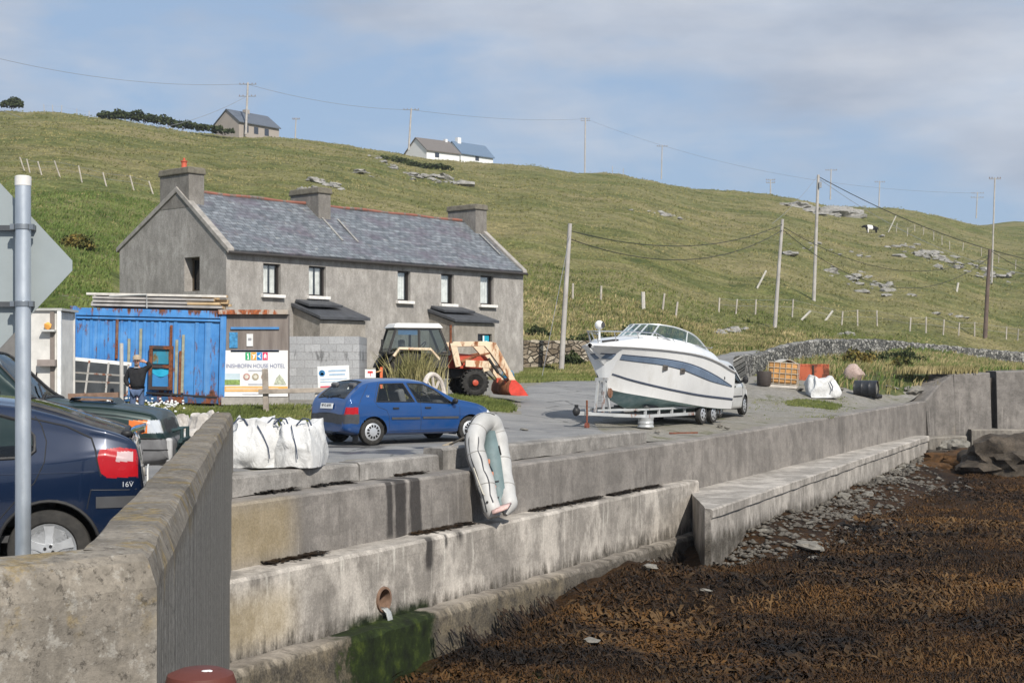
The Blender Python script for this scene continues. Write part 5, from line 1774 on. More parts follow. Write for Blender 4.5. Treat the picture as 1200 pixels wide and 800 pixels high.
def near_car():
 sp = dict(x=(-.70, 3.42), hw=.85, wr=.30, wheels=(0, 2.58), arch=.365, cabin=(-.1, 2.2), n=185,
    top=[(-.70, .44), (-.692, .60), (-.672, .80), (-.645, .98), (-.62, 1.085), (-.58, 1.125), (-.30, 1.23), (0, 1.335), (.25, 1.395), (.6, 1.425), (1.1, 1.425), (1.5, 1.38), (2.25, 1.0), (2.6, .93), (3.1, .80), (3.3, .66), (3.38, .5), (3.42, .42)],
    belt=[(-.70, .38), (-.68, .60), (-.65, .86), (-.62, .99), (-.4, 1.04), (.4, .97), (2.2, .90), (3.42, .5)],
    wid=[(-.70, .67), (-.67, .755), (-.55, .82), (-.2, .85), (.6, .852), (2.2, .85), (2.8, .82), (3.2, .70), (3.42, .5)],
    bot=[(-.70, .36), (-.5, .30), (-.25, .22), (3, .20), (3.42, .26)], tum=.40, cuts=[-.55, .22, 1.6, 2.2], fine=np.linspace(-.685, -.31, 70), subs=[3, 3, 18, 34, 4, 10, 10, 3, 3, 5, 6])
 ax = P(58, 642, 10.75)
 th = R_(180 + 13.5)
 hd = Vector((math.cos(th), math.sin(th))); lf = Vector((-hd.y, hd.x))
 o = Vector((ax.x, ax.y)) - lf * .76
 pm = paint('deep blue paint', (.003, .013, .042), .20, dirt=.10)
 c = Car('parked_car', 'deep navy blue hatchback nearest the parapet, seen from its rear corner', (o.x, o.y, ground(o.x, o.y) + .036), th, sp, pm)
 w1 = [(.10, 1.03), (.16, .985), (.95, .955), (.80, 1.30), (.42, 1.31), (.22, 1.255), (.11, 1.14)]
 w2 = [(1.04, .95), (.90, 1.31), (1.4, 1.28), (2.0, .93)]
 tl = [(-.635, .83), (-.635, 1.03), (-.50, 1.05), (-.36, 1.035), (-.34, .96), (-.37, .86), (-.42, .825)]
 tl_c = [(-.60, .945), (-.60, 1.015), (-.56, 1.02), (-.485, 1.018), (-.475, .945)]
 stp = [(-.69, .60), (-.69, .695), (-.34, .685), (-.33, .66), (-.36, .61)]
 dr = [(.10, .80), (.03, .95), (.02, 1.1), (.06, 1.22), (.14, 1.33)]
 def cl(p, seg, sg):
  x, y, z = p
  if seg in (4, 5, 6, 7) and (inside(x, z, w1) or inside(x, z, w2)): return 'side_window'
  if seg >= 9 and -.54 < x < .20: return 'rear_window'
  if seg >= 9 and 1.62 < x < 2.18: return 'windscreen'
  if seg in (2, 3, 4, 5) and inside(x, z, tl): return 'tail_lens' if inside(x, z, tl_c) else 'tail_light'
  if seg <= 4 and x < -.30 and z < .745 : return 'bumper'
  if seg in (2, 3, 4) and .38 < x < 1.1 and .28 < z < .95: return 'door_r'
  if seg in (2, 3, 4) and 1.1 < x < 2.1 and .28 < z < .95: return 'door_f'
  return 'body'
 c.shell(cl)
 c.put('body', 'body', pm); c.put('side_window', 'side_window', M_GLASS); c.put('rear_window', 'rear_window', M_GLASS); c.put('windscreen', 'windscreen', M_GLASS)
 t = c.put('tail_light', 'tail_light', M_RED); c.put('tail_lens', 'clear_lens', plain('pink white lens', (.45, .33, .33), .3, spec=.4), t)
 b = c.put('bumper', 'bumper', pm)
 for sg in (1, -1):
  q = MB(); q.grid([[c.side(x, z, sg, .007) for z in np.linspace(.605, .69, 5)] for x in np.linspace(-.675, -.335, 20)]); q.build('bumper_strip', M_BUMP, b)
 c.put('door_r', 'door', pm); c.put('door_f', 'door', pm)
 tr = MB(); gap = MB()
 for sg in (1, -1):
  c.line(tr, w1, sg, .014, 0, closed=True); c.line(tr, w2, sg, .014, 0, closed=True)
  c.line(gap, dr, sg, .0045, -.001); c.line(gap, [(.10, .80), (.24, .66), (.36, .52)], sg, .0045, -.001); c.line(gap, [(1.1, .3), (1.1, .93)], sg, .0045, -.001)
  c.line(gap, [(-.30, .74), (-.56, .735), (-.69, .74)], sg, .004, -.001)
  c.line(gap, [(-.30, .745), (-.27, .60)], sg, .004, -.001)
  c.line(gap, [(-.33, 1.03), (-.30, 1.12), (-.12, 1.21), (.14, 1.27), (.24, 1.34)], sg, .007, .0)
  c.line(gap, [(-.33, 1.03), (-.345, .94), (-.37, .84)], sg, .006, .0)
 build_each(tr, 'window_trim', M_BLACK, c.root); build_each(gap, 'panel_gap', M_BLACK, c.root)
 cr = MB()
 for sg in (1, -1): c.line(cr, [(.36, .865), (-.32, .875)], sg, .006, -.002)
 build_each(cr, 'side_crease', pm, c.root)
 rt = MB(); ys = lambda x: c.sec[int(np.argmin(abs(c.st - x)))][c.idx[9]][0]
 for x in (-.545, .205, 1.615, 2.19): rt.tube([(x, y, c.topz(x, y) + .003) for y in np.linspace(-ys(x), ys(x), 15)], .018, 6)
 for sg in (-1, 1): rt.tube([(x, sg * ys(x), c.topz(x, ys(x)) + .003) for x in np.linspace(-.545, .205, 14)], .022, 6)
 build_each(rt, 'window_trim', M_BLACK, c.root)
 sp_ = MB(); sp_.grid([[(x, y, c.topz(-.60, 0) + dz + .02 * (1 - (y / .66) ** 2)) for y in np.linspace(-.64, .64, 14)] for x, dz in ((-.52, -.01), (-.60, .03), (-.68, .05), (-.685, .028), (-.62, .005))])
 sp_.build('spoiler', pm, c.root)
 kn = MB(); kn.blob((-.55, .62, 1.145), (.045, .03, .03), 2, .1); kn.build('wiper_hub', M_BLACK, c.root)
 h = MB(); h.beam(c.side(.42, .86, 1, .014), c.side(.60, .86, 1, .014), .03, .045); h.build('handle', M_BLACK, c.root, bevel=.008)
 text_part('badge', '16V', M_CLEAR, c.root, c.side(-.56, .775, 1, .006), .055, (R_(90), 0, R_(180)))
 pl = MB(); pl.box((-.70, 0, .80), (.012, .5, .11)); pl.build('number_plate', M_PLATE, c.root)
 c.arches(M_BLACK); c.wheels('alloy', 5, .185)
 c.interior([(.15, 0), (1.15, 1)], 2.0)
near_car()
def suv():
 sp = dict(x=(-3.25, 1.13), hw=.90, wr=.355, wheels=(0, -2.45), arch=.43, cabin=(-2.3, -.75), n=150,
    top=[(-3.25, .5), (-3.22, 1.2), (-3.1, 1.6), (-2.9, 1.78), (-2.2, 1.84), (-1.35, 1.81), (-1.12, 1.74), (-.40, 1.165), (-.30, 1.145), (.3, 1.11), (.72, 1.06), (.93, 1.01), (1.0, .93), (1.04, .80), (1.08, .70), (1.12, .62), (1.13, .5)],
    belt=[(-3.25, .5), (-3.1, 1.1), (-.3, 1.08), (.5, 1.0), (.9, .93), (1.02, .72), (1.13, .46)],
    wid=[(-3.25, .8), (-3, .88), (-2, .9), (0, .9), (.6, .885), (.9, .86), (1.05, .83), (1.13, .72)],
    bot=[(-3.25, .45), (-2, .36), (.6, .36), (1.13, .40)], tum=.26, cuts=[-1.1, -.42], fine=np.linspace(.55, 1.12, 60), subs=[3, 3, 14, 26, 4, 8, 8, 3, 3, 5, 6])
 # front wheel hub in plan
 th = R_(5.5)
 hd = Vector((math.cos(th), math.sin(th))); lf = Vector((-hd.y, hd.x))
 fc = Vector(((186 - 600) / F * 17.35, 17.35))            # near front corner
 o = fc - hd * 1.0 + lf * .84
 pm = paint('dark green paint', (.006, .024, .023), .42, dirt=.25)
 pm.node_tree.nodes['Principled BSDF'].inputs['Coat Weight'].default_value = .25
 c = Car('off_road_car', 'dark green off-road car with grey lower bumper facing the white rubble sacks', (o.x, o.y, ground(o.x, o.y) + .036), th, sp, pm)
 w1 = [(-1.0, 1.12), (-1.22, 1.66), (-1.9, 1.70), (-1.9, 1.12)]
 w0 = [(-2.0, 1.12), (-2.0, 1.70), (-2.9, 1.66), (-2.95, 1.14)]
 hl = [(.62, .93), (.64, .78), (1.1, .78), (1.1, .95)]
 am = [(.60, .95), (.62, .79), (.82, .79), (.84, .95)]
 def cl(p, seg, sg):
  x, y, z = p
  if seg in (4, 5, 6, 7) and (inside(x, z, w1) or inside(x, z, w0)): return 'side_window'
  if seg >= 9 and -1.08 < x < -.44: return 'windscreen'
  if z > .775 and z < .93 and x > .66 and seg <= 7 and abs(y) > .50: return 'indicator' if x < .87 else 'headlight'
  if x > .9 and .76 < z < .92 and abs(y) <= .50 : return 'grille'
  if x > .44 and z < .70: return 'bumper'
  return 'body'
 c.shell(cl)
 c.put('body', 'body', pm)
 for k, nm, m in (('side_window', 'side_window', M_GLASS), ('windscreen', 'windscreen', M_GLASS), ('indicator', 'indicator', M_AMBER), ('headlight', 'headlight', M_CLEAR), ('grille', 'grille', M_BLACK), ('bumper', 'bumper', plain('grey cladding', (.16, .16, .165), .6, var=.2))):
  if k in c.meshes: c.put(k, nm, m)
 tr = MB(); gap = MB()
 for sg in (1, -1):
  c.line(tr, w1, sg, .016, 0, closed=True); c.line(tr, w0, sg, .016, 0, closed=True)
  c.line(gap, [(-.35, 1.06), (.2, 1.02), (.62, .965)], sg, .006, 0)
  c.line(gap, [(.52, .72), (.9, .71), (1.08, .70)], sg, .008, .002)
  c.line(gap, [(.5, .58), (.9, .575), (1.1, .57)], sg, .008, .002)
 build_each(tr, 'window_trim', M_BLACK, c.root); build_each(gap, 'panel_gap', M_BLACK, c.root)
 rt = MB(); ys = lambda x: c.sec[int(np.argmin(abs(c.st - x)))][c.idx[9]][0]
 for x in (-1.085, -.43): rt.tube([(x, y, c.topz(x, y) + .004) for y in np.linspace(-ys(x), ys(x), 15)], .02, 6)
 for sg in (-1, 1): rt.tube([(x, sg * ys(x), c.topz(x, ys(x)) + .004) for x in np.linspace(-1.085, -.43, 12)], .022, 6)
 build_each(rt, 'window_trim', M_BLACK, c.root)
 sc = MB(); sc.grid([[(x, y, c.topz(x, 0) + dz) for y in np.linspace(-.34, .34, 8)] for x, dz in ((-.15, .0), (-.12, .045), (.35, .055), (.42, .0))]); sc.build('bonnet_scoop', pm, c.root)
 wp = MB(); wp.beam((-.42, -.5, 1.20), (-.62, .15, 1.36), .02); wp.tube([(-.38, -.74, 1.17), (-.35, -.72, 1.24)], .02, 8); build_each(wp, 'wiper', M_BLACK, c.root)
 mi = MB()
 for sg in (-1, 1): mi.box((-.86, sg * 1.03, 1.22), (.10, .2, .16)); mi.beam((-.85, sg * .88, 1.18), (-.85, sg * .95, 1.2), .05)
 build_each(mi, 'mirror', M_BLACK, c.root, bevel=.02)
 wn = MB(); wn.tube([(1.08, -.28, .78), (1.20, -.28, .80), (1.20, -.28, .60), (1.12, -.28, .52)], .028, 8); wn.tube([(1.08, .28, .78), (1.20, .28, .80), (1.20, .28, .60), (1.12, .28, .52)], .028, 8); wn.tube([(1.20, -.42, .66), (1.20, .42, .66)], .028, 8); wn.box((1.19, 0, .57), (.10, .42, .14))
 wn.build('bull_bar', plain('green grey painted bar', (.03, .055, .058), .5), c.root)
 eb = MB(); eb.box((1.10, -.70, .56), (.09, .10, .30)); eb.box((1.10, .70, .56), (.09, .10, .30)); build_each(eb, 'overrider', plain('pale cladding', (.42, .42, .42), .6), c.root, bevel=.03)
 c.arches(M_BUMP); c.wheels('alloy', 5, .22)
 c.interior([(-1.9, 0), (-1.1, 1)], -.62)
suv()
def van():
 sp = dict(x=(-.75, 3.45), hw=.88, wr=.31, wheels=(0, 2.68), arch=.36, cabin=(.9, 2.3), n=140,
    top=[(-.75, .5), (-.73, 1.5), (-.66, 1.72), (-.5, 1.78), (.6, 1.80), (1.4, 1.76), (1.75, 1.66), (2.45, 1.10), (2.75, 1.0), (3.15, .88), (3.36, .72), (3.43, .55), (3.45, .42)],
    belt=[(-.75, .5), (-.6, 1.0), (2.4, 1.0), (3.0, .83), (3.45, .5)],
    wid=[(-.75, .80), (-.6, .86), (0, .88), (2.2, .88), (2.9, .85), (3.3, .72), (3.45, .5)],
    bot=[(-.75, .32), (0, .22), (3, .20), (3.45, .28)], tum=.2, cuts=[1.85, 2.4])
 th = math.atan2(WD[1], WD[0]) + R_(3)
 hd = Vector((math.cos(th), math.sin(th))); lf = Vector((-hd.y, hd.x))
 fw = P(871, 491.5, 46.6)
 o = Vector((fw.x, fw.y)) - hd * 2.68 + lf * .80
 pm = paint('white van paint', (.70, .70, .68), .35, dirt=.3)
 c = Car('van', 'white small van parked beyond the stern of the motor boat', (o.x, o.y, ground(o.x, o.y) + .01), th, sp, pm)
 c.root['category'] = 'van'
 wf = [(1.28, 1.03), (1.30, 1.58), (1.62, 1.56), (2.30, 1.06), (2.28, 1.03)]
 def cl(p, seg, sg):
  x, y, z = p
  if seg in (4, 5, 6, 7) and inside(x, z, wf): return 'side_window'
  if seg >= 9 and 1.85 < x < 2.40: return 'windscreen'
  if x > 2.95 and .34 < z < .58: return 'bumper'
  if 1.2 < x < 2.3 and seg in (2, 3, 4) and .3 < z < 1.0: return 'door'
  return 'body'
 c.shell(cl); c.put('body', 'body', pm)
 for k, m in (('side_window', M_GLASS), ('windscreen', M_GLASS), ('bumper', M_BUMP)): c.put(k, k, m)
 d = c.put('door', 'door', pm); h = MB()
 for sg in (1, -1): h.beam(c.side(1.34, .93, sg, .014), c.side(1.50, .93, sg, .014), .03, .04)
 build_each(h, 'handle', M_BLACK, d)
 tr = MB(); gap = MB()
 for sg in (1, -1):
  c.line(tr, wf, sg, .015, 0, closed=True)
  c.line(gap, [(1.2, .3), (1.2, 1.6)], sg, .006, -.001); c.line(gap, [(2.3, .3), (2.3, 1.0)], sg, .006, -.001)
  c.line(gap, [(.4, .62), (2.25, .62)], sg, .022, .002)
 build_each(tr, 'window_trim', M_BLACK, c.root); build_each(gap, 'side_strip', M_BLACK, c.root)
 mi = MB()
 for sg in (-1, 1): mi.blob((2.22, sg * 1.0, 1.14), (.07, .10, .13), 2, .05); mi.beam((2.24, sg * .86, 1.08), (2.22, sg * .95, 1.1), .06)
 build_each(mi, 'mirror', M_BLACK, c.root)
 for sg in (-1, 1):
  hl = MB(); hl.blob((3.2, sg * .6, .74), (.14, .16, .10), 2, .03); hl.build('headlight', M_CLEAR, c.root)
 c.arches(M_BLACK); c.wheels('cap', 8, .19)
 c.interior([(1.15, 1)], 2.2)
van()
# ================================================================== MOTOR BOAT ON ITS TRAILER
BOW = Vector((2.02, 37.6)); STN = Vector((5.55, 42.75))
bh = (BOW - STN).normalized(); bl = Vector((-bh.y, bh.x)); BL = 6.6
BK = (BOW - STN).length / BL                      # the boat is a little shorter than the drawing it is built from
B_RZ = math.atan2(bh.y, bh.x)
def b_local(px, py, y=1.05):
 """(x, z) on the port side plane of the boat for a photo position"""
 k = (px - 600) / F
 o = STN + bl * y
 x = (o.x - k * o.y) / (k * bh.y - bh.x)
 d = o.y + bh.y * x
 return x / BK, EYE + (430 - py) / F * d
def boat():
 root = thing('motor_boat', 'white cabin motor boat with blue stripe and green bottom on a trailer', 'boat', (STN.x, STN.y, 0), B_RZ)
 root.scale = (BK, 1, 1)
 xs = np.concatenate([np.linspace(0, 5, 46), np.linspace(5, 6.6, 40)[1:]])
 bs = lambda x: pchip([0, 1.5, 3, 4.2, 5.2, 5.9, 6.35, 6.6], [1.12, 1.2, 1.22, 1.14, .92, .60, .26, .03], x)
 bc = lambda x: pchip([0, 3, 4.2, 5.0, 5.5, 5.8, 6.05, 6.6], [1.0, 1.0, .84, .52, .24, .08, .015, .01], x)
 zs = lambda x: pchip([0, .4, 1.3, 2.5, 4.6, 6.6], [1.42, 1.50, 1.70, 1.89, 2.04, 2.14], x)
 cp_ = sorted(b_local(px, py, y) for px, py, y in ((846, 478.5, 1.0), (800, 472, 1.0), (760, 463.5, .82), (735, 457, .6), (722, 452.5, .4)))
 cx_ = [0.0] + [p[0] for p in cp_] + [5.9, 6.15, 6.6]; cz_ = [cp_[0][1] - .02] + [p[1] for p in cp_] + [1.66, 1.92, 2.10]
 zc = lambda x: pchip(cx_, cz_, x)
 zk = lambda x: np.minimum(pchip([0, 3, 4.3, 4.9, 5.3, 5.65, 6.05, 6.6], [.33, .36, .44, .55, .86, 1.28, 1.80, 2.06], x), zc(x) - .01)
 zd = lambda x: pchip([0, .5, 1.0, 2.0, 3.0, 4.0, 4.8, 5.6, 6.6], [1.48, 1.66, 1.95, 2.16, 2.30, 2.37, 2.38, 2.30, 2.18], x)
 V = []
 for x in xs:
  a = [float(f([x])[0]) for f in (bs, bc, zs, zc, zk, zd)]
  b_s, b_c, z_s, z_c, z_k, z_d = a
  h = z_d - z_s
  ring = []
  for t in np.linspace(0, 1, 9): ring.append((b_c * t, z_k + (z_c - z_k) * t ** 1.15))
  for t in np.linspace(0, 1, 27)[1:]:
   fl = t ** (1.0 + .5 * max(0, (x - 3.5) / 3))
   ring.append((b_c + (b_s - b_c) * fl + .03 * math.sin(math.pi * t), z_c + (z_s - z_c) * t))
  ring += [(b_s + .035, z_s + .012), (b_s + .03, z_s + .05), (b_s - .02, z_s + .075)]
  ins = min(.20, b_s * .3)
  for t in np.linspace(0, 1, 7)[1:]: ring.append((max(.005, b_s - .03 - ins * t), z_s + .075 + (max(h, .09) - .08) * (t ** .9)))
  ye, ze = ring[-1]
  for t in np.linspace(0, 1, 6)[1:]: ring.append((ye * (1 - t), ze + .05 * math.sin(math.pi / 2 * t) * min(1, b_s)))
  V.append(ring)
 m = len(V[0])
 P3 = [[(x, y, z) for y, z in r] for x, r in zip(xs, V)]
 parts = {}
 for sg in (1, -1):
  for i in range(len(xs) - 1):
   for k in range(m - 1):
    q = [P3[i][k], P3[i][k + 1], P3[i + 1][k + 1], P3[i + 1][k]]
    cx = sum(p[0] for p in q) / 4; cz = sum(p[2] for p in q) / 4
    nm = 'hull'
    if k < 35:
     if k < 8 and cx < 5.5: nm = 'foul'
    else: nm = 'deck'
    parts.setdefault((nm, sg) if nm == 'stripe' else nm, []).append([(p[0], p[1] * sg, p[2]) for p in q])
 mw = NB('boat gelcoat', .22, 0, .5); v = mw.coord()
 dn = mw.noise(mw.map(v, (1, 1, .4)), 1.6, 6, .65)
 mw.color(mw.ramp(dn, [(.3, (.66, .66, .65)), (.55, (.71, .71, .70)), (.75, (.58, .57, .54))])); mw.b.inputs['Coat Weight'].default_value = .4
 mf = NB('old antifoul', .7, 0, .3); v = mf.coord()
 f1 = mf.noise(mf.map(v, (1, 1, 2)), 2.4, 7, .7)
 mf.color(mf.ramp(f1, [(.30, (.16, .28, .29)), (.48, (.30, .45, .46)), (.60, (.44, .56, .56)), (.70, (.36, .30, .24))]))
 ms = plain('blue grey stripe', (.135, .18, .25), .3, var=.2, scale=2)
 def quads(fs, name, mat, par):
  b = MB()
  for q in fs: b.add(q, [(0, 1, 2, 3)])
  me = b.mesh(name, True, 40, fix=False)
  bm = bmesh.new(); bm.from_mesh(me); bmesh.ops.remove_doubles(bm, verts=bm.verts, dist=.0008); bmesh.ops.recalc_face_normals(bm, faces=bm.faces)
  for f in bm.faces: f.smooth = True
  bm.to_mesh(me); bm.free(); me.set_sharp_from_angle(angle=R_(38))
  o = bpy.data.objects.new(name, me); COL.objects.link(o); me.materials.append(mat); o.parent = par
  return o
 hull = quads(parts['hull'], 'hull', mw.m, root)
 tr = MB(); r0 = [(0, y, z) for y, z in V[0]]
 tr.add(r0 + [(0, -y, z) for y, z in V[0]], [tuple(range(m)) + tuple(range(2 * m - 1, m - 1, -1))]); tr.build('transom', mw.m, hull, smooth=False)
 quads(parts['foul'], 'bottom', mf.m, root); quads(parts['deck'], 'deck', mw.m, root)
 def hy(x, z):
  j = int(np.clip(np.searchsorted(xs, x), 1, len(xs) - 1)); t = min(1, max(0, (x - xs[j - 1]) / (xs[j] - xs[j - 1])))
  v_ = [float(np.interp(z, [q[1] for q in V[i][8:35]], [q[0] for q in V[i][8:35]])) for i in (j - 1, j)]
  return v_[0] * (1 - t) + v_[1] * t
 def hpt(px, py):
  last = None
  for y in np.linspace(1.3, 0.02, 130):
   x, z = b_local(px, py, y)
   if x <= 6.58 and hy(max(x, 0), z) >= y: return max(x, 0), z
  return x, z
 def band(name, up, lo, mat, off, par, sg, n=70):
  up = sorted(hpt(*p) for p in up); lo = sorted(hpt(*p) for p in lo)
  x0 = max(up[0][0], lo[0][0]); x1 = min(up[-1][0], lo[-1][0])
  rows = []
  for x in np.linspace(x0, x1, n):
   zu = float(pchip([p[0] for p in up], [p[1] for p in up], [x])[0]); zl = float(pchip([p[0] for p in lo], [p[1] for p in lo], [x])[0])
   rows.append([(x, sg * (hy(x, zl + (zu - zl) * t) + off), zl + (zu - zl) * t) for t in np.linspace(0, 1, 7)])
  g = MB(); g.grid(rows); o = g.build(name, mat, par)
  k = o.modifiers.new('t', 'SOLIDIFY'); k.thickness = .006; k.offset = 0
 for sg in (1, -1):
  band('stripe', [(702, 414.5), (740, 417), (772, 420), (800, 424.5), (820, 431), (838, 440), (857, 452.5)], [(704, 420), (740, 423.5), (772, 427.5), (795, 432.5), (815, 440), (834, 447.5), (857, 453.5)], ms, .007, root, sg)
  nv_ = plain('navy line', (.06, .075, .11), .4)
  band('stripe_edge', [(702, 413.6), (740, 416.1), (772, 419.1), (800, 423.6), (820, 430.1), (838, 439.1), (857, 451.6)], [(702, 414.8), (740, 417.3), (772, 420.3), (800, 424.8), (820, 431.3), (838, 440.3), (857, 452.8)], nv_, .010, root, sg)
  band('rub_line', [(716, 437), (740, 444.5), (780, 454), (815, 461), (858, 466.5)], [(716, 439), (740, 446.8), (780, 456.3), (815, 463.3), (858, 468.9)], nv_, .012, hull, sg)
  rl = MB(); rl.tube([(x, sg * (float(bs([x])[0]) + .04), float(zs([x])[0]) + .03) for x in np.linspace(0, 6.56, 60)], .022, 8); rl.build('rub_rail', plain('pale rail', (.60, .60, .60), .4), hull)
 # windscreen
 def base(t):   # t 0..1 from port aft to centre front
  p = catmull([(1.35, .90, 2.02), (2.3, .93, 2.17), (3.3, .86, 2.33), (4.0, .62, 2.41), (4.38, .28, 2.44), (4.45, 0, 2.45)], [6] * 5); return p[int(round(t * 30))]
 def topc(t):
  p = catmull([(1.30, .89, 2.04), (2.1, .85, 2.46), (2.95, .76, 2.66), (3.45, .55, 2.74), (3.72, .25, 2.77), (3.76, 0, 2.77)], [6] * 5); return p[int(round(t * 30))]
 scr = thing_part = None
 mfr = plain('pale screen frame', (.62, .63, .63), .35, .3)
 fr = MB()
 full_b = [base(k / 30) for k in range(31)]; full_t = [topc(k / 30) for k in range(31)]
 mir = lambda L_: [(p[0], -p[1], p[2]) for p in L_]
 B_ = list(map(tuple, full_b)) + mir(full_b[::-1])[1:]; T_ = list(map(tuple, full_t)) + mir(full_t[::-1])[1:]
 fr.tube(B_, .022, 6); fr.tube(T_, .024, 6)
 for k in (9, 20, 25, 30, 35, 40, 51): fr.beam(B_[k], T_[k], .035, .03)
 wsf = fr.build('windscreen', mfr, root)
 gm = glass('boat screen', (.42, .56, .54), .12)
 cuts_ = [0, 9, 20, 25, 30, 35, 40, 51, 60]
 for a, b in zip(cuts_[:-1], cuts_[1:]):
  g_ = MB(); g_.grid([B_[a:b + 1], T_[a:b + 1]]); g_.build('pane', gm, wsf)
 # things seen through the screen
 ds = MB(); ds.box((2.9, 0, 2.28), (.5, 1.5, .22)); ds.build('dash', plain('grey dash', (.25, .25, .26), .7), root, bevel=.04)
 se = MB(); se.box((1.9, -.45, 2.2), (.2, .55, .5)); se.build('helm_seat', plain('pale vinyl', (.45, .45, .44), .7), root, bevel=.05)
 # pulpit rail and anchor light
 mr = M_CHROME
 rl = MB()
 zt = lambda x: float(zd([x])[0])
 path = [(3.9, .98, 2.32), (4.6, .92, 2.50), (5.4, .68, 2.53), (6.1, .36, 2.53), (6.55, .12, 2.53), (6.55, -.12, 2.53), (6.1, -.36, 2.53), (5.4, -.68, 2.53), (4.6, -.92, 2.5), (3.9, -.98, 2.32)]
 rl.tube(path, .016, 6)
 for (x, y) in ((6.5, .13), (6.0, .40), (5.3, .70), (4.6, .91)):
  for sg in (1, -1): rl.tube([(x, sg * y, 2.53), (x - .18, sg * (y - .02), zt(x) - .10)], .013, 6)
 rl.build('bow_rail', mr, root)
 sl = MB(); sl.tube([(6.1, 0, 2.25), (6.1, 0, 2.62)], .03, 8); sl.blob((6.1, .0, 2.70), (.13, .12, .12), 3, .03); sl.build('searchlight', M_WHITE, root)
 sf = MB(); sf.lathe([(.075, -.02), (.085, .0), (0, .01)], 14, 'Y', (6.1, .12, 2.70)); sf.build('light_lens', M_DARKIN, root)
 an = MB(); an.beam((6.15, .12, 2.27), (5.75, .30, 2.31), .05); an.beam((5.78, .22, 2.31), (5.74, .38, 2.31), .04); an.build('anchor', M_BLACK, root)
 for (px, py) in ((779, 430.5), (799.5, 434.5)):
  x, z = hpt(px, py); y = hy(x, z) + .012
  v = MB(); v.box((x, y, z), (.25, .03, .15)); v.box((x, y + .02, z + .03), (.2, .03, .06)); v.build('hull_vent', plain('dark bronze vent', (.09, .08, .07), .5), root, bevel=.02)
 for (px, py) in ((815, 412), (820.5, 411)):
  x, z = b_local(px, py, .98); v = MB(); v.blob((x, 1.0, z), (.05, .04, .055), 2, .05); v.build('deck_light', M_CHROME, root)
 x, z = b_local(847, 438, 1.1); v = MB(); v.box((x, 1.12, z + .0), (.10, .06, .34), rot=(0, .25, 0)); v.build('air_slot', M_BLACK, root, bevel=.02)
 for x in (3.75, 3.1):
  h = MB(); h.tube([(x, .98, 2.36), (x - .12, 1.04, 2.20)], .010, 6); h.build('grab_line', M_CHROME, root)
 h = MB(); h.tube([(2.4, 1.02, 2.22), (1.9, 1.06, 2.16), (1.5, 1.06, 2.13), (1.4, 1.05, 2.16)], .014, 6); h.build('rope', plain('grey rope', (.25, .25, .26), .9), root)
 pl = MB(); pl.box((-.22, 0, .74), (.46, 1.6, .06)); pl.build('swim_platform', mw.m, root, bevel=.02)
 od = MB(); od.box((-.25, 0, .52), (.30, .28, .42)); od.beam((-.25, 0, .35), (-.32, 0, .10), .12); od.build('stern_drive', plain('grey drive', (.12, .12, .13), .5), root, bevel=.05)
boat()
def trailer():
 root = thing('boat_trailer', 'galvanised boat trailer with winch post under the white motor boat', 'trailer', (STN.x, STN.y, 0), B_RZ)
 root.scale = (BK, 1, 1)
 mg = rusty('galvanised steel', (.40, .41, .41), .25, .5)
 for sg in (1, -1):
  f = MB(); y = sg * .78
  f.beam((.2, y, .30), (5.0, y, .30), .07, .08); f.beam((.2, y, .48), (5.0, y, .48), .07, .05)
  for x in np.arange(.3, 5.1, .78): f.beam((x, y, .33), (x, y, .46), .06)
  f.beam((5.0, y, .30), (6.9, sg * .10, .40), .07, .08); f.beam((5.0, y, .48), (6.5, sg * .16, .48), .06, .05)
  f.build('side_rail', mg, root)
 c = MB()
 for x in (.3, 1.3, 2.2, 3.4, 4.8): c.beam((x, -.76, .29), (x, .76, .29), .08)
 build_each(c, 'cross_member', mg, root)
 t = MB(); t.beam((6.6, 0, .40), (7.25, 0, .42), .10, .10); t.build('drawbar', mg, root)
 h = MB(); h.blob((7.3, 0, .47), (.13, .09, .12), 2, .15); h.box((7.3, 0, .58), (.08, .07, .12)); h.build('coupling', M_BLACK, root)
 j = MB(); j.tube([(7.0, .14, .75), (7.0, .14, .06)], .025, 8); j.lathe([(.09, -.03), (.09, .03)], 14, 'Y', (7.0, .14, .09)); j.build('jockey_wheel', rusty('rusty red steel', (.22, .07, .05), .7), root)
 w = MB(); w.beam((6.12, .12, .42), (5.98, .10, 1.30), .06); w.beam((5.75, .12, .42), (5.98, .10, 1.30), .06); w.beam((6.12, -.12, .42), (5.98, -.10, 1.30), .06); w.beam((5.98, -.18, 1.28), (5.98, .18, 1.28), .08); w.build('winch_post', mg, root)
 wi = MB(); wi.lathe([(.10, -.1), (.10, .1)], 16, 'Y', (5.80, .05, .92)); wi.lathe([(.13, .1), (.13, .12)], 16, 'Y', (5.80, .05, .92)); wi.build('winch', rusty('rusty winch', (.20, .12, .08), .7), root)
 st = MB(); st.beam((5.72, 0, .95), (5.62, 0, 1.33), .05, .02); st.build('strap', M_BLACK, root)
 for x in (1.05, 1.75):
  for sg in (1, -1):
   tyre_wheel('wheel', root, (x, sg * .86, .27), .27, .17, sg, 'cap', 6).children[0].data.materials[0] = rusty('rusty hub', (.16, .15, .14), .8)
 r = MB()
 for x in (1.0, 2.6, 4.0):
  for y in (-.45, .45): r.beam((x - .3, y, .44 + .02 * x), (x + .4, y, .46 + .02 * x), .12, .06)
 build_each(r, 'bunk', plain('grey carpet bunk', (.12, .12, .12), .9), root)
 return root
trailer()
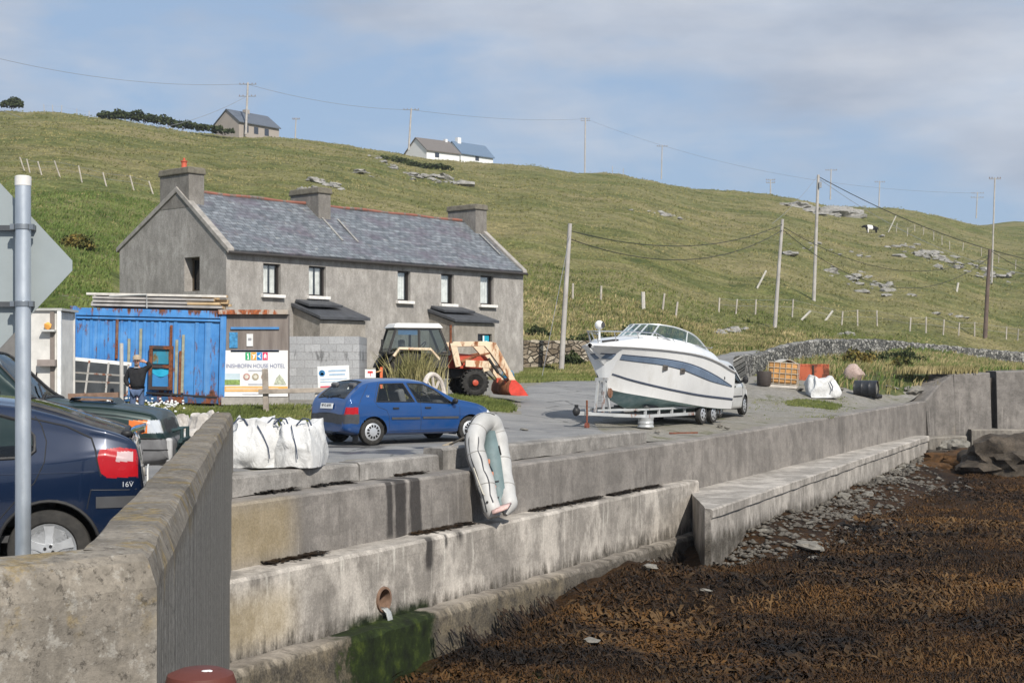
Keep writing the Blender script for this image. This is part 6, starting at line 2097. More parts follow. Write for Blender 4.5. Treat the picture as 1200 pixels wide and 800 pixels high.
def drum():
 root = thing('wheel_rim', 'grey steel drum propping up the trailer frame', 'drum', tuple(list(STN + bh * 4.9 * BK + bl * .75) + [ground(*(STN + bh * 4.9 * BK + bl * .75)) + .036]))
 b = MB(); b.lathe([(.22, 0), (.225, .02), (.205, .05), (.205, .10), (.215, .12), (.205, .14), (.205, .20), (.22, .235), (.22, .255), (.17, .255), (.15, .22), (0, .22)], 28); b.build('shell', plain('grey drum', (.42, .43, .43), .45, .3, var=.2), root)
 b = MB(); b.lathe([(.05, .222), (.05, .25), (0, .25)], 12); b.build('bung', M_BLACK, root)
drum()
# ================================================================== INFLATABLE DINGHY
def dinghy():
 # base on the middle ledge, bent over the raised kerb
 q = on_face(577, tuple(WA0), tuple(WA1)); zl = zB(q[1])
 root = thing('inflatable_dinghy', 'folded pale grey inflatable dinghy propped upright against the quay wall', 'dinghy', (0, 0, 0))
 mt = NB('pale dinghy tube', .5, 0, .35); v = mt.coord(); f = mt.noise(v, 1.8, 6, .65)
 mt.color(mt.ramp(f, [(.3, (.34, .335, .32)), (.6, (.46, .455, .44)), (.8, (.36, .335, .30))])); mt.bump(mt.noise(v, 7, 3), .15, .02)
 D = lambda px, py, d: P(px, py, d)
 r = .185
 # the tube outline in the picture, with the depth of the wall behind it
 def depth(py): return np.interp(py, [480, 505, 540, 575, 612], [26.75, 26.5, 26.25, 26.0, 25.75])
 cl = [(579, 606, .05), (573, 585, 0), (567, 560, 0), (560, 540, 0), (556, 522, 0), (558, 507, .05), (565, 496, .15), (574, 495, .3), (580, 505, .45), (584, 520, .5), (587, 540, .5), (590, 560, .45), (594, 580, .35), (595.5, 590, .3), (592, 603, .22)]
 pts = [tuple(D(a, b, depth(b) + k)) for a, b, k in cl]
 pts = catmull(pts, [5] * (len(pts) - 1))
 n = len(pts)
 rad = [r * (.85 + .18 * math.sin(math.pi * min(1, k / (n - 1) * 1.0)) + .04 * math.sin(k * .9)) for k in range(n)]
 rad[0] *= .72; rad[1] *= .9; rad[-1] *= .25; rad[-2] *= .45; rad[-3] *= .65; rad[-4] *= .82; rad[-5] *= .95
 tb = MB(); tb.tube(pts, rad, 20); tb.build('tube', mt.m, root)
 # dark seam strake along the left tube and round the bow
 for off, rr in ((-.10, .014), (.02, .010)):
  sm = MB(); m_ = []
  for k in range(2, 36):
   p = Vector(pts[k]); dd = (Vector(pts[min(k + 1, n - 1)]) - Vector(pts[k - 1])).normalized()
   view = Vector((p.x, p.y, p.z - EYE)).normalized(); sd = dd.cross(view).normalized()
   a = 1.05 if off < 0 else .55
   m_.append(p + (-view * math.cos(a) + sd * math.sin(a)) * (rad[k] + .004) )
  sm.tube(m_, rr, 5); sm.build('seam', M_BLACK, root)
 for k in (8, 17, 26, 41, 50, 58):
  p = Vector(pts[k]); dd = (Vector(pts[k + 1]) - Vector(pts[k - 1])).normalized(); e1 = dd.orthogonal().normalized(); e2 = dd.cross(e1)
  q_ = MB(); q_.tube([p + (e1 * math.cos(t) + e2 * math.sin(t)) * rad[k] for t in np.linspace(0, 6.283, 24, endpoint=False)], .009, 4, closed=True); q_.build('seam', plain('tube tape', (.30, .29, .27), .6), root)
 gl_ = MB(); m_ = []
 for k in range(4, 30):
  p = Vector(pts[k]); dd = (Vector(pts[k + 1]) - Vector(pts[k - 1])).normalized(); view = Vector((p.x, p.y, p.z - EYE)).normalized(); sd = dd.cross(view).normalized()
  a = .25 + .12 * abs(math.sin(k * .52)); m_.append(p + (-view * math.cos(a) - sd * math.sin(a)) * (rad[k] + .018 + .012 * abs(math.sin(k * .52))))
 gl_.tube(m_, .009, 5); gl_.build('grab_rope', plain('dark rope', (.10, .10, .11), .9), root)
 # floor between the tubes: slats of grey with orange patches
 fl = MB()
 rows = []
 for py, xl, xr in ((505, 571, 580), (530, 565, 586), (560, 571, 590), (590, 577, 594), (600, 580, 592)):
  rows.append([tuple(D(xl + (xr - xl) * t, py, depth(py) + .22)) for t in (0, .5, 1)])
 fl.grid(rows); fo = fl.build('floor', plain('teal grey floor', (.13, .18, .185), .6, var=.15), root)
 sl = fo.modifiers.new('t', 'SOLIDIFY'); sl.thickness = .03
 mo = plain('faded orange patch', (.60, .22, .12), .6, var=.3)
 for (x, y, w, h) in ((571, 543, .10, .16), (575, 557, .10, .14), (578, 574, .10, .18)):
  b = MB(); c = D(x, y, depth(y) + .17); b.box(c, (w, .03, h), rot=(-.12, 0, -.1)); b.build('patch', mo, fo, bevel=.01)
 b = MB()
 for y in (565, 584): b.beam(D(572, y, depth(y) + .17), D(585, y - 2, depth(y) + .17), .015)
 build_each(b, 'floor_joint', M_DARKIN, fo)
 # transom board
 c0, c1, c2, c3 = D(575, 595, 25.85), D(599, 588, 26.0), D(594, 594, 25.55), D(577, 601, 25.55)
 b = MB(); b.add([c0, c1, c2, c3], [(0, 1, 2, 3)]); o = b.build('transom', plain('faded pink board', (.62, .42, .38), .6, var=.3, scale=12), root); s_ = o.modifiers.new('t', 'SOLIDIFY'); s_.thickness = .035
 # handles, valves and rowlock
 hd = MB(); hd.beam(D(584.5, 522, 26.0), D(587, 533, 26.0), .05, .03); hd.build('handle', M_BLACK, root, bevel=.01)
 for (x, y) in ((581, 547), (582.5, 552), (571, 588)):
  b = MB(); b.blob(D(x, y, depth(y) - .17 + (.45 if x > 575 else 0)), (.025, .02, .025), 1, 0); b.build('valve', M_BLACK, root)
 rp = MB(); rp.tube([D(555, 548, 26.0), D(560, 562, 25.85), D(566, 578, 25.78), D(568, 580, 25.77)], .012, 6); rp.build('rope', plain('pale rope', (.5, .47, .4), .9), root)
 ol = MB()
 for (x, y) in ((546.5, 505), (545.5, 510), (545, 515)): ol.blob(D(x, y, 26.4), (.03, .03, .035), 1, .1)
 build_each(ol, 'valve', M_BLACK, root)
 # paddle behind it
 p = MB(); p.beam(P(527, 521, 28.6), P(547, 511, 27.6), .035); p.box(P(525, 522, 28.7), (.22, .04, .10), rot=(0, -.3, -.3)); o = p.build('paddle', plain('grey wood paddle', (.36, .30, .22), .8), None, bevel=.01); tag(o, 'wooden paddle lying between the blue car and the dinghy', 'paddle')
dinghy()
# ================================================================== TRACTOR WITH LOADER
def tractor():
 rz = R_(19)
 c0 = P(463, 467.5, 42.8)
 root = thing('tractor', 'old cream and red tractor with front loader and red bucket before the house', 'tractor', (c0.x + .2, c0.y + .55, ground(c0.x, c0.y + .4)), rz)
 root.scale = (.95, .95, .92)
 cream = rusty('cream loader paint', (.68, .54, .38), .42, .5, 2.2, (.30, .12, .05))
 red = rusty('faded red paint', (.46, .075, .04), .3, .5, 2.5)
 rust = rusty('rusty bucket steel', (.26, .10, .045), .8, .8)
 blk = plain('greasy black iron', (.03, .028, .026), .6)
 def ag_wheel(x, y, r, w, nm, lug, sg):
  t = MB(); h = w / 2; rm = r * .58
  t.lathe([(rm, -h * .8), (rm + .03, -h), (r - .06, -h), (r - .02, -h * .75), (r - .015, h * .75), (r - .06, h), (rm + .03, h), (rm, h * .8), (rm - .02, 0), (rm, -h * .8)], 40, 'Y', (x, y, r))
  n = lug
  for k in range(n):
   for s_ in (-1, 1):
    a = 2 * math.pi * (k + (.5 if s_ > 0 else 0)) / n; b = a + .16
    p0 = (x + r * math.cos(a), y + s_ * h * .95, r + r * math.sin(a)); p1 = (x + r * math.cos(b), y, r + r * math.sin(b))
    t.beam(p0, p1, .05, .05, up=(math.cos(a), 0, math.sin(a)))
  o = t.build(nm, M_TYRE, root)
  m = MB(); yo = sg * h * .4
  m.lathe([(rm, yo + sg * h * .3), (rm * .9, yo + sg * h * .25), (rm * .75, yo), (rm * .4, yo - sg * .02), (rm * .38, yo + sg * .09), (rm * .15, yo + sg * .11), (0, yo + sg * .11)], 28, 'Y', (x, y, r))
  ro = m.build('rim', red if r < .6 else rust, o)
  b = MB()
  for k in range(6): b.lathe([(.02, yo), (.02, yo + sg * .03), (0, yo + sg * .03)], 6, 'Y', (x + rm * .58 * math.cos(k * 1.047), y, r + rm * .58 * math.sin(k * 1.047)))
  build_each(b, 'wheel_nut', blk, o)
 for sg in (1, -1):
  ag_wheel(0, sg * .72, .72, .36, 'rear_wheel', 18, sg)
  ag_wheel(2.14, sg * .64, .43, .24, 'front_wheel', 20, sg)
 b = MB(); b.box((.75, 0, .82), (1.5, .42, .45)); b.box((0, 0, .72), (.35, 1.0, .28)); b.box((1.9, 0, .75), (1.3, .38, .35)); b.box((2.14, 0, .45), (.18, 1.0, .14)); b.build('chassis', blk, root, bevel=.03)
 b = MB(); b.prism([(1.25, .90), (2.65, .85), (2.72, 1.22), (2.6, 1.32), (1.25, 1.42)], -.30, .30); b.build('bonnet', red, root, bevel=.04)
 b = MB(); b.box((2.72, 0, 1.03), (.05, .5, .36)); b.build('grille', blk, root)
 # fenders
 for sg in (1, -1):
  f = MB(); rows = []
  for a in np.linspace(R_(20), R_(165), 18):
   rows.append([(.79 * math.cos(a), sg * .50, .72 + .79 * math.sin(a)), (.79 * math.cos(a), sg * .93, .72 + .79 * math.sin(a))])
  f.grid(rows); o = f.build('mudguard', plain('black fender', (.04, .038, .035), .7), root); s_ = o.modifiers.new('t', 'SOLIDIFY'); s_.thickness = .02
  g = MB(); g.tube([(-.55, sg * .96, 1.28), (-.38, sg * .96, 1.52), (.62, sg * .96, 1.50), (.90, sg * .96, 1.18)], .055, 6); g.build('mudguard_bar', cream, root)
 # cab
 cb = MB()
 C = {}
 for sg in (1, -1):
  C[sg] = [(-.62, sg * .58, 1.40), (-.38, sg * .56, 2.18), (1.02, sg * .56, 2.18), (1.36, sg * .56, 1.35), (.36, sg * .57, 1.38), (.36, sg * .56, 2.18)]
  a = C[sg]
  for p, q in ((0, 1), (1, 2), (2, 3), (3, 4), (4, 0), (4, 5)): cb.beam(a[p], a[q], .065)
 for k in (0, 1, 2, 3): cb.beam(C[1][k], C[-1][k], .065)
 cf = cb.build('cab', plain('black cab frame', (.035, .033, .032), .6), root)
 gl = glass('cab glass', (.55, .60, .58), .10)
 for q in ([C[1][0], C[1][1], C[-1][1], C[-1][0]], [C[1][3], C[1][2], C[-1][2], C[-1][3]]):
  g = MB(); g.add(q, [(0, 1, 2, 3)]); g.build('cab_window', gl, cf, smooth=False)
 for sg in (1, -1):
  a = C[sg]
  for q in ([a[0], a[1], a[5], a[4]], [a[4], a[5], a[2], a[3]]):
   g = MB(); g.add(q, [(0, 1, 2, 3)]); g.build('cab_window', gl, cf, smooth=False)
 g = MB(); g.box((-.0, -.545, 2.06), (.62, .015, .17)); g.build('sun_visor', plain('blue visor', (.16, .30, .55), .4), cf)
 lo = MB(); lo.box((.95, 0, 1.15), (.75, 1.1, .5)); lo.build('cab_lower', plain('black cab frame', (.03, .03, .03), .6), cf, bevel=.03)
 rf = MB(); rf.box((.33, 0, 2.27), (1.62, 1.30, .16), taper=(.86, .86)); rf.build('cab_roof', plain('chalky white roof', (.72, .70, .66), .7, var=.12), root, bevel=.04)
 st = MB(); st.box((.15, 0, 1.25), (.45, .5, .12)); st.box((-.06, 0, 1.55), (.12, .48, .55)); st.build('seat', M_SEAT, root, bevel=.05)
 sw = MB(); sw.tube([(.62 + .1 * math.cos(t), .2 * math.sin(t), 1.62 + .14 * math.cos(t)) for t in np.linspace(0, 6.28, 20, endpoint=False)], .018, 6, closed=True); sw.build('steering_wheel', blk, root)
 ex = MB(); ex.tube([(1.50, -.18, 1.3), (1.50, -.18, 2.32)], .04, 8); ex.tube([(1.50, -.18, 1.35), (1.50, -.18, 1.75)], .06, 8); ex.build('exhaust', rust, root)
 mi = MB(); mi.tube([(-.6, -.6, 1.35), (-.85, -.70, 1.4), (-.85, -.70, 1.7)], .015, 6); mi.box((-.85, -.70, 1.72), (.05, .12, .2)); mi.build('rear_light', M_BLACK, root)
 # loader
 for sg in (1, -1):
  y = sg * .60
  a = MB()
  a.beam((1.62, y, .95), (1.45, y, 1.72), .10, .20, up=(1, 0, 0)); a.build('loader_post', cream, root, bevel=.01)
  a = MB(); a.prism([(1.40, 1.60), (1.45, 1.76), (2.50, 1.78), (2.85, 1.74), (3.55, .45), (3.40, .38), (2.66, 1.42), (2.48, 1.62)], y - .06, y + .06); a.build('loader_arm', cream, root, bevel=.01)
  a = MB(); a.beam((1.85, y + sg * .01, 1.06), (2.62, y + sg * .01, 1.02), .10, .22); a.beam((2.5, y, 1.0), (2.55, y, .80), .1, .2); a.build('loader_frame', cream, root, bevel=.01)
  a = MB(); a.tube([(1.72, y, 1.10), (2.2, y, 1.30)], .055, 8); a.tube([(2.2, y, 1.30), (2.70, y, 1.40)], .03, 8); a.build('lift_ram', rust, root)
  a = MB(); a.tube([(2.62, y, 1.22), (2.95, y, .75)], .05, 8); a.tube([(2.95, y, .75), (3.22, y, .50)], .028, 8); a.build('bucket_ram', blk, root)
 a = MB(); a.beam((3.12, -.6, .95), (3.12, .6, .95), .10); a.build('cross_tube', cream, root)
 # bucket: curved back, end plates
 prof = [(3.30, .52), (3.22, .34), (3.20, .16), (3.28, .03), (3.50, .0), (3.86, .0)]
 b = MB(); b.grid([[(x, -.88, z), (x, .88, z)] for x, z in prof]); o = b.build('bucket', rust, root); s_ = o.modifiers.new('t', 'SOLIDIFY'); s_.thickness = .03
 for sg in (1, -1):
  e = MB(); e.prism(prof + [(3.62, .34), (3.42, .52)], sg * .88 - .015, sg * .88 + .015); e.build('end_plate', plain('bright red paint', (.58, .06, .04), .5, var=.2), o, smooth=False)
 bk = MB(); bk.box((3.30, .42, .50), (.16, .10, .16)); bk.box((3.30, -.42, .50), (.16, .10, .16)); build_each(bk, 'bracket', red, o)
 bx = MB(); bx.box((1.68, -.45, 1.06), (.28, .14, .34)); bx.build('tool_box', red, root, bevel=.02)
tractor()
from mathutils import noise as MN
def nvec(p):
 return Vector((MN.noise(p), MN.noise(p + Vector((17.3, 4.1, 9.7))), MN.noise(p + Vector((3.9, 21.7, 13.1)))))
# ================================================================== CONTAINER YARD
def noise_mesh(mb, amp, sc, seed):
 from mathutils import noise as mn
 o = Vector((seed * 3.1, seed * 1.7, seed * .9))
 mb.v = [tuple(Vector(p) + nvec(Vector(p) * sc + o) * amp) for p in mb.v]
 return mb
def container():
 W, H, Dp = 4.2, 2.60, 2.3
 p0 = P(80, 470, 39); p1 = P(263, 476, 39)
 root = thing('shipping_container', 'rusty bright blue corrugated steel container with a stack of planks on top', 'container', (p0.x, 39, p0.z - .02))
 root.rotation_euler = (0, R_(1.4), 0)
 n = NB('blue container paint', .55, 0, .35); v = n.coord(); x, y, z = n.sep(v)
 f = n.noise(v, 1.5, 6, .65); st = n.noise(n.map(v, (5, 5, .45)), 1, 6, .65)
 col = n.ramp(f, [(.3, (.035, .165, .42)), (.6, (.075, .26, .58)), (.8, (.16, .35, .60))])
 col = n.mix(n.math('MULTIPLY', n.ramp(st, [(.52, 0), (.7, .7)]), .5), col, (.22, .36, .52))
 rs = n.noise(n.map(v, (3, 3, .8)), 1.6, 7, .7)
 edge = n.math('MAXIMUM', n.ramp(z, [(.12, 1), (.36, 0)]), n.ramp(z, [(.985, 0), (1.0, 1)]))
 zz = n.math('MULTIPLY', z, 1 / 2.6)
 edge = n.math('MAXIMUM', n.ramp(zz, [(.03, .22), (.17, 0)]), n.ramp(zz, [(.90, 0), (.965, .10)]))
 m = n.ramp(n.math('ADD', rs, edge), [(.575, 0), (.65, 1)])
 n.color(n.mix(m, col, n.ramp(n.noise(v, 12, 3), [(.3, (.05, .025, .018)), (.7, (.24, .085, .035))]))); n.bump(f, .2, .01)
 mc = n.m
 b = MB()
 xs = [.16]
 rows = []
 per = .205
 x = .16
 pr = [(.16, 0)]
 while x < 2.75:
  pr += [(x + .02, 0), (x + .06, .085), (x + .12, .085), (x + .16, 0)]; x += per
 pr += [(2.86, 0), (2.90, .05), (3.32, .05), (3.36, 0), (3.44, 0), (3.48, .05), (3.58, .05), (3.62, 0), (3.80, 0), (3.84, .04), (W - .2, .04), (W - .16, 0)]
 b.grid([[(px_, .03 + dy, z_) for px_, dy in pr] for z_ in (.20, 2.22)])
 b.build('front_panel', mc, root, smooth=False)
 b = MB(); b.box((W / 2, Dp / 2 + .06, 1.28), (W - .1, Dp, 2.5)); b.build('box', mc, root, smooth=False)
 for x in (.08, W - .08):
  b = MB(); b.box((x, .03, 1.3), (.16, .16, 2.56)); b.build('corner_post', mc, root, smooth=False, bevel=.015)
 b = MB(); b.box((W / 2, .0, 2.44), (W - .32, .08, .20)); b.box((W / 2, .02, 2.28), (W - .32, .05, .06)); b.build('top_rail', mc, root, smooth=False, bevel=.01)
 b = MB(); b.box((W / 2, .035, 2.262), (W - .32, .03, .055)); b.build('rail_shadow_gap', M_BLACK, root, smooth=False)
 b = MB(); b.box((W / 2, .0, .13), (W - .32, .10, .16)); b.build('bottom_rail', rusty('rusty blue rail', (.03, .10, .22), .8), root, smooth=False, bevel=.01)
 b = MB(); b.beam((2.1, -.04, .30), (W - .2, -.04, .22), .05); b.build('pipe', M_BLACK, root)
 mr = rusty('rust strip', (.20, .12, .08), .9); mo = plain('olive stain strip', (.30, .30, .22), .8, var=.3)
 for (px, y0, y1, m_) in ((135, 374, 420, mr), (149.5, 396, 424, mo), (163, 384, 420, mo), (198.5, 379, 404, mr), (205.5, 396, 460, mo), (210, 409, 462, mr), (213, 390, 458, mo)):
  lx = (px - 80) / F * 39; z0 = (472 - y1) / F * 39; z1 = (472 - y0) / F * 39
  b = MB(); b.box((lx, .012, (z0 + z1) / 2), (.07, .03, z1 - z0)); b.build('rust_strip', m_, root, smooth=False)
 # hatch in the side
 hx0, hx1 = (174.5 - 80) / F * 39, (202 - 80) / F * 39; hz0, hz1 = (471 - 454) / F * 39, (471 - 402.5) / F * 39
 fr = MB(); t = .09
 mid_ = hz0 + (hz1 - hz0) * .53
 for c_, s_ in ((((hx0 + hx1) / 2, -.06, hz1 - t / 2), (hx1 - hx0, .12, t)), (((hx0 + hx1) / 2, -.06, hz0 + t / 2), (hx1 - hx0, .12, t)), (((hx0 + hx1) / 2, -.06, mid_), (hx1 - hx0 - 2 * t, .10, t * .9)), ((hx0 + t / 2, -.06, (hz0 + hz1) / 2), (t, .11, hz1 - hz0 - 2 * t)), ((hx1 - t / 2, -.06, (hz0 + hz1) / 2), (t, .11, hz1 - hz0 - 2 * t))):
  fr.box(c_, s_)
 ho = fr.build('hatch', rusty('dark rusty hatch frame', (.05, .04, .04), .55), root, smooth=False)
 b = MB(); b.box(((hx0 + hx1) / 2, -.03, (mid_ + hz1) / 2), (hx1 - hx0 - 2 * t, .04, hz1 - mid_ - t * 1.5)); b.build('hatch_panel', rusty('worn teal paint', (.03, .22, .33), .35, rust=(.16, .12, .05)), ho, smooth=False)
 b = MB(); b.box(((hx0 + hx1) / 2, -.03, (mid_ + hz0) / 2), (hx1 - hx0 - 2 * t, .04, mid_ - hz0 - t * 1.5)); b.build('hatch_panel', rusty('worn blue paint', (.04, .20, .45), .45), ho, smooth=False)
 ta = MB(); ta.grid([[(hx0 + t + (hx1 - hx0 - 2 * t) * u, -.065 + .012 * math.sin(u * 9), mid_ - .06 - dv - (.10 * math.sin(math.pi * u) if dv else 0)) for u in np.linspace(0, 1, 9)] for dv in (0, .12)]); ta.build('tarp_strip', plain('cyan tarp', (.02, .35, .55), .5), ho)
 return root, p0
CT, CP = container()
# planks lying on the roof
mw1 = plain('weathered grey plank', (.34, .32, .30), .85, var=.25, scale=3); mw2 = plain('fresh tan plank', (.48, .35, .20), .8, var=.25, scale=3); mw3 = plain('pale plank', (.58, .55, .50), .8, var=.15)
zt = CP.z + 2.53
LAY = [('lowest layer', 0), ('second layer', 1), ('third layer', 2), ('top layer', 3)]
for li, k in LAY:
 for j in range(4):
  x0 = (103 + random.uniform(-1, 8) - 600) / F * 39.3; x1 = (252 + random.uniform(-4, 16) - 600) / F * 39.3
  y = 39.25 + j * .24; z = zt + .055 + k * .098 - .012 * j
  b = MB(); b.beam((x0, y, z + .02), (x1, y + random.uniform(-.06, .06), z - .05), .20, .06); b.beam((x1 - .55 - random.uniform(0, .2), y, z - .040), (x1 + .002, y, z - .05), .206, .064)
  b = MB(); b.beam((0, 0, 0), (x1 - x0, random.uniform(-.06, .06), -.075), .20, .06)
  o = b.build('plank', mw3 if k == 3 and j == 0 else mw1, None, smooth=False); o.location = (x0, y, z + .02)
  e = MB(); e.beam((x1 - x0 - .62 - random.uniform(0, .25), 0, -.072), (x1 - x0 + .01, 0, -.075), .208, .066); e.build('fresh_end', mw2, o, smooth=False)
  where = ('at the front edge', 'one row back', 'two rows back', 'at the rear')[j]
  tag(o, f'long grey plank in the {li} on the container, {where}', 'plank', 'planks stacked on the container')
# steel bar and straps lying on the stack
b = MB(); b.tube([P(128, 347, 39.15), P(172, 345, 39.1), P(172, 361, 39.05)], .02, 6); o = b.build('strap', plain('grey strap', (.4, .4, .38), .8)); tag(o, 'grey strap tied round the stack of planks', 'strap')
def hoarding():
 d = 39.02
 x0, x1 = (261.5 - 600) / F * d, (338 - 600) / F * d; zb = EYE + (430 - 474) / F * d; zt = EYE + (430 - 367) / F * d
 root = thing('notice_hoarding', 'tall brown board hoarding carrying the white hotel banner', 'hoarding', (x0, d, zb))
 W = x1 - x0; H = zt - zb
 mb_ = NB('brown hoarding board', .85, 0, .2); v = mb_.coord(); mb_.color(mb_.ramp(mb_.noise(mb_.map(v, (6, 6, .7)), 1, 5, .65), [(.3, (.15, .125, .11)), (.7, (.26, .225, .20))]))
 b = MB(); b.box((W / 2, .1, H / 2), (W, .2, H)); b.build('board', mb_.m, root, smooth=False)
 b = MB(); b.box((W / 2 - .05, .02, H + .03), (W + .12, .3, .12)); b.build('rusty_channel', rusty('rusty channel', (.42, .36, .30), .75, rust=(.30, .09, .035)), root, smooth=False)
 bl_ = plain('blue batten', (.07, .22, .47), .5)
 b = MB(); b.box((W * .49, -.02, H - .40), (W * .74, .05, .06)); b.build('batten', bl_, root, smooth=False)
 b = MB(); b.box((W * .49, -.02, H - 1.02), (W * .74, .05, .05)); b.build('batten', bl_, root, smooth=False)
 b = MB(); b.box((W * .16, -.01, H - .72), (.22, .025, .42)); po = b.build('poster', plain('blue poster', (.05, .22, .42), .6, var=.5, scale=12), root, smooth=False)
 b = MB(); b.box((W * .41, -.01, H - .72), (.17, .025, .33)); po = b.build('poster', plain('white poster', (.72, .72, .70), .6), root, smooth=False)
 b = MB(); b.box((W * .41, -.026, H - .70), (.09, .004, .07)); b.build('print', plain('grey print', (.3, .3, .32), .7), po, smooth=False)
 b = MB(); b.box((W / 2, -.05, .10), (W * 1.02, .22, .2)); b.build('plinth', plain('concrete', (.33, .31, .28), .9, var=.2), root, smooth=False)
 # banner
 bz0, bz1 = .22, (474 - 410.5) / F * d
 bt = MB(); bt.box((W / 2, -.03, (bz0 + bz1) / 2), (W * .99, .03, bz1 - bz0)); ba = bt.build('banner', plain('white banner', (.74, .74, .73), .6, var=.05), root, smooth=False)
 Y = -.050
 Bh = bz1 - bz0
 zz = lambda t: bz1 - Bh * t
 cols = [(.02, .36, .13), (.75, .36, .05), (.02, .22, .55), (.68, .03, .12)]
 wht = M_WHITE
 for i, c in enumerate(cols):
  cx = W * (.385 + i * .088)
  q = MB(); q.box((cx, Y, zz(.125)), (W * .078, .006, Bh * .165)); so = q.build('logo_square', plain('logo %d' % i, c, .5, var=.05), ba, smooth=False)
  g = MB()
  if i == 0: g.prism([(-.02, -.08), (.0, -.02), (-.03, .05), (.01, .09), (.02, .03), (.03, -.09)], -.002, .002)
  elif i == 1: g.prism([(-.06, .06), (-.01, .0), (-.03, -.09), (.02, -.05), (.06, .07), (.01, .04)], -.002, .002)
  elif i == 2: g.prism([(-.06, .0), (.0, .03), (.05, .09), (.02, .0), (.05, -.08), (-.01, -.03)], -.002, .002)
  else: g.prism([(-.03, -.08), (-.04, .02), (.0, .08), (.04, .02), (.03, -.08), (.0, -.02)], -.002, .002)
  go = g.build('logo_figure', wht, so, smooth=False); go.location = (cx, Y - .005, zz(.125))
 text_part('lettering', 'INISHBOFIN HOUSE HOTEL', plain('slate blue print', (.14, .16, .30), .6), ba, (W * .5, Y, zz(.34)), .152, xs=.85)
 ln = plain('pale grey print', (.45, .46, .50), .7)
 for (t, w_) in ((.435, .22), (.73, .22)):
  q = MB(); q.box((W * .5, Y, zz(t)), (W * w_, .006, Bh * .030)); q.build('fine_print', ln, ba, smooth=False)
 for i, (cx, c) in enumerate(((.365, (.50, .28, .24)), (.50, (.42, .36, .26)), (.64, (.45, .33, .25)))):
  q = MB(); q.lathe([(W * .052, -.008), (W * .052, 0), (0, 0)], 24, 'Y', (W * cx, Y + .002, zz(.57))); po = q.build('round_photo', plain('photo rim %d' % i, c, .6, var=.5, scale=18), ba)
  q = MB(); q.lathe([(W * .030, -.012), (W * .030, 0), (0, 0)], 20, 'Y', (W * cx, Y, zz(.57))); q.build('photo_centre', plain('photo centre %d' % i, (.62, .60, .52), .6, var=.5, scale=22), po)
 q = MB(); q.box((W * .145, Y, zz(.62)), (W * .235, .008, Bh * .25)); po = q.build('photo', plain('sky photo', (.52, .62, .66), .6, var=.15, scale=4), ba, smooth=False)
 q = MB(); q.box((W * .145, Y - .005, zz(.69)), (W * .235, .006, Bh * .11)); q.build('photo_grass', plain('grass photo', (.24, .34, .10), .6, var=.4, scale=14), po, smooth=False)
 q = MB(); q.prism([(W * .78, zz(.74)), (W * .82, zz(.60)), (W * .87, zz(.52)), (W * .92, zz(.60)), (W * .97, zz(.74))], Y - .004, Y + .004); q.build('photo', plain('shell photo', (.45, .47, .36), .6, var=.5, scale=16), ba, smooth=False)
 q = MB(); q.box((W * .5, Y, zz(.835)), (W * .985, .006, Bh * .115)); yb = q.build('orange_band', plain('orange band', (.72, .40, .12), .6), ba, smooth=False)
 for t in (.82, .85):
  q = MB(); q.box((W * .45, Y - .004, zz(t)), (W * .8, .004, Bh * .012)); q.build('fine_print', plain('white print', (.78, .7, .6), .6), yb, smooth=False)
 q = MB(); q.box((W * .45, Y, zz(.95)), (W * .3, .006, Bh * .02)); q.build('fine_print', ln, ba, smooth=False)
hoarding()
def block_wall():
 d = 41.0
 x0, x1 = (338.5 - 600) / F * d, (421 - 600) / F * d; zb = .45; zt = EYE + (430 - 394) / F * d
 n = NB('grey concrete blocks', .9, 0, .2); v = n.coord(); x, y, z = n.sep(v)
 c, f = n.brick(n.comb(x, z, 0.0), 1.0, (.32, .325, .33), (.42, .425, .43), (.29, .29, .29), .45, .225, .014)
 nz = n.noise(v, 2.0, 6, .7); h = n.noise(v, 20, 3)
 top = n.band(z, 1.30, 1.62, .06)
 st = n.math('MULTIPLY', top, n.ramp(n.noise(n.map(v, (3, 3, 1)), 1.2, 5, .7), [(.5, 0), (.6, .8)]))
 col = n.mix(n.ramp(nz, [(.45, 0), (.7, .6)]), c, (.30, .30, .30)); col = n.mix(st, col, (.10, .10, .10))
 n.color(n.mix(1.0, col, n.ramp(h, [(.3, .85), (.7, 1.15)]), 'MULTIPLY')); n.bump(f, -.4, .01)
 b = MB(); b.box(((x1 - x0) / 2, .11, (zt - zb) / 2), (x1 - x0, .22, zt - zb)); b.box(((x1 - x0) - .11, 1.2, (zt - zb) / 2), (.22, 1.95, zt - zb - .004))
 o = b.build('block_wall', n.m, None, smooth=False); o.location = (x0, d, zb); tag(o, 'unpainted grey concrete block wall right of the hotel banner', 'block wall', None, 'thing')
block_wall()
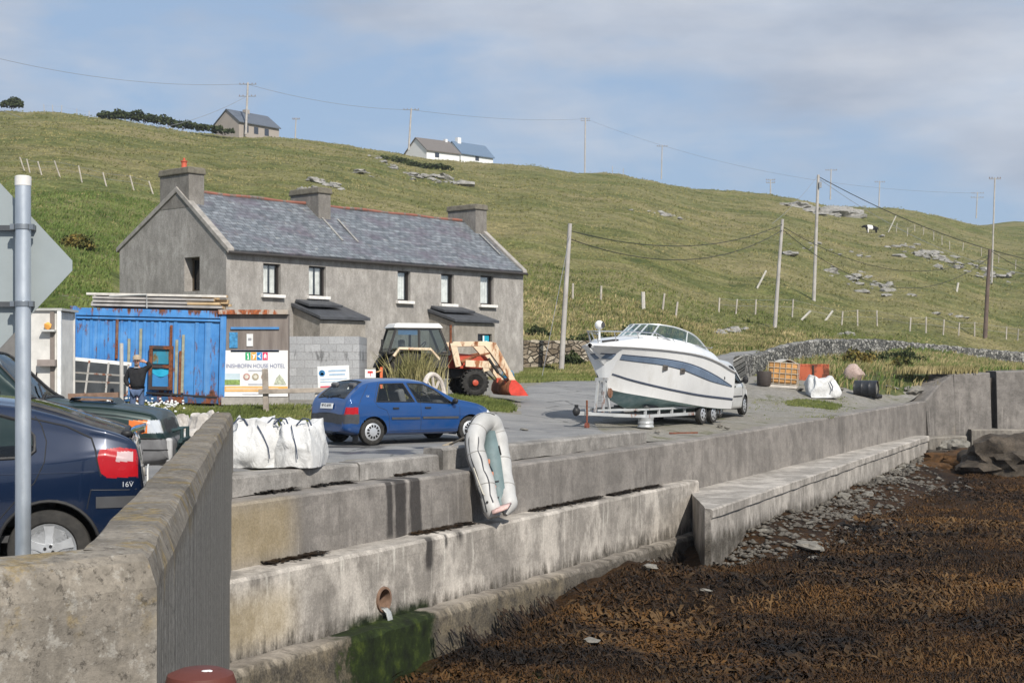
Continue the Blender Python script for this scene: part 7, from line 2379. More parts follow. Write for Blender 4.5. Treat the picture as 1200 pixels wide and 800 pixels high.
def info_sign():
 d = 38.6
 root = thing('information_sign', 'tilted white notice board with blue emblem and red band behind the blue car', 'sign', P(391, 443, d)); root.rotation_euler = (0, R_(-2.2), 0)
 k = d / F; W, H = 37 * k, 29 * k
 b = MB(); b.box((0, 0, 0), (W, .03, H)); bo = b.build('board', M_WHITE, root, smooth=False)
 blu = plain('blue emblem', (.06, .24, .48), .5); gr = plain('pale blue print', (.35, .47, .60), .6); rd = plain('red band', (.62, .08, .12), .5)
 q = MB(); q.lathe([(.085, -.006), (.085, 0), (.060, 0), (.060, -.006)], 20, 'Y', (-W * .36, -.016, H * .22)); q.build('emblem', blu, bo)
 q = MB(); q.tube([(-W * .36 - .06, -.02, H * .20), (-W * .36, -.02, H * .28), (-W * .36 + .06, -.02, H * .20)], .014, 5); q.build('emblem_wave', blu, bo)
 for (x, z, w, h, m) in ((.12, .30, .55, .07, gr), (.12, .15, .50, .07, gr), (.0, -.03, .84, .035, gr), (.0, -.13, .84, .035, gr), (.0, -.36, .86, .12, rd)):
  q = MB(); q.box((W * x, -.018, H * z), (W * w, .006, H * h)); q.build('print_line', m, bo, smooth=False)
 for x in (-.42, .42):
  q = MB(); q.beam((W * x, .04, -H * .5 - .65), (W * x, .04, H * .45), .06); q.build('post', plain('pale post', (.40, .37, .33), .85), root, smooth=False)
 k2 = 39.4 / F
 r2 = thing('small_sign', 'small white notice with a red mark just left of the tractor', 'sign', P(434, 437.5, 39.4))
 b = MB(); b.box((0, 0, 0), (12.5 * k2, .025, 10 * k2)); bo = b.build('board', M_WHITE, r2, smooth=False)
 text_part('lettering', 'T', plain('red print', (.60, .05, .05), .5), bo, (0, -.015, -.01), .2)
 q = MB(); q.box((0, -.016, .035), (.14, .006, .05)); q.build('mark', plain('red print', (.60, .05, .05), .5), bo, smooth=False)
 q = MB(); q.beam((0, .03, -.7), (0, .03, 0), .05); q.build('post', plain('pale post', (.40, .37, .33), .85), r2, smooth=False)
info_sign()
b = MB(); b.beam(P(446.5, 470, 40.2), P(447, 430, 40.2), .07); o = b.build('orange_post', plain('orange post', (.65, .16, .06), .7), None, smooth=False); tag(o, 'orange post with rope between the small sign and the tractor', 'post')
b = MB(); b.tube([P(447, 434, 40.18), P(441, 436, 39.9), P(436, 434, 39.6)], .018, 6); b.build('rope', plain('orange rope', (.6, .35, .15), .8), o)
def wood_fence():
 d = 37.2; mt = plain('weathered fence timber', (.33, .285, .24), .9, var=.3, scale=5, bump=.3)
 root = thing('wooden_fence', 'broken weathered timber rail fence in front of the hotel banner', 'fence', (0, 0, 0))
 b = MB(); b.beam(P(312, 486, d), P(310.5, 432, d), .14, .12); b.build('post', mt, root, bevel=.015)
 b = MB(); b.beam(P(303, 459, d - .1), P(388, 456.5, d - .1), .06, .12); b.build('rail', mt, root, bevel=.01)
 b = MB(); b.beam(P(373, 480, d), P(372, 460, d), .14, .12); b.build('post', plain('peeling white post', (.55, .50, .43), .9, var=.3), root, bevel=.03)
wood_fence()
def white_hut():
 d = 36.2; k = d / F
 x0, x1 = (-6 - 600) * k, (72.5 - 600) * k; zb = EYE + (430 - 470) * k; zt = EYE + (430 - 364) * k
 root = thing('white_hut', 'open fronted white cabin with small shelves left of the blue container', 'cabin', (x0, d, zb)); W, H = x1 - x0, zt - zb
 wh = plain('dirty white panel', (.60, .585, .55), .7, var=.15, scale=3); dk = plain('dark gap', (.05, .05, .05), .9)
 b = MB(); b.box((W / 2, 1.25, H / 2), (W - .1, .06, H)); b.box((W - .10, .6, H / 2), (.05, 1.24, H - .06)); b.build('back_wall', wh, root, smooth=False)
 b = MB(); b.box((W / 2, .6, H + .03), (W + .06, 1.4, .06)); b.build('roof', plain('grey roof edge', (.40, .40, .38), .7), root, smooth=False)
 b = MB(); b.box((W - .045, -.05, H / 2), (.09, .08, H)); b.build('door_edge', M_WHITE, root, smooth=False)
 b = MB(); b.box((W - .22, -.04, H / 2), (.10, .06, H - .06)); b.build('door_frame', plain('brown frame', (.20, .17, .15), .8), root, smooth=False)
 b = MB(); b.box((W * .72, .0, H * .5), (W * .42, .05, H)); b.build('door_panel', wh, root, smooth=False)
 b = MB(); b.box((W * .24, .02, H * .5), (W * .5, .04, H)); b.build('shade_panel', plain('shaded grey panel', (.16, .155, .15), .9), root, smooth=False)  # dark grey sheet paints in the shade of the open interior
 for (px, py, w, h, m) in ((57, 425, .44, .16, plain('grey wood box', (.27, .23, .21), .8)), (58.5, 387.5, .34, .05, plain('shelf', (.5, .5, .48), .7))):
  b = MB(); b.box(((px - 600) * k - x0, -.12, (430 - py) * k + EYE - zb), (w, .2, h)); b.build('shelf', m, root, smooth=False)
 b = MB(); b.blob(((58 - 600) * k - x0, -.1, (430 - 382) * k + EYE - zb), (.10, .07, .10), 1, .3); b.build('lamp', plain('orange lamp', (.75, .36, .08), .5), root)
 b = MB(); b.tube([((44 - 600) * k - x0, -.06, (430 - 436) * k + EYE - zb), ((43 - 600) * k - x0, -.06, (430 - 446) * k + EYE - zb)], .02, 6); b.build('hook', M_BLACK, root)
white_hut()
def steel_frame():
 d = 38.2
 root = thing('steel_frame', 'dark paned metal frame with white top bar leaning on the blue container', 'metal frame', (0, 0, 0))
 q = lambda u, v, o=0: tuple(Vector(P(83 + (151 - 83) * u, 420 + 6.5 * u, d + .5)).lerp(P(76 + (149 - 76) * u, 462 + 1 * u, d - .2), v) + Vector((0, -o, 0)))
 b = MB(); b.add([q(0, 0), q(1, 0), q(1, 1), q(0, 1)], [(0, 1, 2, 3)]); o = b.build('pane', plain('dark sheet', (.030, .034, .037), .6, var=.4, scale=3), root, smooth=False); s_ = o.modifiers.new('t', 'SOLIDIFY'); s_.thickness = .02
 b = MB(); b.beam(q(-.02, 0, .03), q(1.05, 0, .03), .07, .10); b.build('top_bar', M_WHITE, root, smooth=False)
 mb_ = rusty('dull steel bar', (.30, .29, .27), .5)
 for u in (0, .33, .66, 1):
  b = MB(); b.beam(q(u, .02, .03), q(u, 1, .03), .05); b.build('upright', mb_, root, smooth=False)
 for v in (.38, .62, 1):
  b = MB(); b.beam(q(-.04, v, .045), q(1, v, .045), .045); b.build('cross_bar', mb_, root, smooth=False)
steel_frame()
b = MB(); b.tube([P(142.5, 478, 36.8), P(142.3, 402, 36.8)], .05, 8); o = b.build('pole', plain('grey pole', (.45, .43, .40), .8)); tag(o, 'thin grey upright pole left of the man', 'pole')
b = MB(); b.beam(P(68, 466, 37), P(141, 464, 37), .12, .2); o = b.build('timber_beam', plain('reddish timber', (.20, .13, .095), .9, var=.3), None, smooth=False); tag(o, 'reddish timber beam lying below the leaning metal frame', 'beam')
# ================================================================== MAN
def person():
 g = Vector(((160.5 - 600) / F * 34.2, 34.2)); gz = ground(g.x, g.y) + .04
 H = EYE + (430 - 417) / F * 34.2 - gz
 root = thing('person', 'man in black jacket, jeans and pale cap with one hand behind his head', 'person', (g.x, g.y, gz), R_(8))
 sc_ = H / 1.78
 root.scale = (sc_, sc_, sc_)
 def skin(name, V, E, R, mat, parent, sub=2, rootv=0):
  me = bpy.data.meshes.new(name); me.from_pydata(V, E, [])
  o = bpy.data.objects.new(name, me); COL.objects.link(o)
  sk = o.modifiers.new('skin', 'SKIN'); sk.use_smooth_shade = True
  for i, r in enumerate(R):
   r = r if isinstance(r, tuple) else (r, r)
   me.skin_vertices[0].data[i].radius = r
   me.skin_vertices[0].data[i].use_root = (i == rootv)
  su = o.modifiers.new('sub', 'SUBSURF'); su.levels = sub; su.render_levels = sub
  dg = bpy.context.evaluated_depsgraph_get()
  m2 = bpy.data.meshes.new_from_object(o.evaluated_get(dg))
  o.modifiers.clear(); o.data = m2; m2.materials.clear(); m2.materials.append(mat); o.parent = parent
  return o
 skm = plain('skin', (.50, .27, .19), .6, var=.08)
 jk = plain('black jacket', (.014, .014, .016), .8, var=.3, scale=8); jn = plain('blue jeans', (.075, .11, .19), .85, var=.25, scale=10)
 # x to his left in the picture is -x; he faces the camera (-y)
 V = [(0, 0, .95), (0, 0, 1.10), (0, .01, 1.28), (0, .01, 1.43), (0, -.01, 1.52), (0, -.025, 1.60), (0, -.03, 1.70), (0, -.02, 1.75),
   (-.09, 0, .88), (-.10, -.01, .50), (-.10, .01, .10), (-.10, -.10, .04), (.09, 0, .88), (.11, -.02, .50), (.11, .0, .10), (.12, -.10, .04),
   (-.18, .01, 1.40), (-.27, .02, 1.14), (-.17, -.05, .98), (.18, .01, 1.41), (.33, -.04, 1.52), (.22, .07, 1.62), (.11, .07, 1.66)]
 E = [(0, 1), (1, 2), (2, 3), (3, 4), (4, 5), (5, 6), (6, 7), (0, 8), (8, 9), (9, 10), (10, 11), (0, 12), (12, 13), (13, 14), (14, 15), (3, 16), (16, 17), (17, 18), (3, 19), (19, 20), (20, 21), (21, 22)]
 R = [(.13, .09), (.12, .08), (.12, .08), (.08, .06), .05, .075, .092, .07, .075, .05, .042, .04, .075, .05, .042, .04, .045, .035, .03, .045, .035, .03, .03]
 body = skin('body', V, E, R, skm, root)
 jV = [(0, .0, .84), (0, 0, .98), (0, .01, 1.15), (0, .01, 1.33), (0, .01, 1.46), (-.19, .01, 1.41), (-.30, .02, 1.15), (-.20, -.06, .99), (.19, .01, 1.42), (.35, -.04, 1.53), (.25, .07, 1.61)]
 jE = [(0, 1), (1, 2), (2, 3), (3, 4), (3, 5), (5, 6), (6, 7), (3, 8), (8, 9), (9, 10)]
 jR = [(.20, .14), (.205, .15), (.20, .15), (.20, .15), (.10, .10), .085, .072, .058, .085, .072, .058]
 skin('jacket', jV, jE, jR, jk, body, 2, 2)
 tV = [(0, 0, .90), (-.10, 0, .84), (-.105, -.015, .50), (-.10, .01, .10), (.10, 0, .84), (.12, -.025, .50), (.115, 0, .10)]
 skin('trousers', tV, [(0, 1), (1, 2), (2, 3), (0, 4), (4, 5), (5, 6)], [(.17, .125), .10, .078, .065, .10, .078, .065], jn, body)
 for sx in (-1, 1):
  b = MB(); b.blob((sx * .115, -.06, .045), (.055, .14, .05), 2, .05); b.build('shoe', plain('dark shoe', (.03, .025, .02), .7), body)
 # face
 b = MB(); b.blob((0, -.118, 1.635), (.018, .03, .026), 2, .05); b.build('nose', skm, body)
 for sx in (-1, 1):
  b = MB(); b.blob((sx * .035, -.108, 1.665), (.013, .008, .009), 1, 0); b.build('eye', M_INK, body)
  b = MB(); b.blob((sx * .095, -.02, 1.645), (.014, .028, .036), 2, .05); b.build('ear', skm, body)
 b = MB(); b.blob((0, -.085, 1.555), (.06, .045, .035), 2, .12); b.build('beard', plain('grey beard', (.16, .13, .11), .9), body)
 b = MB(); b.box((0, -.128, 1.595), (.05, .008, .010)); b.build('mouth', plain('lip', (.30, .10, .08), .6), body)
 cp = plain('pale tan cap', (.36, .29, .21), .8, var=.2, scale=14)
 b = MB(); b.lathe([(.108, 1.695), (.110, 1.72), (.10, 1.765), (.07, 1.80), (.03, 1.815), (0, 1.817)], 20, c=(0, -.02, 0))
 b.grid([[(x, -.02 - math.sqrt(max(0, .106 ** 2 - x * x)) - dy * (1 - (x / .1) ** 2), 1.70 - dy * .22) for x in np.linspace(-.095, .095, 9)] for dy in (0, .04, .075)])
 b.build('cap', cp, body)
 b = MB(); b.grid([[(x, -.115 - .02 * (1 - abs(x) / .06), z) for x in (-.06, 0, .06)] for z in (1.50, 1.465)]); b.build('collar', plain('grey collar', (.28, .29, .31), .8), body)
 # hands: palm, four fingers and thumb each
 def hand(c, dx, dn, flip):
  c = Vector(c); a = Vector(dx).normalized(); n_ = Vector(dn).normalized(); s_ = a.cross(n_).normalized() * flip
  b = MB()
  b.tube([c, c + a * .045, c + a * .085], [.030, .038, .034], 10)
  for k, L in enumerate((.062, .074, .070, .055)):
   o = c + a * .08 + s_ * (.027 - .018 * k)
   b.tube([o, o + a * L * .45 + n_ * .006, o + a * L * .75 + n_ * .022, o + a * L * .9 + n_ * .038], [.0095, .009, .008, .006], 6)
  o = c + a * .03 + s_ * .034
  b.tube([o, o + a * .03 + s_ * .018, o + a * .055 + s_ * .016 + n_ * .012], [.012, .011, .008], 6)
  return b.build('hand', skm, body)
 hand((-.175, -.055, .975), (.55, -.25, -.6), (.3, .9, 0), 1)
 hand((.20, .075, 1.625), (-.9, .05, .25), (0, -1, 0), 1)
person()
# ================================================================== BAGS, TOTES AND LITTER
def bag(name, label, c, size, rz, seed, mat, sag=.12, cat='bulk bag', top_open=True, group=None):
 bm = bmesh.new(); bmesh.ops.create_cube(bm, size=1)
 bmesh.ops.subdivide_edges(bm, edges=bm.edges, cuts=23, use_grid_fill=True)
 from mathutils import noise as mn
 g = random.Random(seed); o = Vector((seed * 2.3, seed, seed * .7))
 for v in bm.verts:
  p = v.co.copy()
  t = p.z + .5
  bulge = 1 + sag * math.sin(math.pi * min(1, t * 1.1)) - .42 * max(0, t - .4)
  q = Vector((p.x * bulge, p.y * bulge, p.z))
  k = .5 / max(abs(p.x), abs(p.y), 1e-3)
  rr = math.hypot(p.x, p.y)
  if rr > .5: q.x *= (1 - .35 * (rr - .5)); q.y *= (1 - .35 * (rr - .5))
  if p.z > .45: q.z += .10 * mn.noise(p * 2.2 + o) - .10 * (1 - 2 * max(abs(p.x), abs(p.y)))
  nz = nvec(Vector((p.x * 2.2, p.y * 2.2, p.z * 1.6)) + o) * .17 + nvec(Vector((p.x * 5, p.y * 5, p.z * 4)) + o) * .035
  fold = mn.ridged_multi_fractal(Vector((p.x * 2.6, p.y * 2.6, p.z * 1.2)) + o, 1.0, 2.2, 4, 1.0, 2.0)
  q += nz + p.normalized() * (fold - 1.0) * .030
  v.co = Vector((q.x * size[0], q.y * size[1], max(0, (q.z + .5)) * size[2]))
 root = thing(name, label, cat, c, rz, group)
 me = bpy.data.meshes.new('sack'); bm.to_mesh(me); bm.free()
 me.polygons.foreach_set('use_smooth', [True] * len(me.polygons)); me.set_sharp_from_angle(angle=R_(50))
 s_ = bpy.data.objects.new('sack', me); COL.objects.link(s_); me.materials.append(mat); s_.parent = root
 return root, s_
mbag = NB('white woven bag', .75, 0, .3); _v = mbag.coord()
mbag.color(mbag.ramp(mbag.noise(_v, 3.5, 6, .65), [(.3, (.44, .44, .43)), (.55, (.62, .62, .61)), (.75, (.55, .54, .52))]))
mbag.bump(mbag.math('ADD', mbag.noise(mbag.map(_v, (1, 1, .5)), 5, 5, .6, 1.2), mbag.math('MULTIPLY', mbag.noise(_v, 60, 2), .1)), .7, .06)
STRAP = plain('dark navy strap', (.045, .06, .10), .8)
def straps(root, sx, sy, h, seed):
 g = random.Random(seed)
 for (x, w) in ((-.30, .2), (.32, .16)):
  b = MB(); b.tube([(x * sx - .12, -.42 * sy, h * .93), (x * sx - .02, -.40 * sy, h * 1.07), (x * sx + .06, -.35 * sy, h * 1.05), (x * sx + .12, -.40 * sy, h * .92)], .013, 6); b.build('lifting_loop', STRAP, root)
 b = MB(); b.tube([(.02 * sx, -.50 * sy, h * .92), (.12 * sx, -.60 * sy, h * .72), (.22 * sx, -.635 * sy, h * .45), (.25 * sx, -.63 * sy, h * .20)], .008, 5); b.build('seam_cord', STRAP, root)
dbg = 22.9
for (px, w, sd, lb) in ((300, .84, 3, 'left of two white bulk bags, against the end of the parapet'), (350, .62, 8, 'right of two white bulk bags, nearer the blue car')):
 q = P(px, 550, dbg); r_, s_ = bag('bulk_bag', lb, (q.x, dbg + .1, .03), (w, .8, .74 if sd == 3 else .71), R_(8 if sd == 3 else -14), sd, mbag.m)
 straps(r_, w, .74, .72, sd)
# rubble sacks behind the parapet
msk = NB('dusty rubble sack', .85, 0, .2); _v = msk.coord(); msk.color(msk.ramp(msk.noise(_v, 4, 6, .65), [(.3, (.30, .275, .25)), (.6, (.52, .49, .45)), (.8, (.42, .37, .32))])); msk.bump(msk.noise(_v, 7, 5, .65, 1), .6, .05)
for (px, py, w, h, d, sd, lb) in ((216, 516, .62, .40, 23.4, 11, 'large dusty sack with a dark cord behind the off-road car'), (204, 494, .20, .24, 25.4, 12, 'small pale sack standing left on the sack pile'), (213.5, 493, .22, .26, 25.6, 13, 'small pale sack standing right on the sack pile'), (212, 528, .36, .28, 22.0, 14, 'low white sack in front of the off-road car bumper'), (240, 522, .45, .62, 24.6, 15, 'pale sack half hidden by the parapet top')):
 q = P(px, py, d)
 if sd in (12, 13): q.z = ground(q.x, d) + .42
 else: q.z = ground(q.x, d) + .03
 r_, s_ = bag('rubble_sack', lb, q, (w * 1.1, w, h * 1.25), R_(sd * 17 % 40 - 20), sd, msk.m, .2, 'sack')
 if sd == 11:
  b = MB(); b.tube([(.15, -.36, .12), (.24, -.37, .16), (.30, -.36, .30), (.34, -.30, .42)], .016, 6); b.build('cord', STRAP, r_)
for sd, px in ((12, 207), (14, 210)): pass
q = P(209, 496, 25.5);
b = MB(); b.box((0, 0, .19), (.95, .75, .38)); noise_mesh(b, .02, 3, 4); o = b.build('concrete_slab', MR_shore, None, smooth=False, bevel=.03); o.location = (q.x, 25.55, ground(q.x, 25.5) + .02); tag(o, 'grey block under the two small pale sacks', 'block')
# tote, rusty tank, bag, tar drum beside the stone wall
def tote():
 g = gp(916, 454, 40)
 d = g.y; k = d / F
 root = thing('caged_tote', 'grimy orange plastic tote in a wire cage on a pallet by the stone wall', 'tote', (g.x, d, g.z), R_(-14)); root.rotation_euler = (0, R_(4), R_(-14))
 W, H = 37 * k * .93, 28 * k
 mo = plain('grimy orange plastic', (.50, .26, .09), .6, var=.4, scale=3)
 b = MB(); b.box((0, .5, H / 2 + .10), (W * .94, 1.0, H - .14)); b.build('tank', mo, root, bevel=.06)
 cg = plain('steel cage', (.42, .36, .28), .5, .3)
 for i in range(6):
  b = MB(); x = -W / 2 + W * i / 5; b.tube([(x, -.02, .1), (x, -.02, H + .05), (x, 1.02, H + .05), (x, 1.02, .1)], .018, 5); b.build('cage_bar', cg, root)
 for i in range(5):
  z = .14 + (H - .1) * i / 4; b = MB(); b.tube([(-W / 2, -.025, z), (W / 2, -.025, z), (W / 2, 1.025, z), (-W / 2, 1.025, z)], .018, 5, closed=True); b.build('cage_bar', cg, root)
 b = MB()
 for y in (0, .5, 1): b.box((0, y, .05), (W, .12, .10))
 build_each(b, 'pallet_runner', plain('white pallet', (.55, .50, .44), .8), root, smooth=False)
 b = MB(); b.grid([[(x, y, H + .10 + .08 * math.sin(x * 7 + y * 4)) for x in np.linspace(-W * .4, W * .45, 9)] for y in np.linspace(.05, .6, 6)]); o = b.build('dirty_sheet', plain('dirty pale sheet', (.50, .47, .42), .8, var=.2), root); s_ = o.modifiers.new('t', 'SOLIDIFY'); s_.thickness = .02
tote()
def tank():
 g = gp(953, 447, 40); d = g.y; k = d / F
 root = thing('rusty_tank', 'rusty orange steel tank between the caged tote and the grass bank', 'tank', (g.x, d, g.z - .05), R_(-6))
 W, H = 37 * k, 22 * k
 mo = rusty('orange primer tank', (.42, .10, .045), .7, .7, 2.0, (.13, .045, .025))
 for sx in (-1, 1):
  b = MB(); b.box((sx * W * .252, .45, H / 2), (W * .49, .9, H)); b.build('shell', mo, root, bevel=.03)
 b = MB(); b.box((0, -.01, H * .5), (W * .06, .06, H * .9)); b.build('joint', plain('dark joint', (.04, .025, .02), .8), root, smooth=False)
 b = MB()
 for x in np.linspace(-W * .46, W * .46, 9): b.box((x, -.005, H * .95), (.05, .04, .06))
 build_each(b, 'bolt', mo, root, smooth=False)
tank()
g = gp(963, 465, 40); r_, s_ = bag('bulk_bag', 'crumpled white bulk bag lying in front of the rusty tank', (g.x, g.y, g.z - .02), (1.15, .9, .78), R_(12), 23, mbag.m, .05)
b = MB(); b.tube([(.1, -.5, .62), (.2, -.55, .4), (.16, -.56, .25)], .02, 5); b.build('seam_cord', STRAP, r_)
def tar_drum():
 g = gp(1015, 465, 40); d = g.y
 root = thing('black_drum', 'black steel drum lying on its side beside the quay edge', 'drum', (g.x, d, g.z + .33), R_(-25))
 b = MB(); b.lathe([(0, -.45), (.33, -.45), (.345, -.43), (.33, -.40), (.33, -.16), (.345, -.14), (.33, -.12), (.33, .14), (.345, .16), (.33, .18), (.33, .40), (.345, .43), (.33, .45), (.30, .45), (.29, .3), (0, .28)], 28, 'X'); b.build('shell', plain('black drum', (.022, .024, .028), .45, var=.3), root)
 b = MB(); b.lathe([(.28, .30), (.28, .38), (.15, .42), (0, .41)], 16, 'X'); noise_mesh(b, .03, 6, 2); b.build('set_rubble', MR_shore, root)
 g = gp(1027, 467, 40); b = MB(); b.tube([(-.18, 0, .10), (0, -.05, .12), (.2, 0, .09)], [.09, .11, .08], 10); o = b.build('black_tub', plain('black tub', (.02, .02, .022), .6), None); o.location = g; tag(o, 'small black tub lying right of the black drum', 'tub')
tar_drum()
g = gp(1000, 446, 40); o = MB().blob((0, 0, .25), (.42, .36, .46), 3, .25, seed=5).build('pink_boulder', m_rock('pinkish granite', (.28, .20, .17), (.50, .40, .35), 3)); o.location = g; tag(o, 'pinkish granite boulder in the grass above the black drum', 'boulder')
for (px, py, r, lb) in ((1072, 462, .35, 'pale slab tipped on the sloping sea wall corner'), (1062, 458, .2, 'broken stone left of the tipped pale slab'), (1050, 457, .18, 'low stone under the bank grass near the corner'), (1040, 455, .16, 'small stone beside the black tub'), (985, 459, .2, 'grey stone right of the crumpled bulk bag'), (938, 458, .15, 'broken pale stone left of the crumpled bulk bag')):
 g = gp(px, py, 40); rock(g.x, g.y, r, MR_shore, lb, None, .7, 0, z=g.z + .05, cat='stone', name='stone')
g = gp(896, 452, 40); b = MB(); b.lathe([(0, 0), (.28, 0), (.30, .03), (.30, .55), (.28, .58), (0, .58)], 20); o = b.build('dark_drum', plain('dark rusty drum', (.05, .04, .035), .7)); o.location = g; tag(o, 'dark drum standing in the gap left of the caged tote', 'drum')
# bits on the quay
for (px, py, r, lb) in ((614, 506, .11, 'white stone on the road right of the dinghy'), (771, 508, .10, 'rusty brown stone on the kerb end'), (844, 501, .12, 'pale stone below the trailer wheels'), (852, 504, .10, 'brown stone at the quay edge below the van')):
 g = gp(px, py); rock(g.x, g.y, r, MR_shore, lb, None, .7, 0, z=g.z + .05, cat='stone', name='stone')
b = MB(); b.beam((-.35, 0, .04), (.4, .05, .05), .05, .04); o = b.build('iron_bar', rusty('rusty bar', (.16, .06, .04), .9), None); g = gp(800, 510); o.location = g + Vector((0, 0, .02)); tag(o, 'short rusty bar lying on the quay edge below the boat', 'bar')
# blue bucket, old wheel and dry grass by the tractor
g = P(595, 445, 52); g.z = ground(g.x, 52)
b = MB(); b.lathe([(.17, 0), (.23, .46), (.25, .48), (.22, .46), (.16, .04), (0, .04)], 18); b.tube([(-.23, 0, .45), (-.18, -.1, .62), (0, -.14, .70), (.18, -.1, .62), (.23, 0, .45)], .012, 5); o = b.build('bucket', plain('bright blue plastic', (.02, .30, .58), .4)); o.location = g; tag(o, 'bright blue bucket by the right corner of the old house', 'bucket')
b = MB()
g = P(511.5, 466, 39.5); g.z = ground(g.x, 39.5)
rr = .50
b.tube([(rr * math.cos(t), 0, rr + rr * math.sin(t)) for t in np.linspace(0, 2 * math.pi, 32, endpoint=False)], .07, 8, closed=True)
for k in range(8): b.beam((0, 0, rr), (rr * math.cos(k * .785), 0, rr + rr * math.sin(k * .785)), .05)
b.lathe([(0, -.06), (.09, -.06), (.09, .06), (0, .06)], 12, 'Y', (0, 0, rr))
o = b.build('cart_wheel', plain('bleached wheel', (.50, .45, .40), .85, var=.3)); o.location = g; o.rotation_euler = (R_(-8), 0, R_(62)); tag(o, 'bleached old spoked wheel leaning beside the tractor', 'wheel')
GP = m_blade('pampas blades', (.10, .11, .035), (.28, .25, .11), (.48, .42, .26), .8)
g = gp(487, 466, 30)
pp_ = np.array([(g.x + random.gauss(0, .28), g.y - 1.0 + random.gauss(0, .18), 0) for _ in range(70)]); pp_[:, 2] = Z(pp_[:, 0], pp_[:, 1])
o = blades('pampas_clump', pp_, 1.45, .04, GP, 7, .7, .06, 91, kind='thing', wind=(.05, 0)); tag(o, 'tall dry grass clump growing in front of the tractor', 'grass clump', None, 'thing')
gq = P(140, 474, 36.5)
pp_ = np.array([(random.uniform(-10.4, -8.4), random.uniform(36.0, 37.6), 0) for _ in range(170)]); pp_[:, 2] = Z(pp_[:, 0], pp_[:, 1])
b = MB()
for p in pp_: b.blob((p[0], p[1], p[2] + random.uniform(.12, .35)), (.035, .035, .03), 0, 0)
tag(b.build('daisies', M_WHITE), kind='stuff')
# ================================================================== SIGN POST, BOLLARD
def signpost():
 d = 7.2
 a = P(27, 650, d)
 root = thing('road_sign', 'back of a grey diamond road sign on a galvanised post behind the parapet', 'road sign', (a.x, d, 0))
 n = NB('galvanised post', .42, .65, .5); v = n.coord(); n.color(n.ramp(n.noise(n.map(v, (6, 6, 1.2)), 1.5, 6, .6), [(.3, (.36, .40, .44)), (.7, (.58, .62, .66))])); n.rough(n.ramp(n.noise(v, 9, 4), [(.3, .35), (.7, .55)]))
 zt = EYE + (430 - 206) / F * d
 b = MB(); b.lathe([(.038, 0), (.038, zt - .045)], 24); b.build('post', n.m, root)
 b = MB(); b.lathe([(.040, zt - .05), (.040, zt - .005), (.030, zt), (0, zt)], 24); b.build('post_cap', plain('white cap', (.66, .64, .60), .5), root)
 # plate: diamond, seen from the back
 cx = (-25 - 600) / F * d - a.x; cz = EYE + (430 - 310) / F * d; hw = 110 / F * d; hh = 118 / F * d
 dm = []
 for (ux, uz) in ((1, 0), (0, 1), (-1, 0), (0, -1)):
  for s_ in (-1, 1):
   # rounded corners
   vx, vz = {(1, 0): (-.05, .05 * s_), (0, 1): (-.05 * s_, -.05), (-1, 0): (.05, -.05 * s_), (0, -1): (.05 * s_, .05)}[(ux, uz)]
   dm.append((cx + (ux + vx) * hw, cz + (uz + vz) * hh))
 b = MB(); b.prism(dm, .072, .075); b.build('plate', plain('grey sign back', (.30, .335, .34), .6, .1, var=.05), root, smooth=False)
 bm_ = plain('grey bracket', (.10, .105, .11), .5, .4)
 for py in (266, 356):
  z = EYE + (430 - py) / F * d
  w = 1 - abs(z - cz) / hh
  b = MB(); b.box((cx, .056, z), (2 * hw * w * .9, .030, .026)); b.build('bracket', bm_, root, smooth=False)
  b = MB(); b.lathe([(.0395, z - .014), (.043, z - .012), (.043, z + .012), (.0395, z + .014)], 24); b.box((.047, -.01, z), (.02, .03, .026)); b.box((-.047, -.01, z), (.02, .03, .026)); b.build('clip', plain('clip steel', (.25, .27, .29), .4, .7), root)
signpost()
def bollard():
 x, y = P(235, 790, 5.0).x, 5.0
 ztop = EYE + (430 - 783) / F * y
 root = thing('bollard', 'rusty red mooring bollard head at the foot of the parapet', 'bollard', (x, y, 0))
 m = rusty('red oxide bollard', (.115, .032, .022), .35, .6, 5, (.07, .03, .02))
 b = MB(); b.lathe([(.085, .0), (.085, ztop - .14), (.10, ztop - .11), (.118, ztop - .085), (.122, ztop - .05), (.112, ztop - .018), (.075, ztop - .003), (0, ztop)], 32, c=(0, 0, 0)); b.build('post', m, root)
 b = MB(); b.lathe([(.16, 0), (.16, .03), (.09, .05)], 24); b.build('base_plate', m, root)
 w = MB(); w.blob((.03, -.03, ztop - .002), (.022, .016, .004), 1, .3); w.build('dropping', M_WHITE, root)
 s_ = MB(); s_.box((.55, 1.1, -.30), (3.0, 8.05, .6)); o = s_.build('pier_deck', plain('pier concrete', (.30, .28, .25), .9, var=.2), None, smooth=False); tag(o, kind='structure')
bollard()
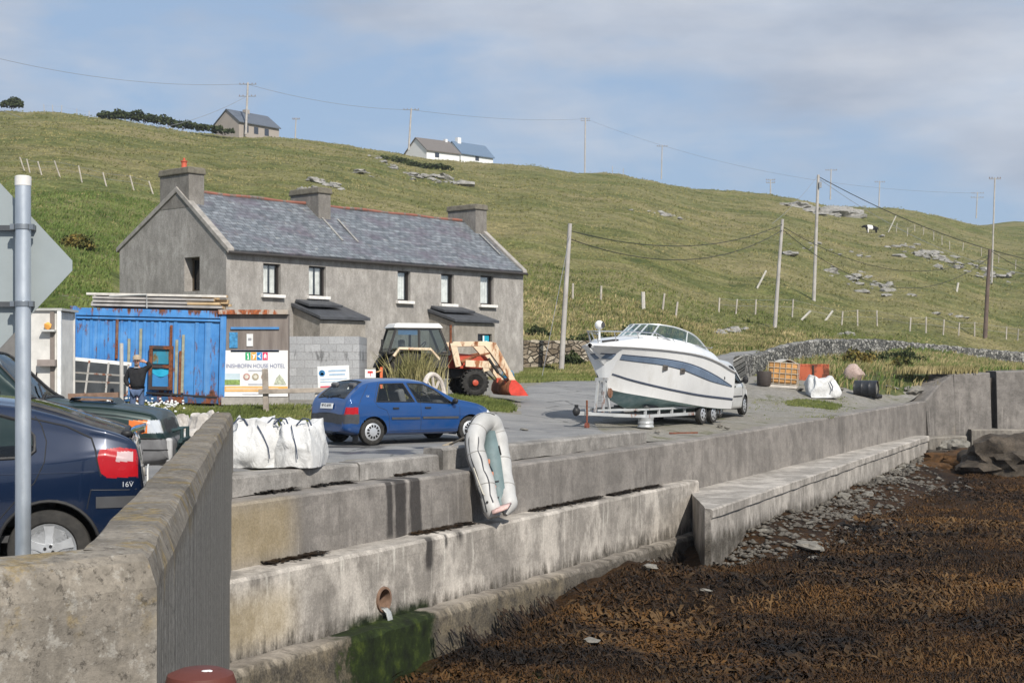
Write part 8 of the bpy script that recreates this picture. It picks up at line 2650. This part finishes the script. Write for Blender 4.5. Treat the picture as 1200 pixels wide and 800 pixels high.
# ================================================================== POLES AND CABLES
MPOLE = plain('weathered pole', (.40, .375, .35), .85, var=.2, scale=2, bump=.2); MPOLED = plain('brown pole', (.13, .095, .08), .85, var=.25, scale=2)
MSTEEL = plain('pole steel', (.25, .26, .27), .5, .5); MINS = plain('insulator', (.20, .12, .09), .3)
def pole(base, top, label, r=.15, mat=None, arm=None, extra=None, d=None, up=True):
 g = gp(*base, 60) if d is None else P(*base, d)
 t = P(top[0], top[1], g.y)
 root = thing('utility_pole', label, 'utility pole', g)
 v = t - g
 b = MB(); b.tube([(0, 0, -.4), tuple(v * .5), tuple(v)], [r, r * .86, r * .72], 10); b.build('pole', mat or MPOLE, root)
 if arm:
  w, dz = arm
  for z_ in dz:
   p = v * (1 - z_ / v.length)
   b = MB(); b.beam((p.x - w, p.y, p.z), (p.x + w, p.y, p.z), .12); a_ = b.build('crossarm', MSTEEL, root, smooth=False)
   i_ = MB()
   for x in (-w * .92, -w * .5, w * .5, w * .92): i_.lathe([(.05, p.z + .06), (.07, p.z + .12), (.05, p.z + .26), (0, p.z + .28)], 8, c=(p.x + x, p.y, 0))
   build_each(i_, 'insulator', MINS, a_)
 return root, g, t
T = {}
T[1] = pole((657, 436), (668, 262), 'leaning grey pole by the tan stone wall beside the old house', .14)[2]
T[2] = pole((907.5, 384), (917, 257), 'leaning grey pole on the road bank left of the tall pole', .15)[2]
r_, g_, T[3] = pole((953.5, 352), (959, 205), 'tallest grey pole on the slope, with a stay wire and a thick cable', .17)
b = MB(); b.box((T[3].x - g_.x + .12, T[3].y - g_.y - .2, T[3].z - g_.z - .9), (.22, .2, .5)); b.build('junction_box', MSTEEL, r_)
T[4] = pole((1154, 396), (1160, 292), 'short thick dark brown pole at the right by the field fence', .20, MPOLED)[2]
for i, (b_, t_, lb, r, am, dd) in enumerate(((( 1162, 330), (1166, 208), 'slim skyline pole rising behind the brown pole', .13, (.8, (.2,)), None), ((288, 155), (290.5, 97), 'twin-armed skyline pole in front of the grey stone house', .22, (1.5, (.3, 2.4)), 255), ((479, 174), (482, 127), 'skyline pole in front of the white gabled house', .2, (1.5, (.3,)), 278), ((684, 199), (686, 138), 'tall pole with crossarm on the middle of the skyline', .26, (1.3, (.3, .9)), None), ((775, 208), (776, 170), 'faint thin pole beyond the skyline right of the middle', .14, (1.2, (.3,)), 330), ((973, 232), (974, 198), 'thin pole beyond the skyline just right of the tallest pole', .16, (1.3, (.3,)), 330), ((1030, 240), (1031, 212), 'thin skyline pole near the far farm shed', .15, (1.2, (.3,)), 345), ((1144, 254), (1145.5, 225), 'thin skyline pole at the far right', .15, (1.6, (.3, 1.4)), 365), ((903, 226), (903, 210), 'short pole on the right skyline left of the tallest pole', .15, (1.0, (.2, .8)), 320), ((346, 160), (347, 138), 'short thin pole on the skyline right of the grey stone house', .13, (.7, (.3,)), 285))):
 T[10 + i] = pole(b_, t_, lb, r, MPOLE, am, None, dd)[2]
MC = plain('black cable', (.02, .02, .022), .6); MCG = plain('thin grey wire', (.22, .23, .25), .5)
def cable(a, b, sag, r, label, mat=MC, n=24, dz=0.0):
 a = Vector(a) + Vector((0, 0, -dz)); b = Vector(b) + Vector((0, 0, -dz))
 q = MB(); q.tube([a.lerp(b, t) - Vector((0, 0, sag * 4 * t * (1 - t))) for t in np.linspace(0, 1, n)], r, 5)
 tag(q.build('cable', mat), label, 'cable')
cable(T[1], T[2], 1.1, .022, 'upper black cable between the two leaning grey poles', dz=.35)
cable(T[1], T[2], 1.5, .022, 'lower black cable between the two leaning grey poles', dz=.75)
cable(T[2], T[4], 2.2, .022, 'black cable from the second grey pole to the brown pole', dz=.5)
cable(T[2], T[4], 3.4, .022, 'lower sagging cable from the second grey pole to the brown pole', dz=.7)
far_ = P(1330, 318, 150)
cable(T[3], far_, 2.0, .035, 'thick black cable running right from the top of the tallest pole', dz=.15)
cable(T[3], far_, 3.4, .02, 'thin second cable under the thick cable from the tallest pole', MCG, dz=.3)
cable(T[4], P(1330, 345, 140), 1.2, .025, 'cable running right from the brown pole', dz=.1)
cable(P(-60, 52, 215), T[11], 2.0, .035, 'skyline wire running left from the twin-armed pole', MCG, dz=.2)
cable(P(-60, 84, 215), T[11], 6.5, .035, 'lower skyline wire running left from the twin-armed pole', MCG, dz=2.3)
cable(T[11], T[12], 1.0, .035, 'skyline wire between the twin-armed pole and the white house pole', MCG, dz=.3)
cable(T[12], T[13], 1.0, .035, 'skyline wire from the white house pole to the middle pole', MCG, dz=.3)
cable(T[13], T[17], 5, .03, 'long skyline wire running right from the middle pole', MCG, dz=.3)
cable(T[3], P(905, 262, 118), .3, .015, 'thin stay wire at the top of the tallest pole', MCG)
q = gp(632, 444, 60); cable(T[1], q, 0, .012, 'stay wire of the leaning pole beside the old house', MCG, dz=.5)
# ================================================================== FENCES
MPST = plain('bleached fence post', (.42, .38, .33), .9, var=.25, scale=3)
def fence(label, bases, h, lean, r=.06, wires=(.55, .95), zlo=62):
 root = thing('wire_fence', label, 'fence', (0, 0, 0)); tops = []
 for (px, py) in bases:
  g = gp(px, py, zlo); hh = h * random.uniform(.85, 1.1)
  t = g + Vector((lean * hh + random.uniform(-.12, .12), random.uniform(-.1, .1), hh))
  b = MB(); b.tube([g - Vector((0, 0, .3)), t], r, 6); b.build('post', MPST, root); tops.append((g, t))
 for w in wires:
  b = MB(); b.tube([a.lerp(c, w) for a, c in tops], .010, 4); b.build('wire', MCG, root)
fence('leaning post and wire fence across the green slope left of the house', [(30, 200), (36, 202), (50, 205), (72, 208), (97, 214), (126, 219), (158, 223), (181, 228)], 1.25, -.32)
fence('roadside post and wire fence above the curving stone wall', [(842, 366), (862, 368), (885, 368.5), (928, 371), (986, 381), (1005, 381.5), (1028, 382), (1066, 388), (1085, 390), (1105, 392), (1123, 393), (1142, 394), (1179, 398), (1192, 399), (1225, 402)], 1.25, .05)
fence('post and wire fence climbing the upper right hillside', [(1050, 272), (1063, 277), (1072, 272), (1082, 276), (1094, 282), (1104, 287), (1113, 292), (1128, 294), (1150, 300), (1170, 308), (1190, 316), (1215, 326)], 1.5, .05)
fence('old posts on the bank behind the motor boat', [(671, 351), (704, 352), (776, 363), (791, 372)], 1.1, .08, .07, ())
fence('far skyline fence left of the stone house', [(52, 131), (62, 132), (72, 133), (90, 136), (104, 138)], 1.3, 0, .05, (.8,), 200)
fence('far skyline fence between the white houses and the middle pole', [(596, 188), (608, 190), (628, 192), (644, 195), (652, 196), (668, 198), (707, 202), (718, 204), (730, 206), (760, 209)], 1.4, 0, .05, (.8,), 200)
def stake(b0, t0, label, r=.09):
 g = gp(*b0, 62); t = P(t0[0], t0[1], g.y); b = MB(); b.tube([g, t], r, 6); tag(b.build('stake', plain('bleached stake', (.52, .49, .44), .9, var=.2)), label, 'stake')
stake((754, 362), (753.5, 342), 'thick upright stake on the bank above the boat windscreen', .13)
stake((887, 338), (898, 317), 'leaning white stake on the slope left of the second grey pole')
stake((939, 375), (950, 364), 'fallen white stake just right of the second grey pole')
stake((1041, 272), (1050, 253), 'leaning pale stake high on the right slope')
stake((967, 376), (976, 364), 'leaning grey stake in the roadside fence line')
stake((1121, 342), (1123, 331), 'short white stake left of the brown pole', .13)
# ================================================================== FAR HOUSES, BUSHES, COW
def far_house(name, label, px, py, d, rz, L, W, eh, rh, wallc, roofc, ch=(), wins=()):
 q = P(px, py, d)
 q.z = min(q.z, float(Z(q.x, d)) + .3)
 root = thing(name, label, 'house', (q.x, d, q.z - 1.2), rz)
 e = eh + 1.2; r = rh + 1.2
 w = MB(); w.add([(0, 0, 0), (L, 0, 0), (L, 0, e), (0, 0, e)], [(0, 1, 2, 3)]); w.add([(0, W, 0), (L, W, 0), (L, W, e), (0, W, e)], [(0, 1, 2, 3)])
 for x in (0, L): w.add([(x, 0, 0), (x, W, 0), (x, W, e), (x, W / 2, r), (x, 0, e)], [(0, 1, 2, 3, 4)])
 wo = w.build('wall', wallc, root, smooth=False)
 s_ = (r - e) / (W / 2)
 ro = MB(); ro.prism([(-.35, e - .35 * s_), (W / 2, r), (W + .35, e - .35 * s_), (W + .35, e - .35 * s_ + .18), (W / 2, r + .18), (-.35, e - .35 * s_ + .18)], -.2, L + .2, 'YZ'); rr = ro.build('roof', roofc, root, smooth=False)
 for (x, w_, h) in ch:
  c = MB(); c.box((x, W / 2, r + h / 2 - .2), (w_, .8, h + .6)); c.build('chimney', wallc, rr, smooth=False)
 for (x0, x1, z0, z1) in wins:
  c = MB(); c.box(((x0 + x1) / 2, -.01, (z0 + z1) / 2 + 1.2), (x1 - x0, .06, z1 - z0)); c.build('window', plain('dark far window', (.05, .06, .08), .2), wo, smooth=False)
 return root, rr
sl_far = plain('far slate', (.10, .115, .14), .6, var=.15); ren = plain('far grey render', (.34, .30, .265), .9, var=.1); wht = plain('far white wash', (.72, .72, .71), .8, var=.05)
r_, rr = far_house('stone_house', 'grey rendered house on the left skyline behind the twin-armed pole', 280, 155, 255, R_(52), 9.5, 6.4, 2.6, 4.9, ren, sl_far, ((4.5, 1.0, .5),), ((1.2, 2.2, .8, 2.0), (3.5, 4.5, .8, 2.0), (6.0, 7.0, .8, 2.0)))
far_house('white_house', 'white gabled house on the skyline, left of the pair', 500, 177, 280, R_(40), 8, 7.0, 1.6, 4.2, wht, plain('brown slate', (.15, .135, .125), .7, var=.15), ((7.2, .5, .4),), ((2, 3, .3, 1.2),))
far_house('white_house', 'white gabled house with blue slate roof, right of the pair', 540, 180, 290, R_(45), 9, 5.0, 1.6, 4.0, wht, plain('blue far slate', (.12, .17, .24), .5, var=.1), ((1.6, .9, .9),), ((4, 5, .4, 1.3),))
far_house('farm_shed', 'tiny pink and white shed on the far right skyline', 1046, 241, 340, R_(30), 5, 4, 1.2, 2.0, plain('pinkish wall', (.55, .42, .38), .8), wht)
def bush(name, label, blobs, mat, n, size, seed, group=None, cat='bush'):
 """uneven mass of leaf faces with a few stems"""
 root = thing(name, label, cat, (0, 0, 0), 0, group)
 g = np.random.default_rng(seed); V = []; Fq = []
 c0 = None
 pts = []
 for (c, r) in blobs:
  c = np.array(c)
  m = int(n * (r[0] * r[2]) / sum(b[1][0] * b[1][2] for b in blobs))
  q = g.normal(0, 1, (m, 3)); q /= np.linalg.norm(q, axis=1)[:, None]; q *= (g.uniform(.35, 1.0, m) ** .5)[:, None]
  q[:, 2] = np.abs(q[:, 2]) * 1.0
  q *= (1 + .65 * (vnoise(q[:, 0] * 2.6 + c[0], q[:, 2] * 2.6 + c[1], seed) - .5))[:, None]
  pts.append(c + q * np.array(r))
 q = np.concatenate(pts); m = len(q)
 a = g.normal(0, 1, (m, 3)); a /= np.linalg.norm(a, axis=1)[:, None]; b = np.cross(a, g.normal(0, 1, (m, 3))); b /= np.linalg.norm(b, axis=1)[:, None]
 s = size * g.uniform(.5, 1.4, m)[:, None]
 V = np.stack([q - a * s - b * s * .4, q + a * s * .2 - b * s * .6, q + a * s, q + b * s * .6], 1).reshape(-1, 3)
 raw_mesh('foliage', V, np.arange(m)[:, None] * 4 + [[0, 1, 2, 3]], mat, parent=root)
 st = MB()
 for (c, r) in blobs:
  for k in range(3): st.tube([(c[0] + g.uniform(-.2, .2) * r[0], c[1], c[2] - .5), (c[0] + g.uniform(-.5, .5) * r[0], c[1], c[2] + r[2] * .7)], [.06, .02], 5)
 for s_ in islands(st): s_.build('stem', MPOLED, root)
 return root
LB = m_blade('dark bush leaf', (.018, .026, .010), (.038, .052, .018), (.075, .085, .03), .8)
LG = m_blade('gorse leaf', (.03, .05, .014), (.075, .085, .025), (.22, .155, .04), .7)
def blob_at(px, py, d, rx, rz):
 q = P(px, py, d); return ((q.x, q.y, float(Z(q.x, q.y)) if d < 240 else q.z), (rx, rx * .6, rz))
bush('skyline_bush', 'round dark bush alone at the far left of the skyline', [blob_at(14, 125, 258, 2.1, 1.7)], LB, 900, .25, 3)
bush('skyline_hedge', 'long dark hedge on the skyline leading to the grey stone house', [blob_at(px, py, 250, 2.3, h) for px, py, h in ((128, 138, 1.0), (142, 138, 1.3), (156, 139, 1.4), (170, 141, 1.1), (185, 143, 1.2), (200, 146, 1.0), (216, 149, .9), (232, 151, .8), (248, 153, .7), (262, 155, .5))], LB, 4200, .28, 4, cat='hedge')
bush('dark_rushes', 'dark green rushes on the hill just under the white houses', [blob_at(px, py, 225, 2.2, .8) for px, py in ((452, 184), (468, 184), (484, 186), (500, 187), (514, 188))], LB, 2000, .25, 5, cat='rushes')
for i, (px, py, d, rx, rz, lb, m) in enumerate(((90, 282, 77, .95, .75, 'low brown gorse bush on the green slope beside the sign', LG), (100, 352, 56, .9, .75, 'yellowish tufted bush just above the blue container', LG), (672, 421, 73, .6, .75, 'small leafy bush at the foot of the leaning pole', LB), (745, 391, 80, 1.0, 1.1, 'dark bush on the bank behind the boat windscreen', LB), (715, 395, 79, .9, .7, 'low dark bush on the bank above the boat bow', LB), (680, 398, 78, .9, .8, 'dark bush behind the leaning pole', LB), (630, 372, 82, .7, .5, 'low bush on the bank right of the house', LB), (1001, 416, 74, 1.0, 1.0, 'reddish gorse bush on the bank inside the curving wall', LG), (1020, 418, 77, .9, .7, 'dark green bush right of the reddish gorse', LB), (1058, 419, 80, 1.3, .75, 'wide dark green bush on the bank below the wall', LB), (1055, 436, 68, .8, .6, 'yellow flowered gorse low on the bank', LG))):
 bush('bush', lb, [blob_at(px, py, d, rx, rz), blob_at(px + 6, py, d, rx * .6, rz * .7)], m, 900, .09, 60 + i)
def cow():
 g = gp(1021, 273, 62); k = 1.0
 root = thing('cow', 'black and white cow resting on the upper right slope', 'cow', g, R_(180)); root.scale = (1.15, 1.15, 1.15)
 V = [(-.75, 0, .72), (-.2, 0, .78), (.45, 0, .80), (.85, 0, 1.0), (1.15, 0, .95), (1.40, 0, .78), (-.7, .2, .35), (-.75, .22, 0), (-.7, -.2, .35), (-.75, -.22, 0), (.5, .2, .35), (.5, .2, 0), (.5, -.2, .35), (.5, -.2, 0), (-.98, 0, .75), (-1.05, 0, .3)]
 E = [(0, 1), (1, 2), (2, 3), (3, 4), (4, 5), (0, 6), (6, 7), (0, 8), (8, 9), (2, 10), (10, 11), (2, 12), (12, 13), (0, 14), (14, 15)]
 R = [.30, .36, .34, .20, .16, .10, .11, .06, .11, .06, .10, .06, .10, .06, .05, .03]
 me = bpy.data.meshes.new('body'); me.from_pydata(V, E, []); o = bpy.data.objects.new('body', me); COL.objects.link(o); o.parent = root
 sk = o.modifiers.new('skin', 'SKIN')
 for i, r in enumerate(R): me.skin_vertices[0].data[i].radius = (r, r); me.skin_vertices[0].data[i].use_root = i == 0
 o.modifiers.new('sub', 'SUBSURF').levels = 1
 n = NB('cow hide', .8, 0, .2); v = n.coord(); x, y, z = n.sep(v)
 n.color(n.mix(n.band(n.math('ADD', x, n.math('MULTIPLY', n.noise(v, 3, 2), .4)), .05, .75, .03), (.012, .012, .012), (.75, .73, .70))); me.materials.append(n.m)
 for s_ in (-1, 1):
  b = MB(); b.blob((1.08, s_ * .2, 1.02), (.05, .11, .05), 1, .05); b.build('ear', plain('black hide', (.012, .012, .012), .8), o)
cow()
# drifts of dried weed lying on the wall ledges
def drift(a, b, n, w, zf, seed, off):
 g = np.random.default_rng(seed); t = g.uniform(0, 1, n)
 d = np.array(b) - np.array(a); L = np.linalg.norm(d); d = d / L; nn = np.array([-d[1], d[0]])
 k = vnoise(t * L * 1.3, t * 0 + seed, seed) > .5; t = t[k]; n = len(t)
 o = off + np.abs(g.normal(0, w, n)); x = a[0] + d[0] * L * t - nn[0] * o; y = a[1] + d[1] * L * t - nn[1] * o
 z = np.array([zf(v) for v in y]) + .012 + g.uniform(0, .035, n)
 th = g.uniform(0, 6.28, n); l = g.uniform(.03, .09, n); s = l * .3
 c, q = np.cos(th), np.sin(th)
 V = np.stack([np.stack([x - c * l + q * s, y - q * l - c * s, z], -1), np.stack([x - c * l - q * s, y - q * l + c * s, z], -1), np.stack([x + c * l - q * s, y + q * l + c * s, z + .01], -1), np.stack([x + c * l + q * s, y + q * l - c * s, z + .01], -1)], 1).reshape(-1, 3)
 tag(raw_mesh('dried_weed', V, np.arange(n)[:, None] * 4 + [[0, 1, 2, 3]], FR2), kind='stuff')
drift(on_face(278, tuple(WA0), tuple(WA1)), on_face(790, tuple(WA0), tuple(WA1)), 2600, .10, zB, 7, .05)
drift(on_face(280, kpt(20), kpt(40)), on_face(500, kpt(20), kpt(40)), 500, .06, lambda y: float(wall_top(y)), 9, .04)
# sea air: one closed box of pale haze round camera and land
hz = MB(); hz.box((0, 745, 22), (1700, 1660, 80)); hz_o = hz.build('haze', None, None, smooth=False)
hm = bpy.data.materials.new('sea haze'); hm.use_nodes = True
for n_ in list(hm.node_tree.nodes): hm.node_tree.nodes.remove(n_)
ho_ = hm.node_tree.nodes.new('ShaderNodeOutputMaterial'); hv = hm.node_tree.nodes.new('ShaderNodeVolumePrincipled')
hv.inputs['Color'].default_value = (.88, .93, 1.0, 1); hv.inputs['Density'].default_value = 0.0002; hv.inputs['Anisotropy'].default_value = .2
hm.node_tree.links.new(hv.outputs[0], ho_.inputs['Volume']); hz_o.data.materials.append(hm); tag(hz_o, kind='stuff')
# shallow pool where the drain runs out
pw_ = NB('dark pool water', .06, 0, .5); pw_.color((.012, .016, .010)); pw_.bump(pw_.noise(pw_.pos(), 9, 3), .12, .01)
pc = P(590, 792, 19.3); pzl = float(Zsea(pc.x, pc.y)) + .07
b = MB(); b.add([(pc.x + 1.25 * math.cos(t) * (1 + .3 * math.sin(3 * t)), pc.y + .9 * math.sin(t) * (1 + .25 * math.cos(2 * t)), pzl) for t in np.linspace(0, 6.283, 40, endpoint=False)], [tuple(range(40))])
tag(b.build('pool_water', pw_.m, None, smooth=False), kind='structure')
